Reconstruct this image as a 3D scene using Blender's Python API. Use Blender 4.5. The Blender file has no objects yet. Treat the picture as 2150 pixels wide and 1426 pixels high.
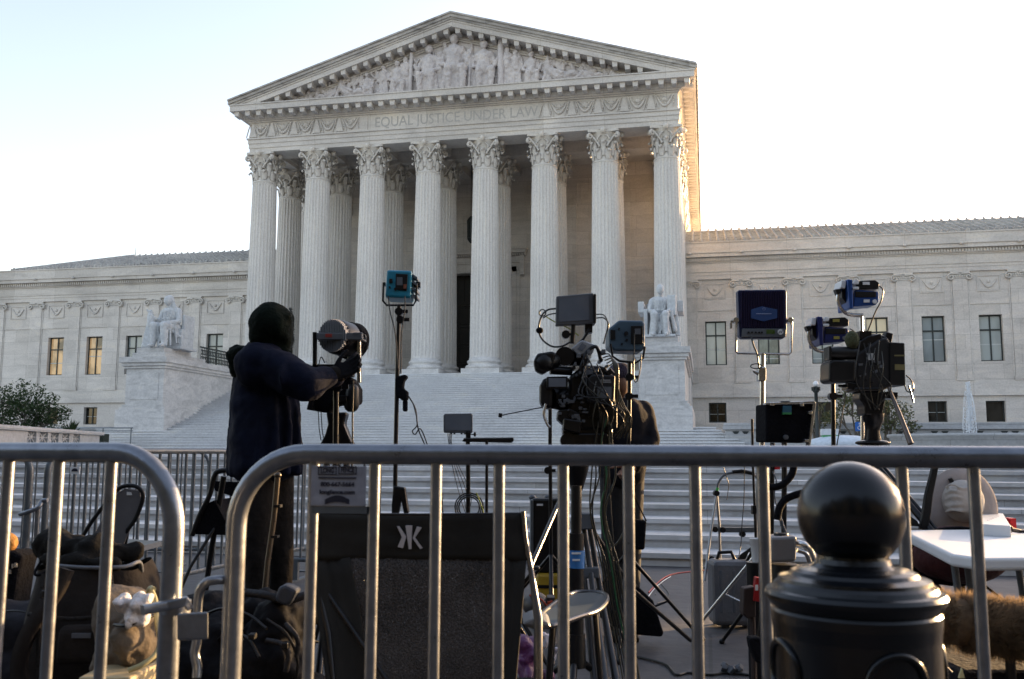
import bpy, bmesh, math, random
from mathutils import Vector, Matrix, Euler, noise
rad = math.radians
sc = bpy.context.scene
# ---------------------------------------------------------------- camera
FPX, W0, H0 = 1950.0, 2150.0, 1426.0
YAW, PIT, ROLL, EYE = rad(11.75), math.atan(237/1950.), rad(.2), 1.1
cF = Vector((-math.sin(YAW)*math.cos(PIT), math.cos(YAW)*math.cos(PIT), math.sin(PIT)))
cR0 = Vector((math.cos(YAW), math.sin(YAW), 0)); cU0 = cR0.cross(cF)
cR = cR0*math.cos(ROLL)+cU0*math.sin(ROLL); cU = cU0*math.cos(ROLL)-cR0*math.sin(ROLL)
EYEP = Vector((0, 0, EYE))
cam_d = bpy.data.cameras.new('camera'); cam = bpy.data.objects.new('camera', cam_d)
sc.collection.objects.link(cam); sc.camera = cam
cam_d.sensor_width = 36; cam_d.lens = FPX/W0*36; cam_d.clip_start = .05; cam_d.clip_end = 3000
cam.matrix_world = Matrix(((cR.x, cU.x, -cF.x, 0), (cR.y, cU.y, -cF.y, 0), (cR.z, cU.z, -cF.z, EYE), (0, 0, 0, 1)))
cam_d.dof.use_dof = True; cam_d.dof.focus_distance = 12; cam_d.dof.aperture_fstop = 9
# ---------------------------------------------------------------- light
SUN_AZ, SUN_EL = rad(40), rad(7.5)            # azimuth from +Y towards +X
w = bpy.data.worlds.new("World"); sc.world = w; w.use_nodes = True
nt = w.node_tree; nt.nodes.clear()
wo = nt.nodes.new('ShaderNodeOutputWorld'); bg = nt.nodes.new('ShaderNodeBackground'); sky = nt.nodes.new('ShaderNodeTexSky')
sky.sky_type = 'NISHITA'; sky.sun_disc = False; sky.sun_elevation = SUN_EL; sky.sun_rotation = SUN_AZ
sky.air_density = 1.0; sky.dust_density = 1.5; sky.ozone_density = 1.3
bg.inputs[1].default_value = 0.15
tn = nt.nodes.new('ShaderNodeMix'); tn.data_type = 'RGBA'; tn.blend_type = 'MULTIPLY'; tn.inputs[0].default_value = 1; tn.inputs[7].default_value = (1.15, .955, .925, 1)
nt.links.new(sky.outputs[0], tn.inputs[6]); hs = nt.nodes.new('ShaderNodeHueSaturation'); hs.inputs['Saturation'].default_value = .82; nt.links.new(tn.outputs[2], hs.inputs['Color']); nt.links.new(hs.outputs[0], bg.inputs[0]); nt.links.new(bg.outputs[0], wo.inputs[0])
sd = bpy.data.lights.new('sun', 'SUN'); sd.energy = 5; sd.angle = rad(.5); sd.color = (1, .64, .30)
so = bpy.data.objects.new('sun', sd); sc.collection.objects.link(so)
so.rotation_euler = Vector((-math.sin(SUN_AZ)*math.cos(SUN_EL), -math.cos(SUN_AZ)*math.cos(SUN_EL), -math.sin(SUN_EL))).to_track_quat('-Z', 'Y').to_euler()
sc.view_settings.view_transform = 'Standard'; sc.view_settings.look = 'None'
sc.view_settings.exposure = 2.17; sc.view_settings.gamma = 1
sc.cycles.max_bounces = 6; sc.cycles.diffuse_bounces = 4
# ---------------------------------------------------------------- mesh helpers
COL = sc.collection
class MB:
    def __init__(s): s.v = []; s.f = []; s.sm = []
    def add(s, vs, fs, smooth=False):
        b = len(s.v); s.v += [tuple(p) for p in vs]
        for f in fs: s.f.append([b+i for i in f]); s.sm.append(smooth)
        return s
    def box(s, x0, x1, y0, y1, z0, z1):
        x0, x1 = min(x0, x1), max(x0, x1); y0, y1 = min(y0, y1), max(y0, y1); z0, z1 = min(z0, z1), max(z0, z1)
        return s.add([(x0,y0,z0),(x1,y0,z0),(x1,y1,z0),(x0,y1,z0),(x0,y0,z1),(x1,y0,z1),(x1,y1,z1),(x0,y1,z1)],
                     [(0,3,2,1),(4,5,6,7),(0,1,5,4),(1,2,6,5),(2,3,7,6),(3,0,4,7)])
    def obox(s, c, size, rot=(0, 0, 0)):
        m = Euler(rot).to_matrix(); c = Vector(c); hx, hy, hz = [a/2 for a in size]
        return s.add([c+m@Vector((a*hx, b*hy, d*hz)) for d in (-1, 1) for a, b in ((-1,-1),(1,-1),(1,1),(-1,1))],
                     [(0,3,2,1),(4,5,6,7),(0,1,5,4),(1,2,6,5),(2,3,7,6),(3,0,4,7)])
    def loft(s, rings, cap=True, smooth=True, closed=True):
        n = len(rings[0]); vs = [p for r in rings for p in r]; fs = []
        for i in range(len(rings)-1):
            for j in range(n if closed else n-1):
                k = (j+1) % n
                fs.append((i*n+j, i*n+k, (i+1)*n+k, (i+1)*n+j))
        s.add(vs, fs, smooth)
        if cap and closed:
            s.add(rings[0], [tuple(reversed(range(n)))]); s.add(rings[-1], [tuple(range(n))])
        return s
    def prism(s, pts, a, b):        # pts: closed loop of 3d points at 'a', extruded by vector b
        b = Vector(b); A = [Vector(p) for p in pts]; B = [p+b for p in A]; n = len(A)
        return s.add(A+B, [tuple(range(n)), tuple(reversed(range(n, 2*n)))]+[(i, i+n, (i+1) % n+n, (i+1) % n) for i in range(n)])
    def tube(s, pts, r, n=10, cap=True, flat=None):
        P = [Vector(p) for p in pts]; R = r if isinstance(r, (list, tuple)) else [r]*len(P)
        T = []
        for i in range(len(P)):
            a = P[max(i-1, 0)]; b = P[min(i+1, len(P)-1)]; t = (b-a)
            T.append(t.normalized() if t.length > 1e-9 else Vector((0, 0, 1)))
        u = T[0].orthogonal().normalized()
        if flat is not None:
            u = Vector(flat)-T[0]*Vector(flat).dot(T[0]); u.normalize()
        rings = []
        for i in range(len(P)):
            u = u-T[i]*u.dot(T[i])
            u = u.normalized() if u.length > 1e-6 else T[i].orthogonal().normalized()
            v = T[i].cross(u)
            rings.append([P[i]+(u*math.cos(2*math.pi*k/n)+v*math.sin(2*math.pi*k/n))*R[i] for k in range(n)])
        return s.loft(rings, cap)
    def cyl(s, a, b, r, n=16): return s.tube([a, b], r, n)
    def lathe(s, prof, n=32, c=(0, 0, 0), smooth=True, cap=True):
        c = Vector(c)
        return s.loft([[c+Vector((r*math.cos(2*math.pi*k/n), r*math.sin(2*math.pi*k/n), z)) for k in range(n)] for r, z in prof], cap, smooth)
    def ell(s, c, r, n=12, rot=None):
        c = Vector(c); r = (r, r, r) if isinstance(r, (int, float)) else r
        m = Euler(rot).to_matrix() if rot else Matrix.Identity(3); rings = []
        h = max(4, n//2)
        for i in range(1, h):
            a = math.pi*i/h
            rings.append([c+m@Vector((r[0]*math.sin(a)*math.cos(2*math.pi*k/n), r[1]*math.sin(a)*math.sin(2*math.pi*k/n), -r[2]*math.cos(a))) for k in range(n)])
        s.loft(rings, False)
        b = len(s.v); s.v += [tuple(c+m@Vector((0, 0, -r[2]))), tuple(c+m@Vector((0, 0, r[2])))]
        st = b-len(rings)*n
        for k in range(n):
            s.f.append([b, st+(k+1) % n, st+k]); s.sm.append(True)
            s.f.append([b+1, st+(len(rings)-1)*n+k, st+(len(rings)-1)*n+(k+1) % n]); s.sm.append(True)
        return s
    def cap(s, a, b, ra, rb, n=12):     # tapered capsule
        a = Vector(a); b = Vector(b); t = (b-a).normalized() if (b-a).length > 1e-6 else Vector((0, 0, 1))
        P = []; R = []
        for k in range(1, 4): q = math.pi/2*k/4; P.append(a-t*ra*math.cos(q)); R.append(ra*math.sin(q))
        P.append(a); R.append(ra); P.append(b); R.append(rb)
        for k in (3, 2, 1): q = math.pi/2*k/4; P.append(b+t*rb*math.cos(q)); R.append(rb*math.sin(q))
        return s.tube(P, R, n)
    def build(s, name, mat=None, parent=None, disp=None, bevel=0, remesh=0, smoothit=0, subsurf=0, solid=0, seg=2, autos=False):
        me = bpy.data.meshes.new(name); me.from_pydata(s.v, [], s.f)
        me.polygons.foreach_set('use_smooth', s.sm); me.update()
        ob = bpy.data.objects.new(name, me); COL.objects.link(ob)
        if mat: me.materials.append(mat)
        if parent: ob.parent = parent
        if solid: m = ob.modifiers.new('s', 'SOLIDIFY'); m.thickness = solid; m.offset = 0
        if remesh:
            m = ob.modifiers.new('r', 'REMESH'); m.mode = 'VOXEL'; m.voxel_size = remesh; m.use_smooth_shade = True
        if smoothit: m = ob.modifiers.new('sm', 'SMOOTH'); m.iterations = smoothit; m.factor = .5
        if disp:
            key = 'folds_%g' % disp[1]; tx = bpy.data.textures.get(key) or bpy.data.textures.new(key, 'CLOUDS'); tx.noise_scale = disp[1]; tx.noise_depth = 3; tx.noise_basis = 'BLENDER_ORIGINAL'
            m = ob.modifiers.new('d', 'DISPLACE'); m.texture = tx; m.strength = disp[0]; m.mid_level = .5; m.texture_coords = 'LOCAL'
        if bevel: m = ob.modifiers.new('b', 'BEVEL'); m.width = bevel; m.segments = seg; m.limit_method = 'ANGLE'; m.angle_limit = rad(35)
        if subsurf: m = ob.modifiers.new('ss', 'SUBSURF'); m.levels = subsurf; m.render_levels = subsurf
        return ob
def tag(o, label=None, cat=None, group=None, kind=None):
    for k, v in (('label', label), ('category', cat), ('group', group), ('kind', kind)):
        if v: o[k] = v
    return o
def thing(name, label, cat, loc=(0, 0, 0), rz=0, group=None):
    o = bpy.data.objects.new(name, None); COL.objects.link(o); o.location = loc; o.rotation_euler = (0, 0, rz)
    o.empty_display_size = .1
    return tag(o, label, cat, group)
def copy_tree(o, parent=None, loc=None):
    c = o.copy(); COL.objects.link(c); c.parent = parent
    if loc is not None: c.location = loc
    for ch in list(o.children): copy_tree(ch, c)
    return c
# ---------------------------------------------------------------- materials
MATS = {}
def mat(name, col, rough=.6, metal=0, var=.12, scale=8, bump=0, bscale=40, spec=.5, stretch=(1, 1, 1), col2=None, coat=0, emis=None, estr=0):
    if name in MATS: return MATS[name]
    m = bpy.data.materials.new(name); m.use_nodes = True; N = m.node_tree.nodes; L = m.node_tree.links
    b = N['Principled BSDF']; b.inputs['Roughness'].default_value = rough; b.inputs['Metallic'].default_value = metal
    b.inputs['Specular IOR Level'].default_value = spec; b.inputs['Coat Weight'].default_value = coat
    tc = N.new('ShaderNodeTexCoord'); mp = N.new('ShaderNodeMapping'); mp.inputs['Scale'].default_value = stretch
    L.new(tc.outputs['Object'], mp.inputs[0])
    no = N.new('ShaderNodeTexNoise'); no.inputs['Scale'].default_value = scale; no.inputs['Detail'].default_value = 6; no.inputs['Roughness'].default_value = .6
    L.new(mp.outputs[0], no.inputs['Vector'])
    rp = N.new('ShaderNodeValToRGB'); L.new(no.outputs['Fac'], rp.inputs[0])
    rp.color_ramp.elements[0].position = .3; rp.color_ramp.elements[1].position = .7
    c2 = col2 or [min(1, c*(1+var)) for c in col]; c1 = [c*(1-var) for c in col]
    rp.color_ramp.elements[0].color = (*c1, 1); rp.color_ramp.elements[1].color = (*c2, 1)
    L.new(rp.outputs[0], b.inputs['Base Color'])
    mr = N.new('ShaderNodeMapRange'); mr.inputs['To Min'].default_value = max(.02, rough-.08); mr.inputs['To Max'].default_value = min(1, rough+.08)
    L.new(no.outputs['Fac'], mr.inputs[0]); L.new(mr.outputs[0], b.inputs['Roughness'])
    if bump:
        n2 = N.new('ShaderNodeTexNoise'); n2.inputs['Scale'].default_value = bscale; n2.inputs['Detail'].default_value = 5
        L.new(mp.outputs[0], n2.inputs['Vector'])
        bp = N.new('ShaderNodeBump'); bp.inputs['Strength'].default_value = bump; bp.inputs['Distance'].default_value = .02
        L.new(n2.outputs['Fac'], bp.inputs['Height']); L.new(bp.outputs[0], b.inputs['Normal'])
    if emis: b.inputs['Emission Color'].default_value = (*emis, 1); b.inputs['Emission Strength'].default_value = estr
    MATS[name] = m; return m
def marble(name, base, joints=None, vein=.2, stretch=(.35, .35, .9), axis='xz', dirt=.22, soot=None):
    """weathered marble: soft veins, stained patches, optional ashlar joints (w, h)"""
    m = bpy.data.materials.new(name); m.use_nodes = True; N = m.node_tree.nodes; L = m.node_tree.links
    b = N['Principled BSDF']; b.inputs['Roughness'].default_value = .62; b.inputs['Specular IOR Level'].default_value = .3
    tc = N.new('ShaderNodeTexCoord'); mp = N.new('ShaderNodeMapping'); mp.inputs['Scale'].default_value = stretch
    L.new(tc.outputs['Object'], mp.inputs[0])
    n1 = N.new('ShaderNodeTexNoise'); n1.inputs['Scale'].default_value = 1.1; n1.inputs['Detail'].default_value = 9; n1.inputs['Roughness'].default_value = .62; n1.inputs['Distortion'].default_value = 1.6
    L.new(mp.outputs[0], n1.inputs['Vector'])
    r1 = N.new('ShaderNodeValToRGB'); e = r1.color_ramp.elements
    e[0].position = .3; e[0].color = (*[c*(1-vein) for c in base], 1); e[1].position = .56; e[1].color = (*base, 1)
    x = r1.color_ramp.elements.new(.72); x.color = (base[0]*1.08, base[1]*1.05, base[2]*.98, 1)
    L.new(n1.outputs['Fac'], r1.inputs[0])
    n2 = N.new('ShaderNodeTexNoise'); n2.inputs['Scale'].default_value = .22; n2.inputs['Detail'].default_value = 5
    L.new(tc.outputs['Object'], n2.inputs['Vector'])
    r2 = N.new('ShaderNodeValToRGB'); r2.color_ramp.elements[0].position = .35; r2.color_ramp.elements[1].position = .65
    r2.color_ramp.elements[0].color = (1-dirt, 1-dirt, 1-dirt*.95, 1); r2.color_ramp.elements[1].color = (1, 1, 1, 1)
    L.new(n2.outputs['Fac'], r2.inputs[0])
    mx = N.new('ShaderNodeMix'); mx.data_type = 'RGBA'; mx.blend_type = 'MULTIPLY'; mx.inputs[0].default_value = .6
    L.new(r1.outputs[0], mx.inputs[6]); L.new(r2.outputs[0], mx.inputs[7]); last = mx.outputs[2]
    n4 = N.new('ShaderNodeTexNoise'); n4.inputs['Scale'].default_value = 9; n4.inputs['Detail'].default_value = 6
    L.new(tc.outputs['Object'], n4.inputs['Vector'])
    r4 = N.new('ShaderNodeValToRGB'); r4.color_ramp.elements[0].position = .3; r4.color_ramp.elements[1].position = .6
    r4.color_ramp.elements[0].color = (.82, .81, .8, 1); r4.color_ramp.elements[1].color = (1, 1, 1, 1)
    L.new(n4.outputs['Fac'], r4.inputs[0])
    m4 = N.new('ShaderNodeMix'); m4.data_type = 'RGBA'; m4.blend_type = 'MULTIPLY'; m4.inputs[0].default_value = .8
    L.new(last, m4.inputs[6]); L.new(r4.outputs[0], m4.inputs[7]); last = m4.outputs[2]
    if joints:
        sp = N.new('ShaderNodeSeparateXYZ'); cb = N.new('ShaderNodeCombineXYZ'); L.new(tc.outputs['Object'], sp.inputs[0])
        if axis == 'yz': L.new(sp.outputs[1], cb.inputs[0])
        else: L.new(sp.outputs[0], cb.inputs[0])
        if axis == 'xy': L.new(sp.outputs[1], cb.inputs[1])
        else: L.new(sp.outputs[2], cb.inputs[1])
        br = N.new('ShaderNodeTexBrick'); br.inputs['Scale'].default_value = 1; br.inputs['Brick Width'].default_value = joints[0]; br.inputs['Row Height'].default_value = joints[1]
        br.inputs['Mortar Size'].default_value = min(.012, joints[1]*.04); br.inputs['Mortar Smooth'].default_value = .3
        br.inputs['Color1'].default_value = (1, 1, 1, 1); br.inputs['Color2'].default_value = (.82, .815, .80, 1); br.inputs['Mortar'].default_value = (.5, .49, .47, 1)
        L.new(cb.outputs[0], br.inputs['Vector'])
        m5 = N.new('ShaderNodeMix'); m5.data_type = 'RGBA'; m5.blend_type = 'MULTIPLY'; m5.inputs[0].default_value = .75
        L.new(last, m5.inputs[6]); L.new(br.outputs['Color'], m5.inputs[7]); last = m5.outputs[2]
    L.new(last, b.inputs['Base Color'])
    bp = N.new('ShaderNodeBump'); bp.inputs['Strength'].default_value = .25; bp.inputs['Distance'].default_value = .03
    L.new(n4.outputs['Fac'], bp.inputs['Height']); L.new(bp.outputs[0], b.inputs['Normal'])
    MATS[name] = m; return m
mWall = marble('marble_wall', (.71, .665, .615), joints=(2.4, 1.05), stretch=(.25, .25, .8))
mEnt = marble('marble_entablature', (.71, .67, .62), joints=(4.08, 30), stretch=(.2, .2, .9), dirt=.3)
mCol = marble('marble_column', (.71, .68, .64), stretch=(1.3, 1.3, .16), vein=.11, dirt=.12)
mCap = marble('marble_capital', (.66, .625, .575), vein=.18)
mPlinth = marble('marble_plinth', (.71, .69, .665), stretch=(.6, .6, 1.6), vein=.3, dirt=.3)
mStep = marble('marble_step', (.66, .655, .65), joints=(2.2, .127), stretch=(.5, .5, 1.5), vein=.25)
mStep2 = marble('marble_step_upper', (.72, .72, .72), stretch=(.3, .3, .6), vein=.12, dirt=.12)
mStat = marble('marble_statue', (.62, .635, .645), stretch=(1, 1, 1), vein=.22, dirt=.15)
mRel = marble('marble_relief', (.66, .62, .61), stretch=(1, 1, 1), vein=.2)
mSima = marble('marble_weathered', (.56, .53, .49), joints=(3.1, 60), stretch=(.5, .5, 1.5), vein=.5, dirt=.5)
mTile = marble('roof_tile_marble', (.5, .49, .46), stretch=(1.5, 1.5, 1.5), vein=.45, dirt=.45)
mLetter = mat('incised_letter', (.40, .385, .365), .8)  # darker tone paints the shade of engraving; the letters sit proud
mFrame = mat('bronze_frame', (.035, .04, .038), .45, .4)
mBronze = mat('bronze_door', (.012, .009, .006), .5, .2, var=.4, scale=3, spec=.3)
def glassmat(name, col, emis=None, estr=0, kind='blind'):
    m = bpy.data.materials.new(name); m.use_nodes = True; N = m.node_tree.nodes; L = m.node_tree.links
    b = N['Principled BSDF']; b.inputs['Roughness'].default_value = .06; b.inputs['Specular IOR Level'].default_value = .6
    tc = N.new('ShaderNodeTexCoord'); wv = N.new('ShaderNodeTexNoise'); wv.inputs['Scale'].default_value = .9; wv.inputs['Detail'].default_value = 3
    mp = N.new('ShaderNodeMapping'); mp.inputs['Scale'].default_value = (1, 1, .5); L.new(tc.outputs['Object'], mp.inputs[0]); L.new(mp.outputs[0], wv.inputs['Vector'])
    rp = N.new('ShaderNodeValToRGB'); e = rp.color_ramp.elements; e[0].position = .38; e[1].position = .55
    k = {'blind': .8, 'dark': .3, 'lit': .12}[kind]
    e[0].color = (*[c*k for c in col], 1); e[1].color = (*col, 1)
    L.new(wv.outputs['Fac'], rp.inputs[0]); L.new(rp.outputs[0], b.inputs['Base Color'])
    if estr: L.new(rp.outputs[0], b.inputs['Emission Color']); b.inputs['Emission Strength'].default_value = estr
    MATS[name] = m; return m
gBlind = glassmat('window_pane_blind', (.42, .45, .43)); gBlind2 = glassmat('window_pane_grey', (.30, .33, .33)); gBlind3 = glassmat('window_pane_green', (.24, .29, .26), kind='dark'); gDark = glassmat('window_pane_dark', (.045, .04, .033), kind='dark')
gGoldRefl = glassmat('window_pane_warm', (.5, .32, .16), kind='lit', estr=.09)  # gold outside reflection painted into the pane, with a weak glow
gPaleGlow = glassmat('window_pane_pale', (.6, .5, .33), kind='blind', estr=.03)  # pale pane with a slight painted glow, no lamp behind it
# ---------------------------------------------------------------- ground, plaza, steps, sky
CX = -16.4
def ground():
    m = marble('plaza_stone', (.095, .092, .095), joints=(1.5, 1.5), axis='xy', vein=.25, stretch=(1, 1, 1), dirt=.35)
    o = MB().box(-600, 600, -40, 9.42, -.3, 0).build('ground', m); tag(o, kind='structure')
    m2 = marble('upper_plaza_marble', (.42, .42, .41), joints=(2, 2), axis='xy')
    o = MB().box(-600, 600, 9.42+7*.55, 1200, -.3, 1.016).build('plaza', m2); tag(o, kind='structure')
    b = MB(); r = .127
    for k in range(8):
        y0 = 9.4+k*.55; 
        b.box(-60, 40, y0-.03, y0+.6, (k+1)*r-.05, (k+1)*r+(.002 if k == 7 else 0))
        b.box(-60, 40, y0, y0+.6, k*r-.06, (k+1)*r-.05)
    b.v = [(x, y, z+.05) for x, y, z in b.v]; o = b.build('lower_steps', mStep); o.location.z = -.05; tag(o, kind='structure')
    b = MB(); r = .15
    for k in range(34):
        y0 = 57.8-(34-k)*.4294; x0, x1 = (-33.6, .5) if k < 9 else (-29.7, -3.1)
        if k < 9: x0 -= (8-k)*.25; x1 += (8-k)*.25
        b.box(x0, x1, y0-.05, y0+.46, (k+1)*r-.06, (k+1)*r)
        b.box(x0, x1, y0+.03, y0+.46, k*r-.06, (k+1)*r-.05)
    o = b.build('main_steps', mStep2); o.location.z = 1.02; tag(o, kind='structure')
ground()
# ---------------------------------------------------------------- courthouse
CH = thing('courthouse', 'white marble courthouse with columned temple portico, sculpted pediment and long low wings', 'courthouse', (0, 0, 0))
FL = 6.2
COLX = [CX+(i-3.5)*4.08 for i in range(8)]
def make_column():
    b = MB(); n = 24; rings = []
    zs = [1.12, 1.3, 2.5, 5, 7.5, 10, 12.2, 13.75, 13.9]
    for i, z in enumerate(zs):
        t = (z-1.12)/(13.9-1.12); R = .985-.14*t**1.5; fl = .0 if i in (0, 8) else .075
        ring = []
        for k in range(n*5):
            ph = (k % 5)/5; d = [0, .75, 1, .75, 0][k % 5]*fl if (k % 5) else 0
            a = 2*math.pi*k/(n*5); ring.append(Vector(((R-d)*math.cos(a), (R-d)*math.sin(a), z)))
        rings.append(ring)
    b.loft(rings, True, False)
    sh = b.build('column', mCol, CH)
    b = MB()
    b.box(-1.28, 1.28, -1.28, 1.28, 0, .36)
    pr = [(1.2, .36), (1.27, .44), (1.28, .52), (1.2, .62), (1.1, .64), (1.06, .7), (1.12, .78), (1.16, .84), (1.14, .92), (1.06, .98), (1.03, 1.0), (1.0, 1.14)]
    b.lathe(pr, 40); b.build('column_base', mPlinth, sh)
    # Corinthian capital
    b = MB(); z0 = 13.55; 
    b.lathe([(.86, z0), (.93, z0+.05), (.93, z0+.14), (.86, z0+.2), (.82, z0+.25), (.82, z0+1.2), (.88, z0+1.7), (1.02, z0+2.1), (1.05, z0+2.15)], 32)
    # abacus with concave sides
    pts = []
    for q in range(4):
        a0 = math.pi/4+q*math.pi/2
        for k in range(7):
            t = k/6; c0 = Vector((math.cos(a0), math.sin(a0)))*1.55; c1 = Vector((math.cos(a0+math.pi/2), math.sin(a0+math.pi/2)))*1.55
            p = c0.lerp(c1, .06+t*.88); nrm = Vector((math.cos(a0+math.pi/4), math.sin(a0+math.pi/4)))
            p = p-nrm*(.2*math.sin(math.pi*t)); pts.append(Vector((p.x, p.y, z0+2.15)))
    b.prism(pts, 0, (0, 0, .17))
    def leaf(ang, zb, h, wd, out, curl):
        ca, sa = math.cos(ang), math.sin(ang); L = []; prev = None
        prof = [(0, 0), (.03, .35*h), (.08, .7*h), (.18*out/.3, .92*h), (out, h), (out+curl, h-.1), (out+curl*.7, h-.2)]
        ws = [.7, 1, 1.05, .95, .8, .6, .3]
        rings = []
        for (o_, z_), w_ in zip(prof, ws):
            R = .84+o_; hw = wd*w_/2
            rr = []
            for sx, dr in ((-1, -.03), (-.5, .05), (0, .09), (.5, .05), (1, -.03), (0, -.03)):
                rr.append(Vector(((R+dr)*ca-sx*hw*sa, (R+dr)*sa+sx*hw*ca, zb+z_)))
            rings.append(rr)
        b.loft(rings, True, True)
    for k in range(8): leaf(2*math.pi*k/8+math.pi/8, z0+.22, .72, .5, .2, .13)
    for k in range(8): leaf(2*math.pi*k/8, z0+.5, 1.0, .46, .24, .15)
    for k in range(8): leaf(2*math.pi*(k+.5)/8, z0+1.1, .62, .2, .16, .1)
    for q in range(4):
        a = math.pi/4+q*math.pi/2
        for sgn in (-1, 1):     # corner volutes
            P = []; R = []
            for k in range(22):
                t = k/21
                if t < .45:
                    u = t/.45; rr = .85+.5*u**1.6; z = z0+1.1+.95*u; off = sgn*(.5*(1-u))
                else:
                    u = (t-.45)/.55; th = u*math.pi*2.4; ra = .2*(1-.75*u); rr = 1.35+ra*math.sin(th); z = z0+1.85+ra*math.cos(th); off = sgn*.05
                P.append(Vector((rr*math.cos(a)-off*math.sin(a), rr*math.sin(a)+off*math.cos(a), z))); R.append(.075 if t < .8 else .06)
            b.tube(P, R, 6)
        a = q*math.pi/2
        b.ell((1.2*math.cos(a), 1.2*math.sin(a), z0+2.18), (.2, .2, .22), 8)
        for sgn in (-1, 1):
            P = []
            for k in range(12):
                t = k/11; th = t*4.5; ra = .15*(1-.7*t)
                off = sgn*(.42-.24*min(1, t*2)+ra*math.sin(th)*.6)
                P.append(Vector((1.0*math.cos(a)-off*math.sin(a), 1.0*math.sin(a)+off*math.cos(a), z0+1.5+.42*min(1, t*2)+ra*math.cos(th)*.5)))
            b.tube(P, .05, 6)
    o = b.build('column_capital', mCap, sh); o.scale = (.94, .94, .95); o.location.z = 1.0035
    return sh
col0 = make_column(); col0.location = (COLX[0], 60, FL); 
spots = [(x, 60) for x in COLX[1:]]+[(x, 64.2) for x in COLX]+[(COLX[0], 68.2), (COLX[7], 68.2)]
for x, y in spots: copy_tree(col0, CH, (x, y, FL))
# podium floor and entablature
b = MB(); b.box(-31.9, -.9, 57.8, 125, 1.0, FL-.08); b.box(-31.95, -.85, 58.3, 125, FL-.08, FL); b.build('podium', mPlinth, CH, bevel=.02)
XL, XR, YF, YB = -31.5, -1.3, 59.1, 124.0
def ring(b, e, z0, z1, solid=True):
    if solid: b.box(XL-e, XR+e, YF-e, YB+e, z0, z1)
    else:
        b.box(XL-e, XR+e, YF-e, 60.9+e, z0, z1)
        b.box(XL-e, -29.78+e, 60.9+e, YB+e, z0, z1); b.box(-3.02-e, XR+e, 60.9+e, YB+e, z0, z1)
b = MB()
ring(b, .0, 22.28, 22.58, False); ring(b, .05, 22.58, 22.9, False); ring(b, .1, 22.9, 23.2, False); ring(b, .18, 23.2, 23.3, False)
b.build('architrave', mEnt, CH)
b = MB(); b.box(-29.8, -3, 63.4, 65.0, 22.28, 23.1); 
for x in COLX[1:7]: b.box(x-.7, x+.7, 60.9, 63.4, 22.5, 23.1); b.box(x-.7, x+.7, 65, 69, 22.5, 23.1)
b.box(-31.4, -1.4, 60, 69.1, 23.1, 23.29); b.build('portico_ceiling', mEnt, CH)
b = MB(); ring(b, .0, 23.3, 24.45); ring(b, .1, 24.45, 24.55); ring(b, .22, 24.55, 24.66); fz = b
b = MB(); ring(b, 1.08, 25.02, 25.42); ring(b, 1.14, 25.42, 25.5); ring(b, .3, 24.66, 25.02)
n = 38
for k in range(n+1):
    x = XL-.6+k*(XR-XL+1.2)/n; b.prism([(x-.19, 58.15, 25.02), (x+.19, 58.15, 25.02), (x+.15, 58.15, 24.68), (x-.15, 58.15, 24.68)], 0, (0, .68, 0))
for k in range(78):
    y = 59.0+k*.82; b.prism([(XR+.95, y-.19, 25.02), (XR+.95, y-.15, 24.68), (XR+.95, y+.15, 24.68), (XR+.95, y+.19, 25.02)], 0, (-.68, 0, 0))
b.build('cornice', mEnt, CH)
# raking cornice, roof
AP = 30.9; HW = 16.32; zt = 25.87
def rake(b, off0, off1, y0, y1, hw=HW):
    for s in (-1, 1):
        p = [(CX, y0, AP-off0), (CX+s*hw, y0, zt-off0+(HW-hw)*.308), (CX+s*hw, y0, zt-off1+(HW-hw)*.308), (CX, y0, AP-off1)]
        if s > 0: p = p[::-1]
        b.prism(p, 0, (0, y1-y0, 0))
b = MB(); rake(b, 0, .12, 57.86, 59.3); rake(b, .12, .34, 57.95, 59.3); rake(b, .34, .5, 58.03, 59.3, HW-.1); b.build('sima', mSima, CH)
b = MB(); rake(b, .5, .62, 58.1, 59.3, 15.9); rake(b, .62, .98, 58.16, 59.3, 15.5); rake(b, 1.3, 1.42, 59.0, 59.3, 14); rake(b, 1.42, 1.55, 59.08, 59.3, 13.8)
sl = (AP-zt)/HW
for k in range(18):
    for s in (-1, 1):
        x = .42+k*.82; z = AP-.98-sl*x
        if z-.34 > 25.5:
            xc = CX+s*x
            b.prism([(xc-.18, 58.25, z-sl*s*-.18 if s < 0 else z+sl*.18), (xc+.18, 58.25, z+sl*.18 if s < 0 else z-sl*.18), (xc+.15, 58.25, z-.34), (xc-.15, 58.25, z-.34)], 0, (0, .8, 0))
b.build('raking_cornice', mEnt, CH)
b = MB(); b.prism([(CX-HW+1, 59.2, 25.5), (CX+HW-1, 59.2, 25.5), (CX, 59.2, AP-.6)], 0, (0, .5, 0)); b.build('tympanum', mRel, CH)
b = MB()
b.add([(CX, 58.0, AP-.02), (CX+HW, 58.0, zt-.02), (CX+HW, YB+1, zt-.02), (CX, YB+1, AP-.02), (CX-HW, 58.0, zt-.02), (CX-HW, YB+1, zt-.02)], [(0, 1, 2, 3), (4, 0, 3, 5)])
for k in range(80): b.tube([(CX+HW+.06, 58.4+k*.82, zt-.0), (CX, 58.4+k*.82, AP)], .09, 6)
for k in range(80):
    y = 58.5+k*.82; b.ell((CX+HW-.02, y, zt-.05), (.1, .16, .26), 8)
b.build('roof', mTile, CH)
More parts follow.
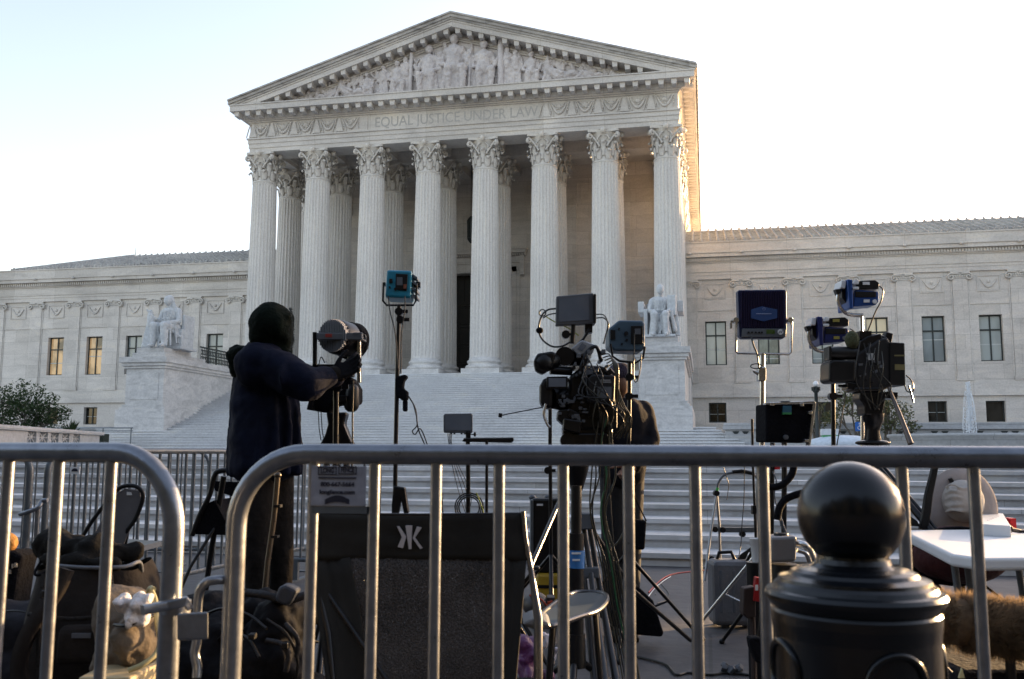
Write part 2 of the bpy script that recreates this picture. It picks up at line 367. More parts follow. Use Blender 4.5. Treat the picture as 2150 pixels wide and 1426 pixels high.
# relief figures of the pediment
def figure(b, x, h, pose, s=1):
    """rough robed figure in high relief; h: standing height"""
    z = 25.62; y = 59.08; u = h/7.2
    if pose == 'stand':
        b.cap((x, y-.1, z+h-.5*u), (x, y-.1, z+h-.65*u), .55*u, .5*u); b.cap((x-.55*u, y, z+5.6*u), (x+.55*u, y, z+5.6*u), .62*u, .62*u)
        b.cap((x, y, z+5.4*u), (x, y, z+3.8*u), .95*u, .8*u)
        for q in (-.7, -.25, .25, .7): b.cap((x+q*u, y-.2*u*(1-abs(q)), z+3.9*u), (x+q*1.35*u, y-.05, z+.1*u), .4*u, .33*u, 8)
        b.cap((x-s*1.0*u, y, z+5.5*u), (x-s*1.4*u, y-.2*u, z+4.0*u), .32*u, .27*u); b.cap((x-s*1.4*u, y-.2*u, z+4.0*u), (x-s*.3*u, y-.5*u, z+4.2*u), .27*u, .2*u)
        b.cap((x+s*1.0*u, y, z+5.5*u), (x+s*1.45*u, y, z+3.7*u), .32*u, .24*u)
    elif pose == 'sit':
        hh = h; u = h/6.0
        b.cap((x, y-.15, z+hh-.45*u), (x, y-.15, z+hh-.6*u), .5*u, .44*u); b.cap((x-.6*u, y, z+4.2*u), (x+.6*u, y, z+4.2*u), .6*u, .6*u)
        b.cap((x, y, z+4.1*u), (x, y, z+2.5*u), .9*u, .95*u)
        for q in (-.6, .6):
            b.cap((x+q*u, y, z+2.3*u), (x+q*1.3*u+s*.3*u, y-.8*u, z+2.2*u), .5*u, .45*u); b.cap((x+q*1.3*u+s*.3*u, y-.75*u, z+2.1*u), (x+q*1.2*u+s*.3*u, y-.6*u, z+.2*u), .42*u, .3*u)
        for q in (-.9, -.4, 0, .4, .9): b.cap((x+q*u, y-.3*u, z+2.2*u), (x+q*1.2*u, y-.4*u, z+.1*u), .25*u, .25*u, 8)
        b.cap((x-s*1.0*u, y, z+4.1*u), (x-s*1.5*u, y-.3*u, z+2.9*u), .3*u, .25*u); b.cap((x-s*1.5*u, y-.3*u, z+2.9*u), (x-s*.6*u, y-.9*u, z+2.6*u), .25*u, .18*u)
        b.cap((x+s*1.0*u, y, z+4.1*u), (x+s*1.4*u, y-.3*u, z+2.8*u), .3*u, .25*u); b.cap((x+s*1.4*u, y-.3*u, z+2.8*u), (x+s*1.7*u, y-.5*u, z+3.6*u), .25*u, .18*u)
    else:   # recline, head towards s
        u = h/3.2
        b.cap((x+s*1.6*u, y, z+h-.4*u), (x+s*1.6*u, y, z+h-.5*u), .42*u, .4*u); b.cap((x+s*1.5*u, y, z+h-1.2*u), (x+s*.4*u, y, z+.9*u), .62*u, .7*u)
        b.cap((x+s*.3*u, y, z+.8*u), (x-s*1.6*u, y-.3*u, z+1.2*u), .6*u, .45*u); b.cap((x-s*1.6*u, y-.3*u, z+1.2*u), (x-s*3.2*u, y, z+.3*u), .42*u, .28*u)
        b.cap((x+s*.3*u, y, z+.5*u), (x-s*2.9*u, y-.2*u, z+.25*u), .5*u, .28*u)
        b.cap((x+s*1.9*u, y, z+h-1.2*u), (x+s*2.3*u, y-.3*u, z+.4*u), .3*u, .22*u); b.cap((x+s*1.2*u, y-.3*u, z+h-1.3*u), (x-s*.3*u, y-.7*u, z+1.2*u), .3*u, .22*u)
FIGS = [(-27.6, .75, 'rec', 1), (-25.6, 1.15, 'rec', 1), (-23.9, 1.6, 'rec', -1), (-22.7, 1.95, 'sit', 1), (-21.5, 2.4, 'stand', -1), (-20.5, 2.65, 'sit', 1), (-19.9, 2.9, 'stand', 1), (-18.2, 3.6, 'sit', -1), (-17.4, 3.1, 'stand', 1), (-16.4, 4.3, 'sit', 1), (-15.3, 3.1, 'stand', -1), (-14.3, 3.6, 'sit', 1),
        (-12.7, 3.0, 'stand', -1), (-12.1, 2.7, 'stand', 1), (-11.0, 2.5, 'sit', 1), (-9.9, 2.1, 'stand', -1), (-9.0, 1.75, 'rec', -1), (-7.0, 1.2, 'rec', -1), (-5.2, .8, 'rec', -1)]
for i, (x, h, po, s) in enumerate(FIGS):
    b = MB(); figure(b, x, h*.95, po, s)
    b.build('relief_figure', mRel, CH, remesh=.05, disp=(.16, .22))
b = MB(); rnd = random.Random(21)      # shallow background carving between the figures
for k in range(230):
    x = rnd.uniform(-12.2, 12.0); top = max(.25, (4.3-abs(x)*.305)*.86); z = 25.7+rnd.uniform(0, top)
    dx, dz = rnd.gauss(0, .16), -rnd.uniform(.15, .7); b.cap((CX+x, 59.14, z), (CX+x+dx, 59.12, max(25.66, z+dz)), rnd.uniform(.08, .2), rnd.uniform(.06, .16), 8)
b.build('background_carving', mRel, CH, remesh=.05, disp=(.1, .2))
b = MB(); b.box(CX-11, CX+11, 58.45, 59.3, 25.49, 25.64); b.cyl((-13.1, 58.9, 25.6), (-13.1, 58.9, 29.0), .22, 12); b.cyl((-19.5, 58.9, 25.6), (-19.45, 58.9, 28.6), .13, 10); b.cyl((-15.3, 58.8, 25.6), (-15.2, 58.8, 28.3), .09, 8)
b.build('relief_plinth', mRel, CH)
# frieze ornament
def swag(b, x, w_, y, z, h):
    n = 9; P = []
    for k in range(n):
        t = k/(n-1); P.append((x+(t-.5)*w_, y, z+h*.42-h*.8*math.sin(math.pi*t)*.9))
    b.tube(P, [.04+.06*math.sin(math.pi*k/(n-1)) for k in range(n)], 8)
    P = [(x+(k/8-.5)*w_*.7, y, z+h*.42-h*.35*math.sin(math.pi*k/8)) for k in range(9)]; b.tube(P, .05, 6)
    b.ell((x, y, z+h*.18), (.17, .08, .17), 10)
    rr = random.Random(int(x*100))
    for k in range(26):
        a = rr.uniform(0, math.pi); q = rr.uniform(.35, 1.0); b.ell((x+math.cos(a)*w_*.42*q, y, z+h*.3-math.sin(a)*h*.62*q), (.055, .05, .05), 6)
    for q in (-1, 1):
        for k in range(5): b.ell((x+q*w_*.52, y, z+.4-k*.17), (.05, .05, .08), 6)
b = fz; zc = 23.88; h = 1.0
for a, c in ((XL, -23.0), (-10.0, XR)):
    n = 4 if a == XL else 5; n = 5; wd = (c-a)/n
    for k in range(n):
        x = a+(k+.5)*wd; swag(b, x, wd*.62, YF-.03, zc, h)
        for xs in (a+k*wd, ) if k or a != XL else (a+.25,):
            b.prism([(xs-.06, YF-.09, zc+.45), (xs-.3, YF-.09, zc-.5), (xs+.3, YF-.09, zc-.5), (xs+.06, YF-.09, zc+.45)], 0, (0, .1, 0))
            for q in (-1, 1): b.tube([(xs+q*.2, YF-.05, zc+.5), (xs+q*.34, YF-.06, zc+.1), (xs+q*.5, YF-.05, zc-.5)], .04, 6)
b.box(-22.72, -22.62, YF-.05, YF, 23.34, 24.42); b.box(-10.15, -10.25, YF-.05, YF, 23.34, 24.42)
b.build('frieze', mEnt, CH)
def text(body, size, loc, rot, m, parent, name='lettering', ext=.01, w=None, bold=0):
    cu = bpy.data.curves.new(name, 'FONT'); cu.body = body; cu.size = size; cu.extrude = ext; cu.align_x = 'CENTER'; cu.align_y = 'CENTER'; cu.offset = bold
    cu.resolution_u = 3
    o = bpy.data.objects.new(name, cu); COL.objects.link(o); bpy.context.view_layer.update()
    me = bpy.data.meshes.new_from_object(o); d = o.dimensions.x; bpy.data.objects.remove(o)
    o = bpy.data.objects.new(name, me); COL.objects.link(o); me.materials.clear(); me.materials.append(m)
    o.location = loc; o.rotation_euler = rot; o.parent = parent
    if w: o.scale = (w/d, 1, 1)
    return o
text('EQUAL JUSTICE UNDER LAW', 1.02, (-16.35, YF-.005, 23.82), (rad(90), 0, 0), mLetter, CH, 'inscription', .006, 11.5)
# cella wall with door
def wallgrid(b, x0, x1, z0, z1, holes, y, t):
    xs = sorted({x0, x1, *[h[0] for h in holes], *[h[1] for h in holes]}); zs = sorted({z0, z1, *[h[2] for h in holes], *[h[3] for h in holes]})
    for i in range(len(xs)-1):
        for j in range(len(zs)-1):
            cx, cz = (xs[i]+xs[i+1])/2, (zs[j]+zs[j+1])/2
            if any(h[0] < cx < h[1] and h[2] < cz < h[3] for h in holes): continue
            b.add([(xs[i], y, zs[j]), (xs[i+1], y, zs[j]), (xs[i+1], y, zs[j+1]), (xs[i], y, zs[j+1])], [(0, 1, 2, 3)])
    for h in holes:
        a, c, d, e = h
        b.add([(a, y, d), (a, y+t, d), (a, y+t, e), (a, y, e)], [(3, 2, 1, 0)]); b.add([(c, y, d), (c, y+t, d), (c, y+t, e), (c, y, e)], [(0, 1, 2, 3)])
        b.add([(a, y, e), (c, y, e), (c, y+t, e), (a, y+t, e)], [(3, 2, 1, 0)]); b.add([(a, y, d), (c, y, d), (c, y+t, d), (a, y+t, d)], [(0, 1, 2, 3)])
DW = 2.4; CX0 = CX; CX = -16.75
b = MB(); wallgrid(b, XL+.3, XR-.3, FL, 23.3, [(CX-DW, CX+DW, FL, 14.9)], 69, .9)
b.box(XR-.32, XR-.3, 69, YB, FL, 22.3); b.box(XL+.3, XL+.32, 69, YB, FL, 22.3)
b.build('cella_wall', mWall, CH)
b = MB()     # door surround, panels, pilasters
for s in (-1, 1):
    b.box(CX+s*DW, CX+s*(DW+.35), 68.8, 69.05, FL, 15.3); b.box(CX+s*(DW+.35), CX+s*(DW+.62), 68.88, 69.05, FL, 15.6)
    b.box(CX+s*(DW+.7), CX+s*(DW+1.0), 68.5, 69.05, 14.6, 16.1)
b.box(CX-DW-.35, CX+DW+.35, 68.8, 69.05, 14.9, 15.6); b.box(CX-DW-.9, CX+DW+.9, 68.7, 69.05, 15.6, 16.1)
b.box(CX-DW-1.15, CX+DW+1.15, 68.3, 69.05, 16.3, 16.55); b.box(CX-DW-1.25, CX+DW+1.25, 68.2, 69.05, 16.55, 16.75)
for k in range(40): x = CX-DW-1.05+k*(2*DW+2.1)/39; b.box(x-.05, x+.05, 68.45, 69.05, 16.12, 16.3)
def panel(b, x0, x1, z0, z1, y, t=.06, w_=.1):
    b.box(x0, x1, y-t, y, z0, z0+w_); b.box(x0, x1, y-t, y, z1-w_, z1); b.box(x0, x0+w_, y-t, y, z0+w_, z1-w_); b.box(x1-w_, x1, y-t, y, z0+w_, z1-w_)
CX_ = CX
for i in range(7):
    x = (COLX[i]+COLX[i+1])/2
    panel(b, x-1.1, x+1.1, 20.0, 21.8, 69, .07, .12); panel(b, x-.75, x+.75, 20.3, 21.5, 69, .05, .08)
    b.box(x-1.3, x+1.3, 68.95, 69, 18.7, 18.85)
    if i != 3: panel(b, x-1.1, x+1.1, 8.0, 13.5, 69, .05, .1)
    if i in (2, 4): panel(b, x-1.0, x+1.0, 17.2, 18.4, 69, .06, .1)
panel(b, CX-1.6, CX+1.6, 16.95, 19.6, 69, .08, .12)
for x in COLX[:3]+COLX[5:]:
    b.box(x-.95, x+.95, 68.75, 69.02, FL, 20.0); b.box(x-1.1, x+1.1, 68.65, 69.02, FL, FL+.9)
b.build('wall_mouldings', mWall, CH)
d = MB().box(CX-DW, CX+DW, 69.75, 69.9, FL, 14.9).build('door', mBronze, CH)
b = MB(); b.box(CX-.05, CX+.05, 69.68, 69.76, FL, 14.9); b.box(CX-DW, CX+DW, 69.66, 69.76, 12.5, 12.8)
for sx in (-1, 1):
    b.box(CX+sx*DW, CX+sx*(DW-.18), 69.65, 69.76, FL, 14.9)
    for q in range(4): panel(b, CX+(.25 if sx > 0 else -DW+.3), CX+(DW-.3 if sx > 0 else -.25), FL+.2+q*1.55, FL+1.6+q*1.55, 69.75, .07, .1)
for k in range(9): b.box(CX-DW+.25+k*.55, CX-DW+.3+k*.55, 69.68, 69.74, 12.8, 14.8)
b.build('door_panels', mBronze, d)
CX = CX0
# flank pilasters and their capitals (sunlit side)
for k in range(13):
    b = MB(); c_ = MB(); y = 69.5+k*4.08; b.box(XR-.31, XR-.02, y-.8, y+.8, FL, 20.2)
    c_.box(XR-.31, XR+.08, y-.85, y+.85, 20.1, 20.25); c_.box(XR-.31, XR+.15, y-1.15, y+1.15, 22.12, 22.28)
    for j in range(3):
        for q in range(4-j % 2):
            yy = y-.75+q*.5+(j % 2)*.25; c_.tube([(XR-.05, yy, 20.25+j*.55), (XR+.02, yy, 20.7+j*.55), (XR+.17+.04*j, yy, 20.88+j*.55), (XR+.2+.04*j, yy, 20.75+j*.55)], [.16, .2, .15, .06], 6)
    for q in (-1, 1): c_.ell((XR+.1, y+q*.9, 21.85), (.2, .22, .25), 8)
    c_.build('pilaster_capital', mCap, b.build('pilaster', mWall, CH))
# hanging lantern
b = MB(); lx, ly = CX-.5, 66; 
b.cyl((lx, ly, 23.0), (lx, ly, 18.6), .03, 6); b.lathe([(.05, 18.7), (.3, 18.4), (.34, 18.3), (.3, 18.25)], 8, (lx, ly, 0))
for k in range(6): a = k*math.pi/3; b.cyl((lx+.28*math.cos(a), ly+.28*math.sin(a), 18.3), (lx+.25*math.cos(a), ly+.25*math.sin(a), 17.0), .035, 6)
b.lathe([(.25, 17.0), (.3, 16.95), (.2, 16.8), (.05, 16.6)], 8, (lx, ly, 0)); b.lathe([(.22, 17.02), (.25, 18.3)], 6, (lx, ly, 0))
o = b.build('hanging_lantern', mFrame); tag(o, 'black lantern hanging on a rod in front of the tall bronze door', 'lantern')
mBlindR = mat('blind_rail_grey', (.5, .52, .5), .6)
# ---------------------------------------------------------------- wings
def winframe(x0, x1, z0, z1, y, pane, transom=.68, mull=True):
    f = MB(); t = .09
    f.box(x0, x1, y, y+.1, z0, z0+t); f.box(x0, x1, y, y+.1, z1-t, z1); f.box(x0, x0+t, y+.002, y+.098, z0+t, z1-t); f.box(x1-t, x1, y+.002, y+.098, z0+t, z1-t)
    xm = (x0+x1)/2
    if mull: f.box(xm-.045, xm+.045, y-.02, y+.09, z0+t, z1-t)
    if transom: zt_ = z0+(z1-z0)*transom; f.box(x0+t, x1-t, y-.03, y+.088, zt_-.05, zt_+.05)
    o = f.build('window', mFrame, CH)
    MB().box(x0+t, x1-t, y+.05, y+.07, z0+t, z1-t).build('window_pane', pane, o)
    if mull: MB().box(x0+t, x1-t, y+.035, y+.045, z0+(z1-z0)*(.28+.2*math.sin(x0*3)), z0+(z1-z0)*(.3+.2*math.sin(x0*3))).build('blind_rail', mBlindR, o)
def wing(x0, x1, pil, wins, side, pair, blank=None):
    Y = 70.0; holes = []
    for i, wx in enumerate(wins):
        holes.append((wx-.76, wx+.76, 7.55, 10.83)); holes.append((wx-.63, wx+.63, 3.32, 4.78))
    b = MB(); wallgrid(b, x0, x1, 1.0, 14.0, holes, Y, .5)
    b.build('wing_wall', mWall, CH)
    xa, xb = x0, x1
    b = MB()
    b.box(xa, xb, Y-.10, Y-.001, 1.0, 3.1); b.box(xa, xb, Y-.16, Y-.001, 5.27, 5.75); b.box(xa, xb, Y-.22, Y-.001, 5.15, 5.27); b.box(xa, xb, Y-.1, Y-.001, 5.75, 6.2)
    b.box(xa, xb, Y-.16, Y+4, 13.97, 14.28); b.box(xa, xb, Y-.2, Y+4, 14.28, 14.5); b.box(xa, xb, Y-.26, Y+4, 14.5, 14.58); b.box(xa, xb, Y-.14, Y+4, 14.58, 15.2)
    b.box(xa, xb, Y-.22, Y+4, 15.2, 15.3); b.box(xa, xb, Y-.62, Y+4, 15.6, 15.88); b.box(xa, xb, Y-.72, Y+4, 15.88, 15.98)
    b.box(xa, xb, Y-.36, Y+4, 15.3, 15.34); b.box(xa, xb, Y-.3, Y+4, 15.34, 15.6); b.box(xa, xb, Y-.28, Y+3, 15.98, 16.72); b.box(xa, xb, Y-.34, Y+1, 16.72, 16.82)
    n = int((xb-xa)/.2)
    for k in range(n): x = xa+(k+.5)*(xb-xa)/n; b.box(x-.055, x+.055, Y-.42, Y-.29, 15.35, 15.56)
    for p in pil: b.lathe([(.02, 0), (.14, .02), (.15, .1), (.02, .2)], 10, (p+.1, Y-.72, 15.78))
    b.build('wing_entablature', mEnt, CH)
    for p in pil:
        b = MB(); b.box(p-.5, p+.5, Y-.1, Y-.001, 6.5, 13.45); b.box(p-.58, p+.58, Y-.17, Y-.001, 6.2, 6.36); b.box(p-.55, p+.55, Y-.14, Y-.001, 6.36, 6.5)
        o = b.build('pilaster', mWall, CH, bevel=.01)
        b = MB(); b.box(p-.66, p+.66, Y-.22, Y-.001, 13.85, 13.965); b.box(p-.55, p+.55, Y-.14, Y-.001, 13.46, 13.84)
        for s in (-1, 1):
            P = [(p+s*.1, Y-.2, 13.78)]
            for k in range(16): th = math.pi/2-s*0-k*.55; ra = .25*(1-k/20); P.append((p+s*(.58+ra*math.cos(th)), Y-.2, 13.56+ra*math.sin(th)))
            b.tube(P, .06, 6); b.cyl((p+s*.58, Y-.12, 13.56), (p+s*.58, Y-.002, 13.56), .26, 14)
        for k in range(5): b.ell((p-.3+k*.15, Y-.16, 13.62), (.06, .05, .1), 6)
        b.build('pilaster_capital', mCap, o)
    bays = [(pil[i]+.5, pil[i+1]-.5) for i in range(len(pil)-1)]
    b = MB()
    for a, c in bays:
        b.box(a+.08, c-.08, Y-.05, Y-.001, 11.6, 11.7); xm = (a+c)/2
        b.box(a+.02, a+.1, Y-.05, Y-.001, 6.5, 13.9); b.box(c-.1, c-.02, Y-.05, Y-.001, 6.5, 13.9)
        panel(b, xm-.78, xm+.78, 12.5, 13.65, Y, .06, .07)
        P = [(xm-.55+k*1.1/8, Y-.04, 13.4-.6*math.sin(math.pi*k/8)) for k in range(9)]; b.tube(P, [.03+.05*math.sin(math.pi*k/8) for k in range(9)], 6); b.ell((xm, Y-.04, 13.2), (.12, .05, .12), 8)
    b.build('relief_panels', mEnt, CH)
    for i, wx in enumerate(wins):
        up, lo = pair(i)
        winframe(wx-.76, wx+.76, 7.55, 10.83, Y+.3, up); winframe(wx-.63, wx+.63, 3.32, 4.78, Y+.3, lo, 0, i % 2 == 0)
def tiles(x0, x1, hipL, name='wing_roof'):
    b = MB(); y0, y1, z0, z1 = 69.8, 77, 16.8, 19.35
    xr0 = x0+(7 if hipL else 0)
    b.add([(x0, y0, z0), (x1, y0, z0), (x1, y1, z1), (xr0, y1, z1), (x0, y1+7, z0), (x1, y1+7, z0)], [(0, 1, 2, 3), (3, 2, 5, 4), (0, 3, 4)])
    n = int((x1-x0)/.62); m = 9
    for k in range(n):
        x = x0+.3+k*.62; tm = 1.0
        if hipL: tm = min(1, (x-x0)/7)
        P = []; R = []
        mm = max(1, round(m*tm))
        for j in range(mm):
            for q, r_ in ((0, .115), (.93, .085)):
                t = (j+q)/m; P.append((x, y0+(y1-y0)*t, z0+(z1-z0)*t+.03)); R.append(r_)
        b.tube(P, R, 6)
        b.ell((x, y0-.02, z0+.1), (.14, .07, .19), 8)
        if tm == 1: b.ell((x, y1, z1+.08), (.1, .1, .12), 6)
    for j in range(1, 16):
        t = j/16; xa = x0+(7*t if hipL else 0); y = y0+(y1-y0)*t; z = z0+(z1-z0)*t
        b.box(xa, x1, y-.06, y+.02, z-.02, z+.075)
    if hipL: b.tube([(x0, y0, z0+.05), (xr0, y1, z1+.05)], .13, 6)
    b.build(name, mTile, CH)
PR = [-1.0+3.77*k for k in range(9)]; WR = [.89+3.77*k for k in range(8)]
wing(-1.6, 31, PR, WR, 1, lambda i: (gPaleGlow if i == 3 else (gBlind, gBlind3, gBlind2, gBlind, gBlind2, gBlind, gBlind2, gBlind)[i], gDark))
PL = [-34.2-3.77*k for k in range(8)]; PL = sorted(PL+[-31.9-.5]); WL = [-36.05, -39.8, -43.57, -47.3, -51.05, -54.8]
wing(-66, -31.2, sorted([-34.2-3.77*k for k in range(8)]), WL, -1, lambda i: (gGoldRefl if i >= 4 else (gBlind, gBlind2)[i % 2], gDark))
tiles(-1.6, 31, False); tiles(-59.6, -31.2, True)
# ---------------------------------------------------------------- pedestals, statues, terrace
def pedestal(xi, xo, label):
    s = -1 if xo < xi else 1     # outward direction
    t = thing('statue_pedestal', label, 'pedestal', ((xi+xo)/2, 46.6, 0))
    hw = abs(xo-xi)/2; b = MB()
    def blk(e, z0, z1, y1=1.9, ei=0): b.box(-hw-e, hw+e, -e, y1+(e if y1 < 3 else 0), z0, z1)
    blk(.5, 1.0, 2.1); blk(.35, 2.1, 3.38, 11.2); blk(.22, 3.38, 3.52, 6.5); blk(.12, 3.52, 3.66, 6.4)
    b.build('pedestal_base', mPlinth, t, bevel=.02)
    b = MB()
    blk(0, 3.66, 5.7, 11.2); b.box(-hw+.3, hw-.3, -.03, 0, 3.95, 5.45)
    blk(.1, 5.7, 5.84, 11.2); blk(.2, 5.84, 6.02, 11.2); blk(.3, 6.02, 6.34, 11.2)
    b.build('pedestal_block', mPlinth, t, bevel=.02)
    b = MB(); b.box(-hw+.15, hw-.15, .25, 4.6, 6.34, 6.62); b.box(-hw+.3, hw-.3, .4, 3.2, 6.62, 6.92); b.build('statue_plinth', mPlinth, t, bevel=.02)
    return t
pedestal(-29.5, -31.85, 'marble pedestal block left of the main steps under the seated woman statue')
pedestal(-3.2, -.95, 'marble pedestal block right of the main steps under the seated man statue')
def seated(name, label, x, y, z, u, woman, dx):
    """seated robed marble figure; u = head unit"""
    t = thing(name, label, 'statue', (x, y, z)); b = MB()
    # throne
    c = MB()
    if woman:
        c.box(-1.05*u*2, 1.0*u*2, .2, 2.0, 0, .35*u); c.box(-.1*u, 1.95*u, .3, 1.6, .3*u, 2.7*u); c.box(1.6*u, 2.0*u, .5, 1.6, 1.5*u, 4.7*u)
    else:
        for s in (-1, 1): c.box(s*2.2*u, s*3.0*u, .3, 2.1, 3.6*u, 5.1*u); c.box(s*1.7*u, s*2.2*u, .1, 2.1, 0, 4.0*u)
        c.box(-1.9*u, 1.9*u, .9, 2.1, 0, 5.0*u); c.box(-2*u, 2*u, -.7, 2.1, -.02, .3*u)
    b = MB(); k = 1
    hx, hz = (-.15*u if woman else 0), 6.6*u
    b.ell((hx, .15, hz), (.5*u, .55*u, .66*u), 16); b.ell((hx-(.1*u if woman else 0), -.37*u+.12, hz-.05*u), (.1*u, .16*u, .16*u), 8)
    b.cap((hx, .25, hz-.5*u), (0, .4, 5.6*u), .28*u, .36*u)
    if woman:     # hood / hair
        b.ell((hx+.1*u, .3, hz+.1*u), (.62*u, .62*u, .72*u), 14); b.cap((hx+.45*u, .35, hz-.2*u), (.6*u, .45, hz-1.2*u), .3*u, .4*u)
    else: b.ell((hx, .25, hz+.18*u), (.55*u, .6*u, .6*u), 14)
    b.cap((-.75*u, .5, 5.2*u), (.75*u, .5, 5.2*u), .58*u, .58*u); b.cap((0, .5, 4.9*u), (0, .6, 3.2*u), 1.0*u, 1.05*u)
    for s in (-1, 1):
        b.cap((s*.6*u, .5, 2.9*u), (s*.75*u, -.75, 2.95*u), .62*u, .5*u); b.cap((s*.75*u, -.75, 2.85*u), (s*.8*u, -.7, .5*u), .46*u, .34*u)
        b.cap((s*.8*u, -.7, .3*u), (s*.85*u, -1.1, .2*u), .24*u, .18*u)
        e = (s*1.45*u, .3, 3.75*u)
        b.cap((s*1.15*u, .5, 5.15*u), e, .44*u, .36*u)
        if woman and s < 0: b.cap(e, (-2.0*u, -.3, 4.4*u), .33*u, .24*u)
        elif woman: b.cap(e, (.5*u, -.5, 3.3*u), .34*u, .24*u)
        else: b.cap(e, (s*.75*u if s < 0 else 1.1*u, -.55, 3.45*u), .33*u, .22*u)
    rnd = random.Random(3)
    for q in range(15):       # robe folds
        xx = (-1.25+q*2.5/14)*u; zb = rnd.uniform(.1, .5)*u
        b.cap((xx*.8, -.45-.2*math.sin(q*1.7), 2.75*u), (xx*1.1, -.55-.14*math.sin(q*2.1), zb), .16*u, .14*u, 8)
    for q in range(5): b.tube([(-.7*u, -.55, (2.9-q*.3)*u), (0, -.35, (2.4-q*.38)*u), (.7*u, -.55, (2.9-q*.3)*u)], .09*u, 8)
    for q in range(6): b.tube([(-.8*u+q*.32*u, .02, 5.3*u), (-.5*u+q*.2*u, -.1, 3.6*u)], .07*u, 6)
    if woman:     # small attendant figure on her right knee side, drapery at the left
        b.cap((-2.1*u, -.2, 5.0*u), (-2.1*u, -.2, 4.9*u), .28*u, .26*u); b.cap((-2.1*u, -.2, 4.5*u), (-2.0*u, -.2, 3.2*u), .42*u, .5*u)
        for q in range(6): b.cap((-2.3*u+q*.14*u, -.25, 3.4*u), (-2.7*u+q*.25*u, -.4, .2*u), .2*u, .24*u, 8)
        b.cap((-2.2*u, -.2, 4.6*u), (-2.5*u, -.3, 5.3*u), .14*u, .1*u)
        for q in range(6): b.cap((1.2*u, .1+q*.15, 3.2*u), (1.5*u+q*.08*u, .1+q*.2, .8*u), .2*u, .14*u, 8)
        b.tube([(.5*u, -.2, 2.7*u), (1.1*u, .1, 2.2*u), (1.8*u, .3, 1.6*u)], .22*u, 8)
    else:
        b.obox((1.55*u, -.1, 4.3*u), (1.1*u, .35, 2.7*u), (0, 0, -.15)); b.cap((1.4*u, -.35, 3.4*u), (1.9*u, -.2, 1.0*u), .25*u, .3*u)
        for q in range(4): b.cap((1.8*u+q*.1*u, 0, 3.3*u), (2.0*u+q*.15*u, 0, .4*u), .2*u, .18*u, 8)
    b.build('figure', mStat, t, remesh=.03, smoothit=1, disp=(.045, .11)); c.build('seat', mStat, t, bevel=.03)
    return t
seated('statue', 'marble statue of a seated hooded woman with a small figure at her knee', -30.15, 47.6, 6.92, .425, True, 0)
seated('statue', 'marble statue of a seated man resting a tablet on his thigh', -2.15, 47.6, 6.92, .385, False, 0)
# dark metal scroll railing behind the left pedestal
t = thing('scroll_railing', 'black scrollwork metal railing behind the seated woman statue', 'railing', (-29.7, 50.6, 6.3)); b = MB()
b.box(-.04, .04, 0, 5.0, 1.0, 1.08); b.box(-.04, .04, 0, 5.0, .05, .12)
for k in range(26):
    y = .1+k*.19; b.cyl((0, y, .1), (0, y, 1.0), .02, 5)
    b.tube([(0, y+.085+.07*math.cos(a*.7), .75+.15*math.sin(a*.7)) for a in range(10)], .022, 5); b.tube([(0, y+.085+.07*math.cos(a*.7), .35+.15*math.sin(a*.7)) for a in range(10)], .022, 5)
b.build('rail_panel', mFrame, t)
# raised terrace in front of the wings
mTer = marble('terrace_marble', (.56, .56, .56), joints=(2.8, .6), stretch=(.4, .4, 1.2), vein=.2)
def terrace(x0, x1, nm, lab):
    t = thing(nm, lab, 'terrace wall', ((x0+x1)/2, 45, 0)); h = (x1-x0)/2; b = MB()
    b.box(-h, h, .0, 25.2, .9, 2.2); b.box(-h-.1, h+.1, -.15, .6, 2.2, 2.36); b.box(-h-.06, h+.06, -.09, .5, 2.36, 2.5)
    b.box(-h, h, -.12, 0, .9, 1.62); b.box(-h, h, -.3, -.12, .9, 1.4)
    b.build('wall', mTer, t, bevel=.015)
    b = MB()
    n = int((x1-x0)/1.45)
    for k in range(n):
        for q in (-.22, .22):
            x = -h+.7+k*1.45+q; b.prism([(x-.16, -.02, 2.12), (x+.16, -.02, 2.12), (x+.07, -.02, 2.0), (x-.07, -.02, 2.0)], 0, (0, .01, 0))
    b.build('drain_slots', mFrame, t)
terrace(.9, 34, 'terrace_wall', 'low white marble terrace wall with dark slots right of the seated man statue')
t = thing('terrace_wall', 'plain low marble terrace wall behind the pierced garden wall at left', 'terrace wall', (-50, 47, 0))
MB().box(-18, 17, 0, 23, .9, 2.3).box(-18.05, 17.05, -.12, .5, 2.3, 2.45).build('wall', mTer, t, bevel=.015)
# pierced planter wall at left
t = thing('planter_wall', 'marble garden wall pierced with rosette openings at far left', 'garden wall', (-21.95, 25.7, 0), math.atan2(9.4, -3.46)); b = MB(); L = 10.0
holes = []
b.box(-6, L+.2, -.35, .35, .85, 1.08); b.box(-6, L+.25, -.4, .4, 1.76, 1.9); b.box(-6, L+.2, -.31, .31, 1.745, 1.765)
x = -6; hs = [1.65, 2.8, 3.95, 5.2, 6.5]
b.box(-6, L, -.28, .28, 1.08, 1.36)
for hx in hs:
    b.box(x, hx, -.28, .28, 1.36, 1.76); x = hx+.82
    cxx, cz = hx+.41, 1.56
    for k in range(8):
        a = k*math.pi/4; b.obox((cxx+.22*math.cos(a), -.12, cz+.11*math.sin(a)), (.4 if k % 4 == 0 else .34, .25, .045), (0, -math.atan2(.22*math.sin(a), .42*math.cos(a)), 0))
    b.ell((cxx, -.12, cz), (.1, .14, .055), 10)
b.box(x, L, -.28, .28, 1.36, 1.76)

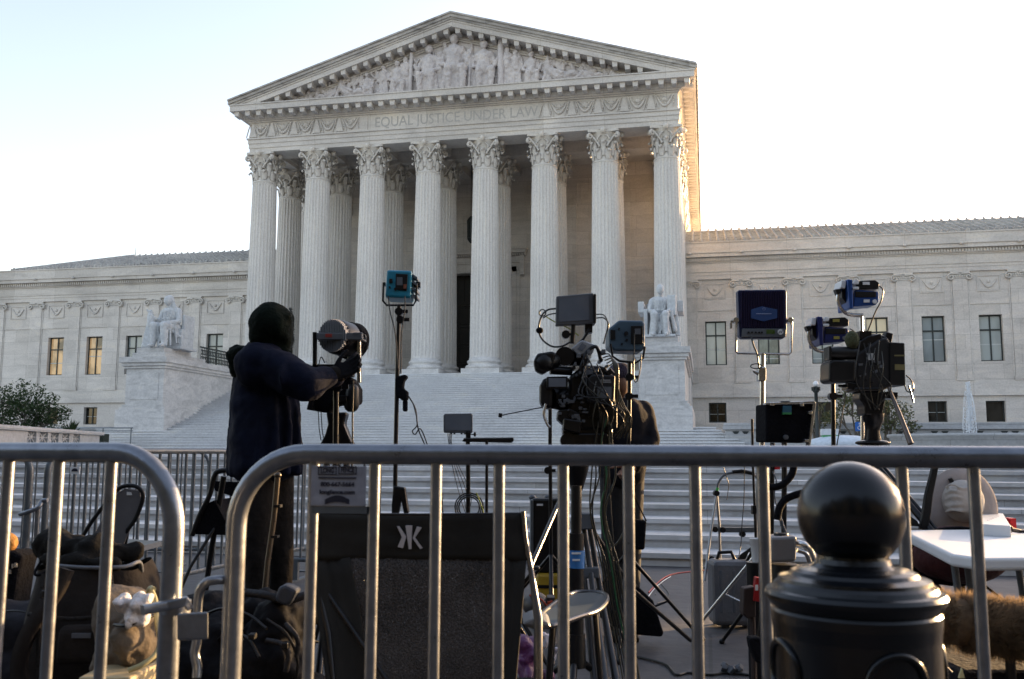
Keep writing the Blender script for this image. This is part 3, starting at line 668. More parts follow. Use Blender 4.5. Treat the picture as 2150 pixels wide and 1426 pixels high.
b.build('wall', mTer, t, bevel=.01)
MB().box(-6, L-.1, .06, .09, 1.36, 1.76).build('dark_backing', mFrame, t)
t = thing('bronze_chest', 'dark green box beside the end of the pierced garden wall', 'box', (-28.7, 40, 1.02)); MB().box(-.42, 0, -.2, .4, 0, .75).box(0.02, .36, -.1, .4, 0, .9).build('body', mat('dark_green_box', (.012, .02, .012), .6), t, bevel=.03)
# railing on the left
t = thing('handrail', 'thin grey metal handrail in front of the lower left windows', 'handrail', (-30.5, 42.5, 1.02)); b = MB()
b.tube([(-3.4, 0, 1.25), (2.0, 0, 1.25)], .03, 6); b.tube([(-3.4, 0, 1.1), (2.0, 0, 1.1)], .02, 6)
for x in (-3.3, -1.5, .3, 1.9): b.cyl((x, 0, 0), (x, 0, 1.25), .03, 6)
b.build('rails', mat('painted_rail', (.16, .18, .19), .5), t)
# ---------------------------------------------------------------- fountain
mWat = mat('fountain_water', (.85, .88, .9), .3, 0, var=.04, spec=.6)
t = thing('fountain', 'fountain basin with a tall white water jet at the right', 'fountain', (10.3, 40, 1.02))
b = MB(); b.lathe([(3.0, 0), (3.0, .7), (3.1, .75), (3.1, .85), (2.7, .85), (2.7, .5), (.5, .45), (.3, .5), (0.05, .52)], 40); b.build('basin', mTer, t)
b = MB(); rnd = random.Random(7)
for k in range(46):
    a = rnd.uniform(0, 6.28); sp = rnd.uniform(.05, 1)**.7; hh = rnd.uniform(1.3, 2.55)*(1-.12*sp); ro = (.07+.4*sp)
    tt0 = rnd.uniform(.0, .75); P = []; R = []
    for q in range(6):
        tt = tt0+q*.05; z = .45+hh*(1-(1-min(tt, .5)*2)**2) if tt < .5 else .45+hh*(1-((tt-.5)*2)**2)
        r_ = .05+ro*tt**1.5; P.append((r_*math.cos(a), r_*math.sin(a), z)); R.append(rnd.uniform(.006, .016))
    b.tube(P, R, 5)
for k in range(2200):
    a = rnd.uniform(0, 6.28); z = rnd.uniform(.5, 2.95); r_ = rnd.uniform(0, 1)**.6*(.14+.42*(1-z/3)**1.4)*rnd.uniform(.5, 1.15); b.ell((r_*math.cos(a), r_*math.sin(a), z), rnd.uniform(.006, .02), 5)
o = b.build('water_jet', mWat, t); o.scale = (.72, .72, 1)
# ---------------------------------------------------------------- foliage
def translucent(m, f):
    if m.get('tl'): return m
    N = m.node_tree.nodes; L = m.node_tree.links; b = N['Principled BSDF']; o = [n for n in N if n.type == 'OUTPUT_MATERIAL'][0]
    t = N.new('ShaderNodeBsdfTranslucent'); x = N.new('ShaderNodeMixShader'); x.inputs[0].default_value = f
    L.new(b.inputs['Base Color'].links[0].from_socket, t.inputs[0]); L.new(b.outputs[0], x.inputs[1]); L.new(t.outputs[0], x.inputs[2]); L.new(x.outputs[0], o.inputs[0]); m['tl'] = 1
    return m
def leafmat(name, c):
    return translucent(mat(name, c, .55, 0, var=.5, scale=3.5, spec=.3), .35)
mLeaf = leafmat('leaf_dark', (.035, .06, .02)); mLeaf2 = leafmat('leaf_olive', (.11, .12, .055)); mBark = mat('bark', (.12, .1, .08), .9, bump=.4)
def tree(name, label, x, y, z0, blobs, nleaf, lsize, m, trunks, seed, grp=None, cat='tree'):
    t = thing(name, label, cat, (x, y, z0), 0, grp); rnd = random.Random(seed); b = MB()
    for (bx, by, bz, r) in blobs:
        n = int(nleaf*r**2.2)
        for k in range(n):
            v = Vector((rnd.gauss(0, 1), rnd.gauss(0, 1), rnd.gauss(0, 1))).normalized()*r*rnd.random()**.45
            nz = noise.noise(Vector((bx+v.x, by+v.y, bz+v.z))*2.2+Vector((seed, 0, 0)))
            if nz < -.16: continue
            c = Vector((bx, by, bz))+v*(1+.35*nz)
            d = Vector((rnd.gauss(0, 1), rnd.gauss(0, 1), rnd.gauss(0, .7)+.3)).normalized(); e = d.orthogonal().normalized()
            q = Matrix.Rotation(rnd.uniform(0, 6.28), 3, d); e = q@e; s_ = lsize*rnd.uniform(.6, 1.3)
            b.add([c-d*s_, c+e*s_*.42, c+d*s_, c-e*s_*.42], [(0, 1, 2, 3)])
    b.build('crown', m, t)
    b = MB()
    for (bx, by, bz, r) in blobs:
        tx = min(trunks, key=lambda q: abs(q-bx)); 
        for k in range(5):
            v = Vector((rnd.uniform(-1, 1), rnd.uniform(-1, 1), rnd.uniform(-.3, 1)))*r*.75
            b.tube([(tx+rnd.uniform(-.1, .1), 0, 0), (tx*.7+bx*.3, by*.3, bz*.35), ((tx+bx)/2, by*.6, bz*.65), (bx+v.x, by+v.y, bz+v.z)], [.055, .045, .03, .01], 6)
    b.build('trunk', mBark, t)
    return t
tree('magnolia_tree', 'dark leafy magnolia tree rising behind the pierced garden wall', -31.4, 38.3, 1.02,
     [(-2.2, .2, 1.4, 1.35), (-.8, 0, 1.3, 1.25), (-.1, 0, 2.55, .95), (-1.1, .2, 2.35, .85), (.9, 0, 2.2, .8), (1.6, 0, 1.7, .65), (.7, .2, 1.3, .62), (-2.8, 0, 2.4, .8), (.3, -.2, 1.8, .8), (2.1, 0, 1.85, .35)], 1500, .075, mLeaf, [-1.5, .1], 5)
tree('olive_tree', 'small airy olive green tree behind the right hand film camera', 7.2, 43.6, 1.5,
     [(-1.0, 0, 1.9, .75), (-.3, 0, 2.3, .55), (.5, .2, 1.9, .65), (1.1, 0, 1.4, .65), (-1.6, 0, 1.2, .5), (1.7, 0, .95, .4), (-.2, 0, 1.1, .6), (.7, 0, .9, .5)], 1500, .075, mLeaf2, [-.6, .6], 9)
tree('clipped_hedge', 'low dark hedge standing behind the black monitor case', 4.9, 44.4, 1.5, [(-.3, 0, 1.35, .5), (.4, 0, 1.5, .55), (0, 0, 1.0, .55)], 1300, .07, mLeaf2, [0], 4, cat='hedge')
t = thing('yucca_plant', 'spiky yucca plant on top of the pierced garden wall', 'plant', (-28.8, 38.2, 1.5)); b = MB(); rnd = random.Random(2)
for k in range(60):
    a = rnd.uniform(0, 6.28); q = rnd.uniform(.15, 1.3); l = rnd.uniform(.6, 1.0)
    d = Vector((math.cos(a)*math.sin(q), math.sin(a)*math.sin(q), math.cos(q)))
    b.tube([(0, 0, .15), d*l*.5+Vector((0, 0, .25)), d*l+Vector((0, 0, .2-.15*q))], [.03, .035, .004], 4)
b.build('leaves', mLeaf, t)
# lamp post and sign
t = thing('lamp_post', 'black lamp post with a small white globe behind the black monitor case', 'street lamp', (4.84, 43.2, 1.02)); b = MB()
b.lathe([(.2, 0), (.2, .5), (.1, .6), (.085, 2.0), (.075, 2.75), (.13, 2.8), (.15, 2.88), (.08, 2.9), (.16, 2.98), (.17, 3.02), (.04, 3.04)], 14)
for k in range(8): a = k*math.pi/4; b.obox((.15*math.cos(a), .15*math.sin(a), 2.93), (.08, .05, .16), (0, 0, a))
b.build('pole', mFrame, t); MB().ell((0, 0, 3.16), (.12, .12, .13), 14).build('globe', mat('lamp_globe', (.8, .8, .8), .3), t)
t = thing('access_sign', 'blue wheelchair access sign with a white symbol on a thin post', 'sign', (4.6, 30, 1.02)); mBlueS = mat('sign_blue', (.02, .12, .42), .4, var=.05)
MB().box(-.13, .13, -.01, .01, .76, 1.04).build('sign_plate', mBlueS, t, bevel=.005); MB().cyl((0, .03, 0), (0, .03, 1.0), .015, 6).build('post', mFrame, t)
b = MB(); b.ell((-.01, -.018, .995), (.02, .006, .02), 8); b.tube([(-.01, -.016, .97), (0, -.016, .9), (.045, -.016, .895), (.065, -.016, .84)], .011, 6); b.tube([(-.01+.05*math.cos(a*.42+1.9), -.016, .86+.05*math.sin(a*.42+1.9)) for a in range(11)], .009, 6)
b.build('wheelchair_symbol', mat('white_paint', (.8, .8, .8), .5, var=.03), t)
t = thing('covered_cart', 'white cloth covered cart on the upper plaza beside the light stand', 'cart', (3.7, 29, 1.02)); b = MB()
b.ell((.3, 0, .35), (1.1, .6, .27), 20); b.box(-.6, 1.3, -.5, .5, 0, .3); b.build('cover', mat('white_cover', (.62, .68, .74), .6, bump=.3, bscale=4), t)
b = MB(); b.box(-.35, .15, -.2, .2, .62, .8); b.build('box', mat('white_box_plastic', (.7, .72, .74), .5), t); MB().box(-.32, .12, -.18, .18, .54, .62).build('green_strip', mat('green_plastic', (.1, .4, .15), .5), t)
# antenna mast on left wing roof
tag(MB().cyl((0, 0, 0), (0, 0, 1.6), .03, 5).build('antenna', mFrame), 'thin antenna mast standing on the left wing roof', 'antenna').location = (-53.0, 78, 18.8)
# ---------------------------------------------------------------- foreground: helper that places things at a chosen distance
Rh = Vector((math.cos(YAW), math.sin(YAW), 0)); Fh = Vector((-math.sin(YAW), math.cos(YAW), 0))
def ray(x, y): return cR*((x-1075)/FPX)-cU*((y-713)/FPX)+cF
def at(x, y, D): d = ray(x, y); return EYEP+d*(D/d.dot(Fh))
def onz(x, y, z): d = ray(x, y); return EYEP+d*((z-EYE)/d.z)
class Rig:
    def __init__(s, name, label, cat, px, D, group=None):
        o = at(px, 950, D); s.o = Vector((o.x, o.y, 0)); s.D = D; s.k = D/FPX
        s.t = thing(name, label, cat, s.o, YAW, group)
    def L(s, x, y, d=0):
        a = at(x, y, s.D+d)-s.o; return Vector((a.dot(Rh), a.dot(Fh), a.z))
    def poly(s, b, pts, d0, d1): return b.prism([s.L(x, y, d0) for x, y in pts], 0, (0, d1-d0, 0))
    def box(s, b, x0, y0, x1, y1, d0, d1): return s.poly(b, [(x0, y1), (x1, y1), (x1, y0), (x0, y0)], d0, d1)
    def tube(s, b, pts, r, n=8):
        P = [s.L(p[0], p[1], p[2] if len(p) > 2 else 0) for p in pts]
        return b.tube(P, [q*s.k for q in r] if isinstance(r, (list, tuple)) else r*s.k, n)
    def cap(s, b, p, q, ra, rb, n=12): return b.cap(s.L(*p), s.L(*q), ra*s.k, rb*s.k, n)
    def ell(s, b, p, rx, ry, rd=None, n=14, rot=None): return b.ell(s.L(*p), (rx*s.k, (rd if rd is not None else rx*s.k), ry*s.k), n, rot)
    def dcyl(s, b, x, y, r, d0, d1, n=24): a = s.L(x, y, d0); return b.tube([a, a+Vector((0, d1-d0, 0))], r*s.k, n)
    def part(s, b, name, m, bevel=0, parent=None, **k): return b.build(name, m, parent or s.t, bevel=bevel, **k)
def curve(pts, n=6):        # catmull-rom through points
    P = [Vector(p if len(p) == 3 else (*p, 0)) for p in pts]; P = [P[0]*2-P[1]]+P+[P[-1]*2-P[-2]]; out = []
    for i in range(1, len(P)-2):
        for k in range(n):
            t = k/n; a, b_, c, d = P[i-1:i+3]
            out.append(tuple(.5*((2*b_)+(c-a)*t+(2*a-5*b_+4*c-d)*t*t+(3*b_-a-3*c+d)*t**3)))
    out.append(tuple(P[-2])); return out
mGalv = mat('galvanised_steel', (.21, .225, .255), .3, .7, var=.2, scale=26, spec=.5, bump=.03, bscale=90)
mGalvD = mat('galvanised_steel_dull', (.10, .115, .13), .45, .25, var=.15, scale=20)
mBlk = mat('black_plastic', (.007, .007, .008), .42, var=.3, spec=.3); mBlkM = mat('black_metal', (.012, .012, .014), .3, .4, spec=.4)
mBlkF = mat('black_fabric', (.006, .006, .008), .92, var=.4, bump=.5, bscale=60, spec=.1); mChrome = mat('bright_metal', (.6, .6, .6), .25, .95, var=.05)
mCable = mat('black_cable', (.01, .01, .01), .4); mCg2 = mat('glossy_dark_cable', (.03, .028, .02), .2); mGry = mat('grey_plastic', (.09, .1, .115), .5); mWht = mat('white_plastic', (.7, .71, .72), .4, var=.04)
mTeal = mat('teal_paint', (.012, .2, .3), .42, .1); mBlueG = mat('slate_blue_paint', (.045, .085, .125), .45, .1); mBlue = mat('blue_anodised', (.014, .06, .24), .35, .4); mNavy = mat('navy_metal', (.012, .022, .075), .4, .4)
mScr = mat('dark_screen', (.12, .14, .175), .25, var=.08, coat=.4)
# ------------------------------- crowd barricades
def barricade(label, p0, p1, n, nearR=.019, barR=.0105, off=.15, sp=.1185, h=1.1, feet=True, lowz=.18, group='steel crowd barricades', tilt=0, cornR=.135, m=None):
    mGalv = m or globals()['mGalv']
    a = Vector((p0[0], p0[1], 0)); c = Vector((p1[0], p1[1], 0)); d = (c-a); L = d.length
    t = thing('crowd_barricade', label, 'barricade', a, math.atan2(d.y, d.x), group)
    if tilt: t.rotation_euler.y = tilt
    b = MB(); P = []
    P.append((0, 0, lowz)); P.append((0, 0, h-cornR))
    for k in range(1, 11): q = k/10*math.pi/2; P.append((cornR-cornR*math.cos(q), 0, h-cornR+cornR*math.sin(q)))
    for k in range(0, 11): q = k/10*math.pi/2; P.append((L-cornR+cornR*math.sin(q), 0, h-cornR+cornR*math.cos(q)))
    P.append((L, 0, lowz)); P.append((0, 0, lowz)); b.tube(P, nearR, 20, cap=False); b.build('frame', mGalv, t)
    for k in range(n):
        x = off+k*sp
        if x > L-.06: break
        MB().cyl((x, 0, lowz), (x, 0, h-nearR*.5), barR, 14).build('bar', mGalv, t)
    if feet:
        for x in (.3, L-.3):
            f = MB(); f.box(x-.03, x+.03, -.3, .3, .0, .012); f.box(x-.03, x+.03, -.02, .02, .012, lowz); f.build('foot', mGalv, t)
    return t
NB = barricade('nearest galvanised barricade with a white company plate, crossing the picture', (-.877, 1.648), (1.45, 1.81), 30, tilt=.0012, sp=.1178)
NB.location.z = -.004
pr = at(370, 1000, 1.66); pl = at(-18, 955, 1.82); dd = (Vector((pl.x, pl.y, 0))-Vector((pr.x, pr.y, 0))).normalized()*2.2
LB = barricade('nearest barricade at left with rounded corner joined by a hook clamp', (pr.x, pr.y), (pr.x+dd.x, pr.y+dd.y), 30, off=.148, sp=.126, nearR=.0185); LB.location.z = -.003
for ob in (NB, LB): bpy.context.view_layer.update()
def loc_of(ob, p): return ob.matrix_world.inverted() @ p
bpy.context.view_layer.update()
# name plate
SG = MB()
def nb(x, y, d=0): d_ = ray(x, y); return loc_of(NB, EYEP+d_*((1.65+d)/d_.y))
pA, pB = nb(655, 978), nb(766, 1064)
SG.box(pA.x, pB.x, -.012, -.009, pB.z, pA.z)
plate = SG.build('name_plate', mat('plate_enamel', (.26, .27, .32), .45, var=.25, scale=30), NB, bevel=.003)
MB().box(pA.x-.002, pB.x+.002, -.01, .008, nb(700, 1078).z, nb(700, 1063).z).build('plate_bar', mGalvD, NB)
mInk = mat('navy_ink', (.012, .013, .03), .6, var=.1); W_ = pB.x-pA.x; H_ = pA.z-pB.z
def q(x, y): return nb(x, y)
def outl(b, x0, y0, x1, y1, t=1.6):
    for a in ((x0, y0, x1, y0+t), (x0, y1-t, x1, y1), (x0, y0+t, x0+t, y1-t), (x1-t, y0+t, x1, y1-t)):
        u, v = q(a[0], a[3]), q(a[2], a[1]); b.box(u.x, v.x, -.0135, -.0121, u.z, v.z)
b = MB(); outl(b, 669, 980, 707, 997); outl(b, 711, 979, 748, 996)
u, v = q(670, 1004.5), q(747, 1002.5); b.box(u.x, v.x, -.0135, -.0121, u.z, v.z)
arc = [q(683+k*5, 1049-9*math.sin(math.pi*k/10)) for k in range(11)]; lo = [q(683+k*5, 1059-5*math.sin(math.pi*k/10)) for k in range(11)]
b.prism([(p.x, -.0136, p.z) for p in arc]+[(p.x, -.0136, p.z) for p in reversed(lo)], 0, (0, .0014, 0)); b.build('plate_emblem', mInk, plate)
def ptext(s_, x, y, hpx, wpx):
    c = q(x, y); text(s_, hpx*1.35/1180, (c.x, -.0123, c.z), (rad(90), 0, 0), mInk, plate, 'plate_lettering', .0006, wpx/1180, .0004)
ptext('LONG', 688, 988.5, 11, 30); ptext('FENCE', 729.5, 987.5, 11, 30); ptext('800-667-5664', 708.5, 1017.5, 9.5, 77); ptext('longfence.com', 708, 1033.5, 9.5, 80)
# hook and clamp between the two near barricades
b = MB(); hp = [(480, 1218, 0), (455, 1218, -.02), (432, 1224, -.03), (418, 1246, -.03), (414, 1290, -.03), (413, 1345, -.03), (409, 1372, -.03), (414, 1400, -.03), (413, 1424, -.035)]
P = [nb(x, y, d) for x, y, d in curve(hp, 5)]; b.tube(P, .0085, 12); b.build('hook', mGalv, NB)
def lb(x, y, dpt): return loc_of(LB, at(x, y, dpt))
b = MB(); c0, c1 = lb(370, 1274, 1.66), None
b.cyl(c0+Vector((0, 0, -.011)), c0+Vector((0, 0, .011)), .0245, 24); b.build('clamp_collar', mGalv, LB)
b = MB(); p0_, p1_ = lb(300, 1277, 1.60), lb(352, 1270, 1.62); b.tube([lb(299, 1281, 1.60), lb(352, 1271, 1.63), lb(392, 1262, 1.63), lb(397, 1276, 1.64)], [.011, .0115, .0115, .008], 4); b.build('clamp_arm', mGalv, LB, bevel=.002)
b = MB(); pts = [lb(372, 1345, 1.59), lb(437, 1343, 1.59), lb(437, 1285, 1.59), lb(372, 1288, 1.59)]; nrm = (loc_of(LB, at(400, 1300, 1.64))-loc_of(LB, at(400, 1300, 1.59))); b.prism(pts, 0, nrm); b.build('clamp_box', mGalv, LB, bevel=.003)
# farther barricades at left
def gp(x, D): p = at(x, 950, D); return (p.x, p.y)
barricade('far left barricade whose rounded corner meets the next one behind the brown tote', gp(66, 5.6), gp(-330, 5.9), 26, barR=.012, off=.12, sp=.11, nearR=.021, m=mGalvD)
B2 = barricade('barricade receding behind the dark jacketed person', gp(103, 5.7), gp(640, 9.1), 60, barR=.011, off=.13, sp=.112, nearR=.02, m=mGalvD)
barricade('rearmost barricade close to the bottom steps', gp(-60, 8.9), gp(440, 8.95), 22, barR=.008, off=.1, sp=.105, nearR=.016, m=mGalvD)
barricade('barricade end showing just right of the white company plate', gp(560, 8.2), gp(798, 8.0), 12, barR=.01, off=.12, sp=.112, nearR=.02, m=mGalvD)
b = MB(); r_ = Rig.__new__(Rig); r_.D = 5.6; r_.k = 5.6/FPX; r_.o = Vector((0, 0, 0))
g = MB()
for pp in (curve([(100, 1050, 0), (88, 1053, 0), (80, 1066, -.02), (60, 1074, -.02), (42, 1080, 0)], 5), [(80, 1066, 0), (78, 1100, 0), (76, 1132, 0)]):
    g.tube([loc_of(B2, at(x, y, 5.6+d)) if False else (B2.matrix_basis.inverted() @ at(x, y, 5.6+d)) for x, y, d in pp], .014, 8)
g.build('hook', mGalv, B2)
# small plate on the rear barricade
t = thing('small_plate', 'tiny white plate with a dark arch hung on the far left barricade', 'sign', at(158, 988, 5.75), YAW)
MB().box(-.03, .03, -.006, 0, -.022, .022).build('plate', mWht, t); MB().prism([(-.02, -.009, -.005), (.02, -.009, -.005), (.013, -.009, .01), (0, -.009, .014), (-.013, -.009, .01)], 0, (0, .003, 0)).build('arch_mark', mInk, t)
# ------------------------------- bollard
D = 1.32; c = at(1787, 1100, D); t = thing('bollard', 'black iron bollard with a ball finial in front of the barricade', 'bollard', (c.x, c.y, 0), YAW)
def zz(y): return at(1787, y, D).z
k = D/FPX*.94; mIron = mat('black_iron_paint', (.005, .0062, .0085), .24, .0, var=.25, scale=10, bump=.05, bscale=25, spec=.38, coat=.0)
b = MB(); b.lathe([(178*k, .0), (200*k, 0), (200*k, .08), (185*k, .1), (185*k, .16), (172*k, .18), (172*k, zz(1330)), (176*k, zz(1300)), (176*k, zz(1282)), (172*k, zz(1276)), (178*k, zz(1268)), (187*k, zz(1256)), (189*k, zz(1246)), (184*k, zz(1238)), (172*k, zz(1234)), (168*k, zz(1226)), (160*k, zz(1220)), (158*k, zz(1213)), (144*k, zz(1209)), (135*k, zz(1206)), (130*k, zz(1199)), (118*k, zz(1194)), (90*k, zz(1190)), (80*k, zz(1182)), (76*k, zz(1172)), (74*k, zz(1160))], 110, smooth=False)
b.build('post', mIron, t)
b = MB(); b.ell((0, 0, zz(1081)), (113*k, 113*k, 113*k*1.03), 64); b.build('ball_finial', mIron, t)
for aa in (-83, -171, 5, 97):
    b = MB(); a = rad(aa); n_ = Vector((math.cos(a), math.sin(a), 0)); tt_ = Vector((-math.sin(a), math.cos(a), 0)); cc = n_*174*k; cc.z = zz(1402)
    b.tube([cc+tt_*(60*k*math.cos(q_))+Vector((0, 0, 60*k*math.sin(q_)))-n_*(174*k*(1-math.sqrt(max(0, 1-(60*math.cos(q_)/174)**2)))) for q_ in [2*math.pi*j/28 for j in range(29)]], 8*k, 8)
    b.build('medallion_ring', mIron, t)
# ------------------------------- light stand helper
def stand(R, pts, r, m=None, base=True, hub=.42, spread=.48, knobs=(), ang=.3, name='pole'):
    b = MB(); R.tube(b, pts, r, 10); bot = R.L(*pts[-1]); b.cyl(bot, (bot.x, bot.y, .12), r*R.k*1.15, 10)
    for (x, y) in knobs: R.dcyl(b, x, y, r*1.9, -.02, .02, 10); R.box(b, x, y-r*.8, x+r*4.2, y+r*.8, -.008, .008)
    p = R.part(b, name, m or mBlkM)
    if base:
        for q_ in range(3):
            a = ang+q_*2.094; l = MB(); e = Vector((bot.x+spread*math.cos(a), bot.y+spread*math.sin(a), .012)); s_ = Vector((bot.x, bot.y, hub+.1))
            l.tube([s_, e], .011, 8); l.tube([Vector((bot.x, bot.y, .16)), s_.lerp(e, .55)], .007, 6); l.ell(e, .018, 8); R.part(l, 'leg', m or mBlkM)
    return p
# teal light
R = Rig('studio_light', 'teal box studio light high on a thin black stand in front of the columns', 'studio light', 838, 5.7, 'studio lights on stands')
b = MB(); R.poly(b, [(808, 624), (862, 626), (865, 568), (812, 566)], 0, .2); R.part(b, 'housing', mTeal, bevel=.014)
b = MB(); R.poly(b, [(830, 608), (854, 611), (856, 576), (831, 574)], -.008, 0); R.box(b, 817, 585, 824, 594, -.012, 0); R.dcyl(b, 818, 603, 2, -.012, 0); R.dcyl(b, 830, 607, 3, -.014, 0); R.part(b, 'control_panel', mBlk, bevel=.003)
b = MB(); R.box(b, 847, 597, 853, 606, -.016, -.008); R.part(b, 'label', mat('brown_label', (.2, .06, .03), .6))
b = MB(); R.box(b, 833, 582, 845, 599, -.012, -.007); R.part(b, 'display', mGry)
b = MB()
for j in range(4): R.poly(b, [(866, 575+j*14), (876, 582+j*13), (876, 587+j*13), (866, 580+j*14)], .02, .18)
R.part(b, 'cooling_fins', mGry)
b = MB(); R.tube(b, [(805, 596), (804, 632), (812, 641), (868, 641), (873, 632), (875, 600)], 2.4, 6); R.box(b, 868, 592, 882, 603, .05, .09); R.box(b, 803, 593, 809, 600, .05, .09); R.part(b, 'yoke', mBlkM)
stand(R, [(838, 641), (836, 700), (831, 930), (829, 1075), (829, 1190)], 4.6, knobs=[(837, 654), (840, 671)], ang=.1)
b = MB(); R.tube(b, curve([(815, 622, -.02), (819, 655, -.03), (828, 690, -.04), (833, 730, -.03), (836, 775, -.03)]), 1.3, 6); R.tube(b, curve([(850, 622, -.02), (850, 650, -.03), (843, 700, -.03), (842, 760, -.03), (842, 785, -.03)]), 1.3, 6)
R.tube(b, curve([(853, 825, 0), (872, 858, 0), (878, 900, .1), (898, 950, .3), (912, 1010, .4), (918, 1060, .5)]), 1.6, 6); R.tube(b, curve([(853, 825, 0), (868, 850, 0), (876, 890, 0), (866, 905, 0), (872, 912, 0), (882, 900, 0), (893, 922, .1), (905, 960, .2), (925, 1020, .4), (930, 1080, .5)]), 1.4, 6); R.part(b, 'power_cables', mCable)
b = MB(); R.poly(b, [(829, 792), (850, 786), (856, 790), (848, 800), (846, 815), (856, 822), (855, 840), (845, 842), (838, 836), (829, 830)], -.03, .05); R.box(b, 845, 840, 855, 864, -.02, .02); R.part(b, 'ballast_bag', mBlkF, bevel=.01)
b = MB(); R.poly(b, [(822, 1060), (826, 1020), (850, 1024), (852, 1040), (858, 1078), (848, 1080), (842, 1050), (836, 1080), (822, 1080)], -.03, .04); R.part(b, 'stand_clamp', mBlk, bevel=.008)
# slate blue light
R = Rig('studio_light', 'slate blue box studio light on a stand beside the seated man statue', 'studio light', 1315, 5.5, 'studio lights on stands')
b = MB(); R.poly(b, [(1278, 728), (1290, 736), (1348, 738), (1354, 730), (1354, 680), (1350, 673), (1300, 672), (1278, 690)], 0, .2); R.part(b, 'housing', mBlueG, bevel=.012)
b = MB(); R.box(b, 1325, 684, 1350, 722, -.01, 0); R.part(b, 'control_panel', mBlk, bevel=.003)
for x, y, q_ in ((1315, 700, 4.5), (1316, 714, 2.5), (1300, 690, 2), (1306, 722, 2)): b = MB(); R.dcyl(b, x, y, q_, -.02, 0); R.part(b, 'knob', mBlk)
b = MB(); R.box(b, 1282, 693, 1292, 712, -.015, 0); R.part(b, 'socket', mBlk)
b = MB(); R.box(b, 1333, 690, 1345, 702, -.014, -.01); R.part(b, 'display', mGry)
b = MB(); R.tube(b, [(1282, 722, -.02), (1286, 748, -.02), (1300, 758, 0), (1335, 762, 0), (1350, 752, 0), (1354, 728, 0)], 2.5, 6); R.part(b, 'yoke', mBlkM)
stand(R, [(1322, 760), (1321, 900), (1318, 1000), (1316, 1215)], 4.5, knobs=[(1322, 792), (1321, 832)])
b = MB(); R.tube(b, curve([(1332, 700, -.03), (1331, 790, -.06), (1338, 800, -.06), (1345, 770, -.05), (1346, 745, -.04)]), 1.3, 6); R.tube(b, curve([(1250, 660, 0), (1268, 662, 0), (1276, 680, 0), (1270, 710, 0), (1266, 722, 0)]), 1.2, 6); R.part(b, 'power_cables', mCable)
# led panel
R = Rig('led_panel', 'large square dark blue LED panel light on a silver stand', 'studio light', 1601, 5.7, 'studio lights on stands')
b = MB(); R.poly(b, [(1552, 704), (1558, 711), (1645, 711), (1652, 703), (1652, 612), (1648, 608), (1551, 609), (1549, 613)], 0, .06); R.part(b, 'housing', mNavy, bevel=.005)
b = MB()
for j in range(26): x = 1556+j*3.55; R.box(b, x, 611, x+1.3, 688, -.014, 0)
R.part(b, 'cooling_fins', mat('dark_violet_metal', (.02, .012, .05), .45, .4))
b = MB(); R.poly(b, [(1577, 650), (1590, 646), (1600, 643), (1612, 646), (1632, 650), (1632, 668), (1614, 672), (1604, 675), (1592, 672), (1577, 668)], -.02, -.013); R.part(b, 'emblem_plate', mat('panel_emblem', (.015, .05, .16), .4))
b = MB(); R.box(b, 1588, 658, 1620, 659.5, -.022, -.02); R.tube(b, [(1604+3*math.cos(a_*.63), 649+2.5*math.sin(a_*.63), -.022) for a_ in range(11)], .4, 4); R.part(b, 'emblem_mark', mat('emblem_mark_ink', (.25, .3, .45), .5))
b = MB(); R.box(b, 1558, 690, 1650, 708, -.012, 0); R.part(b, 'control_strip', mGry, bevel=.003)
b = MB()
for x in (1572, 1579, 1587, 1594, 1600): R.dcyl(b, x, 698, 2.0, -.02, -.012, 10)
R.part(b, 'buttons', mBlk)
b = MB(); R.box(b, 1609, 692, 1627, 701, -.014, -.012); R.part(b, 'display', mat('green_display', (.05, .09, .02), .3))
b = MB(); R.dcyl(b, 1639, 697, 6, -.016, -.012, 20); R.part(b, 'round_badge', mWht); 
b = MB(); R.tube(b, [(1635, 700, -.017), (1638, 695, -.017), (1640, 699, -.017), (1643, 694, -.017)], .8, 5); R.part(b, 'badge_mark', mInk)
b = MB(); R.tube(b, [(1546, 668), (1545, 738), (1549, 742), (1656, 744), (1661, 740), (1662, 668)], 2.6, 6); R.dcyl(b, 1546, 672, 6, -.02, .04, 10); R.dcyl(b, 1660, 672, 6, -.02, .04, 10); R.box(b, 1534, 673, 1546, 678, 0, .02); R.box(b, 1533, 678, 1537, 690, 0, .02); R.part(b, 'yoke', mChrome)
stand(R, [(1601, 742), (1601, 800), (1600, 930), (1598, 1100), (1596, 1200)], 5.6, mChrome, spread=.45)
b = MB(); R.box(b, 1593, 770, 1609, 800, -.03, .03); R.poly(b, [(1580, 775), (1594, 782), (1594, 790), (1582, 782)], -.02, 0); R.part(b, 'stand_collar', mChrome, bevel=.006)
b = MB(); R.tube(b, curve([(1577, 706, -.03), (1582, 725, -.05), (1590, 745, -.05), (1594, 775, -.04)]), 1.8, 6); R.tube(b, [(1588+12*math.cos(a_*.4), 769+5*math.sin(a_*.4), -.05) for a_ in range(17)], 1.2, 6); R.part(b, 'power_cable', mCable)
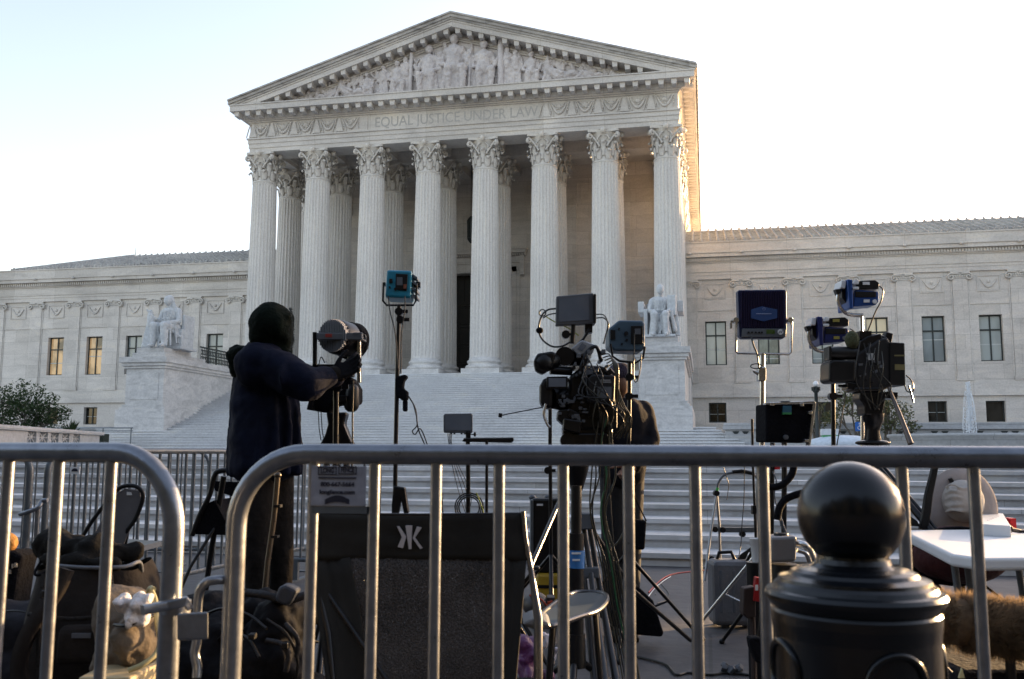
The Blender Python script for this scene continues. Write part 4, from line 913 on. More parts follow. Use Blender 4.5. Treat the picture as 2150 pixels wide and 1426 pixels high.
# black cased field monitor
R = Rig('cased_monitor', 'open black monitor case with a silver edge next to the silver light stand', 'monitor case', 1655, 5.3)
b = MB(); R.poly(b, [(1608, 928), (1702, 930), (1709, 846), (1608, 847)], .02, .25); R.part(b, 'shell', mBlkF, bevel=.01)
b = MB(); R.poly(b, [(1608, 850), (1608, 845), (1712, 842), (1713, 848)], .0, .06); R.poly(b, [(1697, 945), (1701, 945), (1714, 846), (1707, 846)], 0, .06)
for (x, y) in ((1622, 848), (1684, 849), (1702, 866), (1694, 925)): R.box(b, x-4, y-3, x+4, y+4, -.02, .03)
R.part(b, 'edge_trim', mChrome, bevel=.003)
b = MB(); R.box(b, 1644, 852, 1662, 866, .0, .02); R.part(b, 'label', mat('blue_label', (.02, .1, .16), .5)); b = MB(); R.box(b, 1644, 866, 1662, 870, .0, .02); R.part(b, 'green_label', mat('green_label', (.04, .25, .08), .5))
b = MB(); R.dcyl(b, 1651, 918, 5, .0, .02, 16); R.box(b, 1640, 845, 1658, 842, 0, .05); R.part(b, 'latch', mGry)
stand(R, [(1645, 928), (1645, 1000), (1644, 1160)], 4, spread=.4)
# two blue battery lights
def blue_led(R, X, Y, s, bright):
    f = lambda x, y: (X+(x-1762)*s, Y+(y-587)*s)
    def pl(b, pts, a, c): R.poly(b, [f(*p) for p in pts], a, c)
    mB_ = mBlue if bright else mat('blue_anodised_dark', (.014, .022, .12), .4, .4)
    b = MB(); pl(b, [(1784, 648), (1792, 648), (1790, 587), (1779, 586)], -.05, .16); pl(b, [(1793, 644), (1840, 640), (1845, 633), (1845, 612), (1795, 608)], -.04, .1); R.part(b, 'housing', mB_, bevel=.006)
    b = MB(); pl(b, [(1796, 606), (1845, 607), (1846, 594), (1838, 588), (1800, 590)], -.05, .08); pl(b, [(1796, 624), (1840, 624), (1840, 612), (1796, 612)], -.046, -.038); R.part(b, 'battery', mBlk, bevel=.006)
    b = MB(); pl(b, [(1792, 597), (1803, 597), (1805, 588), (1795, 587)], -.055, -.03); pl(b, [(1792, 608), (1804, 608), (1804, 602), (1792, 602)], -.055, -.03); pl(b, [(1765, 604), (1775, 606), (1777, 590), (1768, 588)], -.03, .1); R.part(b, 'side_caps', mWht, bevel=.004)
    b = MB(); pl(b, [(1812, 598), (1826, 598), (1826, 592), (1812, 592)], -.056, -.05); pl(b, [(1814, 635), (1826, 635), (1826, 629), (1814, 629)], -.046, -.04); R.part(b, 'label', mWht if bright else mat('yellow_label', (.3, .25, .05), .5))
    b = MB(); c_ = f(1837, 633); R.dcyl(b, c_[0], c_[1], 4.5*s, -.05, -.04, 16); R.part(b, 'round_badge', mWht if bright else mGry)
    b = MB(); pl(b, [(1754, 607), (1768, 606), (1765, 615), (1759, 619)], -.02, .03); pl(b, [(1768, 600), (1780, 598), (1780, 640), (1768, 625)], 0, .1); R.part(b, 'side_knobs', mBlk, bevel=.004)
    b = MB(); R.tube(b, curve([f(1770, 600), f(1760, 618), f(1762, 640), f(1775, 657), f(1795, 662), f(1812, 662)], 4), 4.2*s, 8); R.part(b, 'yoke', mChrome)
R = Rig('battery_light', 'bright blue battery LED light with silver yoke, highest of the pair', 'studio light', 1808, 5.7, 'studio lights on stands')
blue_led(R, 1762, 587, 1, True); stand(R, [(1808, 660), (1809, 700), (1811, 930), (1812, 1150)], 4, mChrome, ang=1)
b = MB(); R.tube(b, curve([(1846, 600, -.03), (1854, 610, -.03), (1850, 632, -.04), (1838, 655, -.04), (1824, 690, -.03), (1812, 715, 0)]), 1.5, 6); R.part(b, 'power_cable', mCable)
R = Rig('battery_light', 'darker blue battery LED light on a stand left of the right hand camera', 'studio light', 1748, 5.6, 'studio lights on stands')
blue_led(R, 1700, 665, .98, False); stand(R, [(1748, 738), (1749, 820), (1750, 930), (1751, 1150)], 4.6, ang=.6, knobs=[(1750, 832)])
b = MB(); R.tube(b, curve([(1784, 690, -.03), (1794, 700, -.03), (1792, 740, -.04), (1775, 830, 0), (1758, 930, 0), (1745, 1000, .1)]), 1.2, 6); R.part(b, 'power_cable', mCable)
# round fresnel spot at left
R = Rig('spot_light', 'round drum spotlight with ribbed silver back being adjusted by the hooded person', 'studio light', 708, 4.7, 'studio lights on stands')
ax = (Rh*0).copy(); b = MB(); cc = R.L(703, 706, 0); a_ = Vector((.34, .8, -.05)).normalized()
b.tube([cc, cc+a_*.02, cc+a_*.1], [36*R.k, 38*R.k, 38*R.k], 32); R.part(b, 'drum', mBlkM)
b = MB(); b.tube([cc+a_*.1, cc+a_*.11, cc+a_*.15, cc+a_*.17], [36*R.k, 40*R.k, 41*R.k, 42*R.k], 32); R.part(b, 'front_barrel', mBlkF)
b = MB(); up = Vector((0, 0, 1)); sd_ = a_.cross(up).normalized(); 
for j in range(17):
    o_ = (j-8)/8.5; hh = math.sqrt(max(0, 1-o_*o_))*35*R.k; p_ = cc-a_*.012+sd_*(o_*35*R.k); b.obox(p_, (.0042, .03, 2*hh), (0, 0, math.atan2(-a_.x, a_.y)))
R.part(b, 'ribbed_back', mat('ribbed_alloy', (.22, .23, .25), .5, .4))
b = MB(); R.box(b, 665, 699, 757, 713, -.05, -.03); R.box(b, 740, 698, 760, 712, -.05, .1); R.part(b, 'band', mGry, bevel=.003)
b = MB(); R.box(b, 683, 701, 697, 708, -.053, -.05); R.part(b, 'red_mark', mat('red_mark', (.3, .03, .02), .5))
b = MB(); R.box(b, 656, 697, 664, 768, -.03, .0); R.part(b, 'yoke_arm', mBlkM, bevel=.003)
b = MB(); R.box(b, 749, 707, 757, 803, .02, .06); R.part(b, 'yoke_arm', mChrome, bevel=.003); b = MB(); R.box(b, 656, 765, 757, 772, .0, .03); R.part(b, 'yoke_base', mBlkM)
b = MB(); R.box(b, 757, 704, 768, 710, .02, .05); R.box(b, 760, 714, 771, 732, .1, .14); R.dcyl(b, 760, 706, 7, .0, .05, 12); R.ell(b, (737, 752, .02), 8, 8); R.part(b, 'knob', mBlk)
stand(R, [(706, 770), (705, 930), (703, 1010), (702, 1220)], 6, knobs=[(706, 812)], ang=2)
b = MB(); R.tube(b, curve([(668, 772, 0), (674, 750, 0), (682, 762, 0)]), 1.2, 6); R.tube(b, curve([(742, 800, 0), (740, 870, 0), (740, 930, 0), (738, 1010, 0)]), 1.8, 6); R.part(b, 'power_cable', mCable)
R = Rig('video_camera', 'black video camera under a rain cover below the round spotlight', 'video camera', 700, 5.0, 'broadcast cameras on tripods')
b = MB(); R.poly(b, [(650, 860), (668, 864), (690, 866), (700, 850), (752, 848), (752, 815), (738, 790), (700, 795), (672, 812), (656, 826)], -.05, .12); R.part(b, 'body', mBlkF, bevel=.02)
b = MB(); R.poly(b, [(643, 860), (657, 862), (660, 818), (652, 826)], -.08, .06); R.part(b, 'lens_hood', mBlk, bevel=.005)
b = MB(); R.cap(b, (740, 820, -.05), (738, 850, -.05), 14, 16); R.box(b, 710, 830, 728, 842, -.1, -.05); R.box(b, 715, 775, 740, 790, -.08, 0); R.part(b, 'cover', mBlk, bevel=.004)
b = MB(); R.poly(b, [(684, 866), (728, 866), (722, 890), (732, 915), (742, 935), (670, 935), (682, 912), (688, 890)], -.03, .06); R.part(b, 'tripod_head', mBlkM, bevel=.01)
for (xa, xb) in ((690, 655), (706, 706), (722, 768)):
    b = MB(); R.tube(b, [(xa, 930, 0), (xb, 1290 if xa != 706 else 1240, -.2 if xa != 706 else .35)], 7, 8); R.part(b, 'leg', mBlkM)
b = MB(); R.tube(b, [(668, 864, 0), (670, 900, 0), (674, 925, 0)], 1, 5); R.tube(b, [(674, 864, 0), (676, 900, 0), (680, 925, 0)], 1, 5); R.part(b, 'straps', mCable)
# small monitor on the centre left stand
R = Rig('field_monitor', 'small dark field monitor on a low stand in front of the steps', 'monitor', 961, 5.3)
b = MB(); R.poly(b, [(932, 909), (990, 910), (992, 906), (992, 870), (989, 868), (934, 869), (931, 872), (931, 905)], 0, .03); R.part(b, 'bezel', mGry, bevel=.004)
b = MB(); R.box(b, 935, 873, 988, 904, -.003, 0); R.part(b, 'screen', mScr)
b = MB()
for x in (945, 952, 967, 974): R.box(b, x, 909, x+4, 912, .005, .02)
R.box(b, 978, 905, 988, 920, .0, .02); R.ell(b, (997, 912, 0), 3, 5); R.box(b, 985, 911, 997, 913, 0, .01); R.part(b, 'mount', mBlk)
stand(R, [(982, 920), (983, 1000), (983, 1180)], 4.6, ang=.8)
b = MB()
for j in range(4): R.tube(b, curve([(940+j*3, 910, 0), (942+j*2, 930, 0), (948+j*4, 970, .05), (965+j*8, 1040, .1), (980, 1085, .1)]), .8, 5)
for j in range(3): R.tube(b, [(985+(30-j*4)*math.cos(a_*.4), 1065+(30-j*4)*math.sin(a_*.4), -.02*j) for a_ in range(17)], 1.6, 5)
R.part(b, 'cables', mCable); b = MB(); R.tube(b, curve([(1000, 1035, -.03), (1010, 1060, -.03), (1016, 1085, -.03), (1010, 1110, 0)]), 1.5, 5); R.part(b, 'yellow_cable', mat('yellow_cable', (.35, .4, .05), .4))
R = Rig('laptop_tray', 'thin black tray on a stand right of the small field monitor', 'tray', 1025, 5.2)
b = MB(); R.poly(b, [(970, 927), (1074, 929), (1079, 925), (1078, 919), (974, 920)], 0, .3); R.part(b, 'tray_top', mBlk, bevel=.004)
stand(R, [(1022, 926), (1022, 1000), (1021, 1190)], 3.2, ang=1.3)
# microphone boom
R = Rig('boom_microphone', 'thin boom pole with a small black cube tip pointing left in front of the steps', 'microphone', 1155, 5.4)
b = MB(); R.tube(b, [(1054, 872, 0), (1140, 855, .05), (1160, 852, .05)], 1.2, 6); R.part(b, 'boom', mBlkM)
b = MB(); R.poly(b, [(1046, 876), (1054, 877), (1055, 868), (1047, 867)], -.015, .015); R.part(b, 'microphone_tip', mBlk, bevel=.003)
stand(R, [(1155, 850), (1155, 930), (1156, 1060), (1157, 1200)], 4, knobs=[(1150, 988)], ang=.5)
# ------------------------------- central broadcast camera
R = Rig('broadcast_camera', 'large black broadcast camera with a top monitor and many cables, on the central tripod', 'video camera', 1215, 4.4, 'broadcast cameras on tripods')
b = MB(); R.poly(b, [(1167, 683), (1249, 679), (1246, 615), (1168, 622)], -.02, .04); o = R.part(b, 'monitor', mGry, bevel=.005)
b = MB(); R.poly(b, [(1173, 676), (1238, 672), (1236, 622), (1174, 628)], -.024, -.02); R.part(b, 'monitor_screen', mScr, parent=o)
b = MB(); R.box(b, 1246, 617, 1252, 678, -.04, .08); R.part(b, 'monitor_hood', mBlk, bevel=.004, parent=o)
b = MB(); R.tube(b, [(1204, 680, 0), (1203, 700, 0), (1201, 722, 0)], 5, 10); R.dcyl(b, 1188, 702, 9, -.01, .02, 10); R.tube(b, [(1188, 702, 0), (1200, 702, 0)], 3); R.poly(b, [(1228, 700), (1244, 698), (1244, 676), (1228, 680)], 0, .06); R.tube(b, [(1238, 690, 0), (1225, 712, 0), (1215, 722, 0)], 3); R.part(b, 'monitor_arm', mBlkM)
b = MB(); R.tube(b, curve([(1167, 648, 0), (1150, 651, 0), (1137, 664, 0), (1131, 690, 0), (1138, 712, 0), (1158, 727, 0), (1180, 727, 0), (1198, 718, 0)]), 2, 8); R.tube(b, [(1139+7*math.cos(a_*.45), 657+7*math.sin(a_*.45), 0) for a_ in range(15)], 1.4, 6); R.tube(b, curve([(1167, 658, 0), (1152, 661, 0), (1140, 668, 0)]), 1.4, 6)
R.part(b, 'monitor_cable', mCable); b = MB(); R.tube(b, curve([(1252, 668, 0), (1268, 668, 0), (1278, 682, 0), (1271, 705, 0), (1268, 722, 0)]), 1.4, 6); R.part(b, 'monitor_cable', mCable)
b = MB(); R.tube(b, curve([(1145, 664, .02), (1165, 676, .02), (1195, 690, .02), (1215, 705, .02)]), 1.3, 6); R.part(b, 'yellow_cable', mat('yellow_cable', (.35, .4, .05), .4))
b = MB(); R.ell(b, (1133, 694, 0), 8, 7); R.part(b, 'cable_ferrite', mBlkF)
b = MB(); R.poly(b, [(1200, 731), (1214, 746), (1245, 742), (1250, 724), (1224, 714), (1218, 716)], -.04, .06); R.part(b, 'audio_unit', mat('silver_plastic', (.3, .32, .35), .4, .3), bevel=.006)
b = MB(); R.poly(b, [(1212, 733), (1222, 738), (1232, 726), (1222, 720)], -.044, -.04); R.part(b, 'audio_window', mScr)
b = MB(); R.cap(b, (1142, 762, -.05), (1162, 758, -.02), 21, 16); R.poly(b, [(1120, 758), (1128, 742), (1160, 737), (1168, 742), (1160, 770), (1140, 786), (1124, 778)], -.08, .0); R.part(b, 'eyepiece', mBlk, bevel=.012)
b = MB(); R.tube(b, [(1155, 756, 0), (1195, 752, .02), (1225, 752, .05)], [14, 17, 17], 14); R.dcyl(b, 1186, 748, 20, -.03, .05, 18); R.tube(b, [(1155, 777, -.02), (1200, 780, 0)], 9, 12); R.part(b, 'viewfinder', mBlkM)
b = MB(); R.poly(b, [(1134, 845), (1142, 856), (1160, 858), (1162, 795), (1150, 791), (1140, 797), (1134, 808)], -.07, .09); R.part(b, 'lens_hood', mBlk, bevel=.014)
b = MB(); R.tube(b, [(1158, 836, 0), (1175, 836, .02), (1205, 836, .05)], [22, 26, 24], 20); R.part(b, 'lens', mBlkM)
b = MB(); R.poly(b, [(1148, 816), (1192, 816), (1192, 790), (1148, 791)], -.09, -.07); o = R.part(b, 'flip_screen', mBlk, bevel=.003); b = MB(); R.box(b, 1152, 794, 1188, 812, -.093, -.09); R.part(b, 'flip_screen_glass', mScr, parent=o)
b = MB(); R.poly(b, [(1192, 880), (1215, 905), (1285, 900), (1294, 860), (1290, 790), (1268, 768), (1226, 766), (1195, 790)], -.03, .14); R.part(b, 'body', mBlk, bevel=.015)
b = MB(); R.poly(b, [(1233, 846), (1290, 846), (1292, 788), (1243, 786), (1233, 796)], -.1, -.03); o = R.part(b, 'battery', mat('charcoal_plastic', (.014, .014, .016), .5, spec=.3), bevel=.008)
b = MB(); R.box(b, 1261, 797, 1282, 800, -.102, -.1); R.box(b, 1259, 801, 1283, 804, -.102, -.1); R.box(b, 1262, 838, 1270, 841, -.102, -.1); R.part(b, 'battery_label', mat('faded_label', (.2, .2, .2), .6), parent=o); b = MB(); R.box(b, 1254, 812, 1284, 835, -.104, -.1); R.part(b, 'battery_plate', mGry, parent=o)
b = MB(); R.tube(b, curve([(1215, 790, -.06), (1222, 765, -.06), (1232, 740, -.05), (1248, 728, -.04), (1256, 735, -.03), (1262, 760, -.03)]), 4, 8); R.part(b, 'handle', mBlkM)
rnd = random.Random(5); b = MB()
for j in range(26):
    b = MB(); x, y = rnd.uniform(1172, 1225), rnd.uniform(825, 885); R.box(b, x, y, x+rnd.uniform(4, 14), y+rnd.uniform(3, 10), -.07, .0); R.part(b, 'button', mGry, bevel=.002)
for j in range(18):
    b = MB(); x, y = rnd.uniform(1205, 1275), rnd.uniform(725, 790); R.box(b, x, y, x+rnd.uniform(3, 10), y+rnd.uniform(3, 9), -.07, .0); R.part(b, 'button', mGry, bevel=.002)
b = MB()
for j in range(16):
    b = MB(); x, y = rnd.uniform(1172, 1285), rnd.uniform(800, 905); R.dcyl(b, x, y, rnd.uniform(1.5, 3.5), -.09, -.02, 10); R.part(b, 'knob', mBlkM)
for x, y in ((1190, 798), (1205, 772), (1232, 758), (1262, 756), (1280, 782)): b = MB(); R.dcyl(b, x, y, rnd.uniform(4, 7), -.08, .02, 14); R.part(b, 'knob', mBlkM)
b = MB(); R.poly(b, [(1170, 880), (1196, 905), (1218, 905), (1218, 868), (1196, 858), (1172, 862)], -.06, .06); R.box(b, 1258, 852, 1296, 900, -.05, .1); R.poly(b, [(1280, 770), (1298, 790), (1300, 860), (1290, 870)], .0, .08); R.part(b, 'lower_housing', mBlk, bevel=.006)
for j in range(9):
    b = MB(); x0 = rnd.uniform(1200, 1285); y0 = rnd.uniform(735, 800); x1 = rnd.uniform(1235, 1300); y1 = rnd.uniform(870, 935); R.tube(b, curve([(x0, y0, -.09), (x0+rnd.uniform(-14, 18), y0+35, -.12), (x1+rnd.uniform(-10, 14), y1-45, -.12), (x1, y1, -.05)]), rnd.uniform(1, 1.7), 6); R.part(b, 'cable', mCg2 if j % 3 == 0 else mCable)
b = MB(); R.poly(b, [(1182, 902), (1218, 911), (1222, 884), (1184, 878)], -.09, .05); R.box(b, 1182, 890, 1285, 912, -.02, .1); R.poly(b, [(1186, 935), (1285, 935), (1275, 910), (1190, 910)], -.03, .1); R.dcyl(b, 1193, 925, 16, -.06, .0, 16); R.part(b, 'base_plate', mBlkM, bevel=.006)
b = MB(); R.tube(b, [(1212, 930, .02), (1212, 985, .02), (1212, 1000, .02), (1211, 1030, .02)], [30, 24, 20, 12], 18); R.part(b, 'tripod_bowl', mBlkM)
b = MB(); R.box(b, 1208, 1078, 1246, 1112, -.05, .06); R.box(b, 1224, 1192, 1258, 1215, -.06, .06); R.part(b, 'tripod_crown', mGry, bevel=.006)
for pts in (((1214, 1108, -.03), (1224, 1195, -.03), (1250, 1440, -.25)), ((1226, 1108, -.01), (1240, 1195, -.04), (1272, 1440, -.3)), ((1238, 1108, .02), (1253, 1195, 0), (1296, 1440, -.25))):
    b = MB(); R.tube(b, pts, [5.5, 6, 8], 8); R.part(b, 'leg', mat('carbon_leg', (.06, .06, .065), .35, .6))
b = MB(); R.tube(b, [(1210, 1030, .02), (1206, 1200, .3), (1180, 1330, .5)], 6, 8); R.part(b, 'leg', mat('carbon_leg', (.06, .06, .065), .35, .6)); b = MB(); R.tube(b, [(1235, 1100, .05), (1330, 1240, .5), (1450, 1345, .9)], 5, 8); R.part(b, 'leg', mBlkM)
mCg = mat('glossy_cable', (.05, .045, .03), .22, var=.3); mCgr = mat('green_cable', (.03, .12, .05), .35)
for j, mm in enumerate([mCg, mCable, mCg, mCable, mCgr, mCg, mCable, mCg]):
    b = MB(); x0 = 1245+j*6; R.tube(b, curve([(1262+j*3, 862+j*4, -.05), (x0+rnd.uniform(-6, 8), 930, -.06), (x0+rnd.uniform(-8, 8), 1000, -.05), (x0+rnd.uniform(-14, 10)-4, 1080, -.05), (1262+j*5, 1180, -.05), (1276+j*5, 1270, -.05), (1296+j*5, 1360, -.05), (1310+j*5, 1440, -.1)]), rnd.uniform(1.3, 2.3), 6); R.part(b, 'cable', mm)
for j in range(5):
    b = MB(); R.tube(b, curve([(1262+j*4, 745+j*6, -.05), (1280+j*3, 745+j*4, -.08), (1290+j*2, 775, -.1), (1298, 815+j*5, -.1), (1310-j*4, 850, -.1), (1326-j*3, 880, -.06), (1318-j*8, 920, -.03)]), 1.4, 6); R.part(b, 'cable', mCg)
b = MB(); R.tube(b, curve([(1325, 1040, 0), (1322, 1085, 0), (1300, 1135, 0), (1278, 1155, 0)]), 2, 6); R.part(b, 'cable', mCg)
b = MB(); R.tube(b, curve([(1146, 848, -.08), (1142, 870, -.08), (1150, 892, -.08), (1156, 897, -.08)]), 3, 6); R.part(b, 'lens_strap', mChrome)
# tall black pole with blue label beside the tripod
R = Rig('camera_pedestal', 'thick black telescopic column with a blue label left of the central tripod', 'camera column', 1210, 4.15)
b = MB(); R.tube(b, [(1210, 1020), (1210, 1130)], 11, 16); R.tube(b, [(1209, 1120), (1208, 1340)], 17, 18); R.tube(b, [(1208, 1330), (1206, 1400)], [20, 24], 18); R.part(b, 'column', mBlk)
b = MB(); R.tube(b, [(1210, 1155), (1209, 1192)], 18, 18); o = R.part(b, 'blue_label', mat('label_blue_bright', (.03, .16, .42), .45)); b = MB(); R.box(b, 1200, 1160, 1220, 1164, -.042, -.04); R.box(b, 1202, 1174, 1218, 1178, -.042, -.04); R.part(b, 'label_marks', mWht, parent=o)
for q_ in range(3):
    b = MB(); a_ = q_*2.09+.4; c_ = R.L(1206, 1400, 0); b.tube([c_+Vector((0, 0, .04)), Vector((c_.x+.3*math.cos(a_), c_.y+.3*math.sin(a_), .02))], .016, 8); R.part(b, 'foot', mBlkM)
# ------------------------------- right broadcast camera
R = Rig('broadcast_camera', 'black shoulder camera with a square lens hood pointing left at the far right', 'video camera', 1830, 5.0, 'broadcast cameras on tripods')
b = MB(); R.poly(b, [(1741, 798), (1748, 803), (1796, 801), (1797, 757), (1750, 755), (1742, 760)], -.06, .1); R.part(b, 'lens_hood', mBlk, bevel=.01)
b = MB(); R.tube(b, [(1790, 780, .02), (1812, 778, .03)], [22, 20], 20); R.part(b, 'lens', mBlkM)
b = MB(); R.tube(b, [(1742, 742, -.02), (1760, 742, -.02), (1800, 742, 0)], [13, 15, 13], 16); R.box(b, 1741, 727, 1746, 756, -.06, .03); R.part(b, 'viewfinder', mBlk)
b = MB(); R.poly(b, [(1795, 800), (1806, 822), (1850, 822), (1872, 812), (1872, 722), (1862, 708), (1845, 712), (1822, 728), (1800, 742)], -.04, .12); R.part(b, 'body', mat('charcoal_plastic', (.014, .014, .016), .5, spec=.3), bevel=.012)
b = MB(); R.poly(b, [(1868, 808), (1902, 810), (1900, 720), (1868, 718)], -.05, .1); o = R.part(b, 'battery', mBlk, bevel=.006); b = MB(); R.box(b, 1879, 765, 1900, 777, -.052, -.05); R.box(b, 1878, 745, 1900, 748, -.052, -.05); R.part(b, 'battery_label', mat('ochre_label', (.13, .11, .04), .6), parent=o)
b = MB(); R.box(b, 1820, 742, 1836, 756, -.045, -.04); R.part(b, 'side_display', mat('pale_display', (.5, .52, .52), .4))
b = MB(); R.tube(b, curve([(1806, 735, 0), (1815, 712, 0), (1835, 706, 0), (1858, 712, 0), (1866, 730, 0)]), 5, 8); R.box(b, 1805, 695, 1830, 712, -.02, .04); R.part(b, 'handle', mBlkM)
b = MB(); R.ell(b, (1789, 714, -.02), 15, 20, .04); R.part(b, 'foam_microphone', mat('olive_foam', (.06, .065, .03), .95, bump=.6, bscale=90))
b = MB()
for j in range(22): b = MB(); x, y = rnd.uniform(1800, 1855), rnd.uniform(755, 805); R.box(b, x, y, x+rnd.uniform(3, 9), y+rnd.uniform(2, 7), -.045, .0); R.part(b, 'button', mBlkM if j % 3 else mGry, bevel=.002)
for j in range(7):
    b = MB(); x0 = rnd.uniform(1800, 1860); R.tube(b, curve([(x0, rnd.uniform(715, 760), -.06), (x0+rnd.uniform(-16, 16), 775, -.09), (rnd.uniform(1800, 1880), 815, -.09), (rnd.uniform(1815, 1850), 860, -.07)]), rnd.uniform(.9, 1.6), 6); R.part(b, 'cable', mCg2 if j % 2 else mCable)
b = MB(); R.poly(b, [(1796, 722), (1822, 706), (1850, 700), (1856, 716), (1830, 728), (1804, 742)], -.03, .05); R.poly(b, [(1856, 716), (1872, 722), (1876, 700), (1862, 696)], 0, .06); R.part(b, 'top_unit', mBlkM, bevel=.006)
b = MB(); R.box(b, 1780, 805, 1806, 818, -.04, .06); R.tube(b, [(1760, 810, 0), (1815, 812, 0)], 3, 8); R.poly(b, [(1862, 822), (1886, 824), (1884, 838), (1860, 836)], -.04, .06); R.part(b, 'rod_support', mBlkM, bevel=.003)
b = MB(); R.box(b, 1795, 813, 1852, 822, -.06, .08); R.poly(b, [(1816, 872), (1853, 872), (1862, 830), (1856, 822), (1806, 822), (1805, 838), (1815, 850)], -.05, .07); R.part(b, 'fluid_head', mBlkM, bevel=.008)
b = MB(); R.tube(b, [(1833, 868), (1833, 884), (1833, 890), (1832, 905), (1832, 928), (1832, 1000)], [22, 21, 17, 14, 18, 16], 18); R.ell(b, (1832, 930, 0), 36, 7, .08); R.part(b, 'tripod_bowl', mBlkM)
b = MB(); R.tube(b, [(1866, 815, -.05), (1888, 868, -.12), (1912, 932, -.2)], [3.5, 4.5, 6], 8); R.part(b, 'pan_handle', mat('bronze_tube', (.1, .08, .07), .3, .7))
for pts in (((1838, 975, 0), (1935, 1090, -.25), (2040, 1215, -.5)), ((1826, 975, 0), (1760, 1120, -.2), (1690, 1290, -.45)), ((1832, 975, .05), (1845, 1130, .5), (1850, 1200, .7))):
    b = MB(); R.tube(b, pts, 7, 8); R.tube(b, [(p[0]+11, p[1]-2, p[2]) for p in pts], 4, 8); R.part(b, 'leg', mBlkM)
b = MB(); R.tube(b, curve([(1902, 788, -.02), (1914, 800, -.02), (1918, 820, -.02), (1905, 822, 0), (1898, 805, 0)]), 1.4, 6); R.tube(b, curve([(1908, 810, 0), (1914, 830, 0), (1918, 845, 0)]), 2, 6); R.part(b, 'cable', mCg)
# ------------------------------- persons
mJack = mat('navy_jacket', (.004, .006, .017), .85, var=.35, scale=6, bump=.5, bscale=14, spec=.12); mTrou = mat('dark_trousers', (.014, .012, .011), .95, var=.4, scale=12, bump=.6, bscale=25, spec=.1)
mHood = mat('dark_knit_hood', (.004, .007, .005), .95, var=.4, bump=.5, bscale=60, spec=.08); mSkin = mat('skin_brown', (.16, .08, .05), .55, var=.12); mGlove = mat('black_glove', (.006, .006, .008), .8, bump=.3, spec=.15)
mBoot = mat('dark_boot', (.015, .013, .011), .6)
def hand(b, w, d, side, R, curl=.5, s=1.0):
    """palm and five bent fingers: w wrist, d forearm direction, side lateral vector (towards the thumb)"""
    w = Vector(w); d = Vector(d).normalized(); side = Vector(side); side = (side-d*side.dot(d)).normalized(); nrm = d.cross(side).normalized()
    for j in range(4): o_ = (1.5-j)*.019*s; b.cap(w+side*o_*.7, w+d*.085*s+side*o_, .014*s, .0125*s, 8)
    for j, L in enumerate((.07, .08, .074, .058)):
        o_ = (1.5-j)*.02*s; p = w+d*.088*s+side*o_; dr = d; 
        for k_, f_ in enumerate((.45, .32, .25)):
            dr = (Matrix.Rotation(curl*(1+.15*j), 3, side) @ dr); q_ = p+dr*L*f_*s; b.cap(p, q_, (.0098-.0012*k_)*s, (.009-.0012*k_)*s, 8); p = q_
    p = w+d*.02*s+side*.03*s; dr = (d+side*.8+nrm*.3).normalized()
    for L, r_ in ((.042, .012), (.032, .0105), (.026, .009)): q_ = p+dr*L*s; b.cap(p, q_, r_*s, (r_-.001)*s, 8); p = q_; dr = (dr+d*.35).normalized()
# operator at the left, seen from behind and turned right
R = Rig('person', 'person in dark hooded winter jacket reaching up to the round spotlight', 'person', 560, 4.45)
b = MB(); C_ = R.cap
# one continuous body: head, neck, torso, arms, legs
R.ell(b, (573, 690, 0), 38, 50, .105, 20); R.ell(b, (602, 694, -.01), 7, 9, .02, 8)
C_(b, (568, 725, .02), (563, 760, .02), 24, 27)
R.cap(b, (548, 775, -.07), (572, 775, .17), 46, 44, 16); R.cap(b, (560, 800, .05), (556, 930, .04), 60, 60, 18)
R.cap(b, (556, 945, .0), (556, 950, .07), 46, 46, 16)
C_(b, (580, 775, -.1), (646, 806, -.13), 30, 25); C_(b, (646, 806, -.13), (702, 784, -.04), 25, 17)
C_(b, (582, 775, .2), (655, 800, .25), 28, 24); C_(b, (655, 800, .25), (712, 790, .13), 23, 16)
C_(b, (541, 980, -.03), (541, 1180, -.05), 36, 27); C_(b, (541, 1180, -.05), (538, 1395, -.02), 27, 18); C_(b, (581, 980, .08), (590, 1175, .08), 36, 27); C_(b, (590, 1175, .08), (588, 1380, .1), 27, 18)
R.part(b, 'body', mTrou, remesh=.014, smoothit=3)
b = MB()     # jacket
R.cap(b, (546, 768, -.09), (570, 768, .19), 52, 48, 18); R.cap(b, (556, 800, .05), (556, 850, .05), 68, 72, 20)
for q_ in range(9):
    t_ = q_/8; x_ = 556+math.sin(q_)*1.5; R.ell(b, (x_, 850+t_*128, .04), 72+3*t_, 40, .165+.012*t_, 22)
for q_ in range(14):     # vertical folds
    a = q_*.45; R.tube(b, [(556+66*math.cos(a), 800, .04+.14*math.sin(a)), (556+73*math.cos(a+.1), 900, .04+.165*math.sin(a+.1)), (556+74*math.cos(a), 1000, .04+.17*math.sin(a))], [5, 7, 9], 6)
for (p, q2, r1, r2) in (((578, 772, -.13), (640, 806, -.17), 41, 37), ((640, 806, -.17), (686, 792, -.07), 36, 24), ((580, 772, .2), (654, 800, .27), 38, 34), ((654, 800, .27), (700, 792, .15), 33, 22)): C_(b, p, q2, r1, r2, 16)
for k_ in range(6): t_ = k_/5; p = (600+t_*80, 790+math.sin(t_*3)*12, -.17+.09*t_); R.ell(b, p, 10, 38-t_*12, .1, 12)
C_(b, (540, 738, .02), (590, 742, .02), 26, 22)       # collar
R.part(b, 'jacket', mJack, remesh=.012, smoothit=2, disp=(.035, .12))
b = MB()
R.ell(b, (570, 684, .0), 47, 51, .125, 22); R.ell(b, (566, 702, .01), 44, 42, .12, 20); R.cap(b, (572, 725, 0), (590, 738, -.01), 36, 26, 16); R.ell(b, (592, 690, -.01), 22, 42, .11, 16)
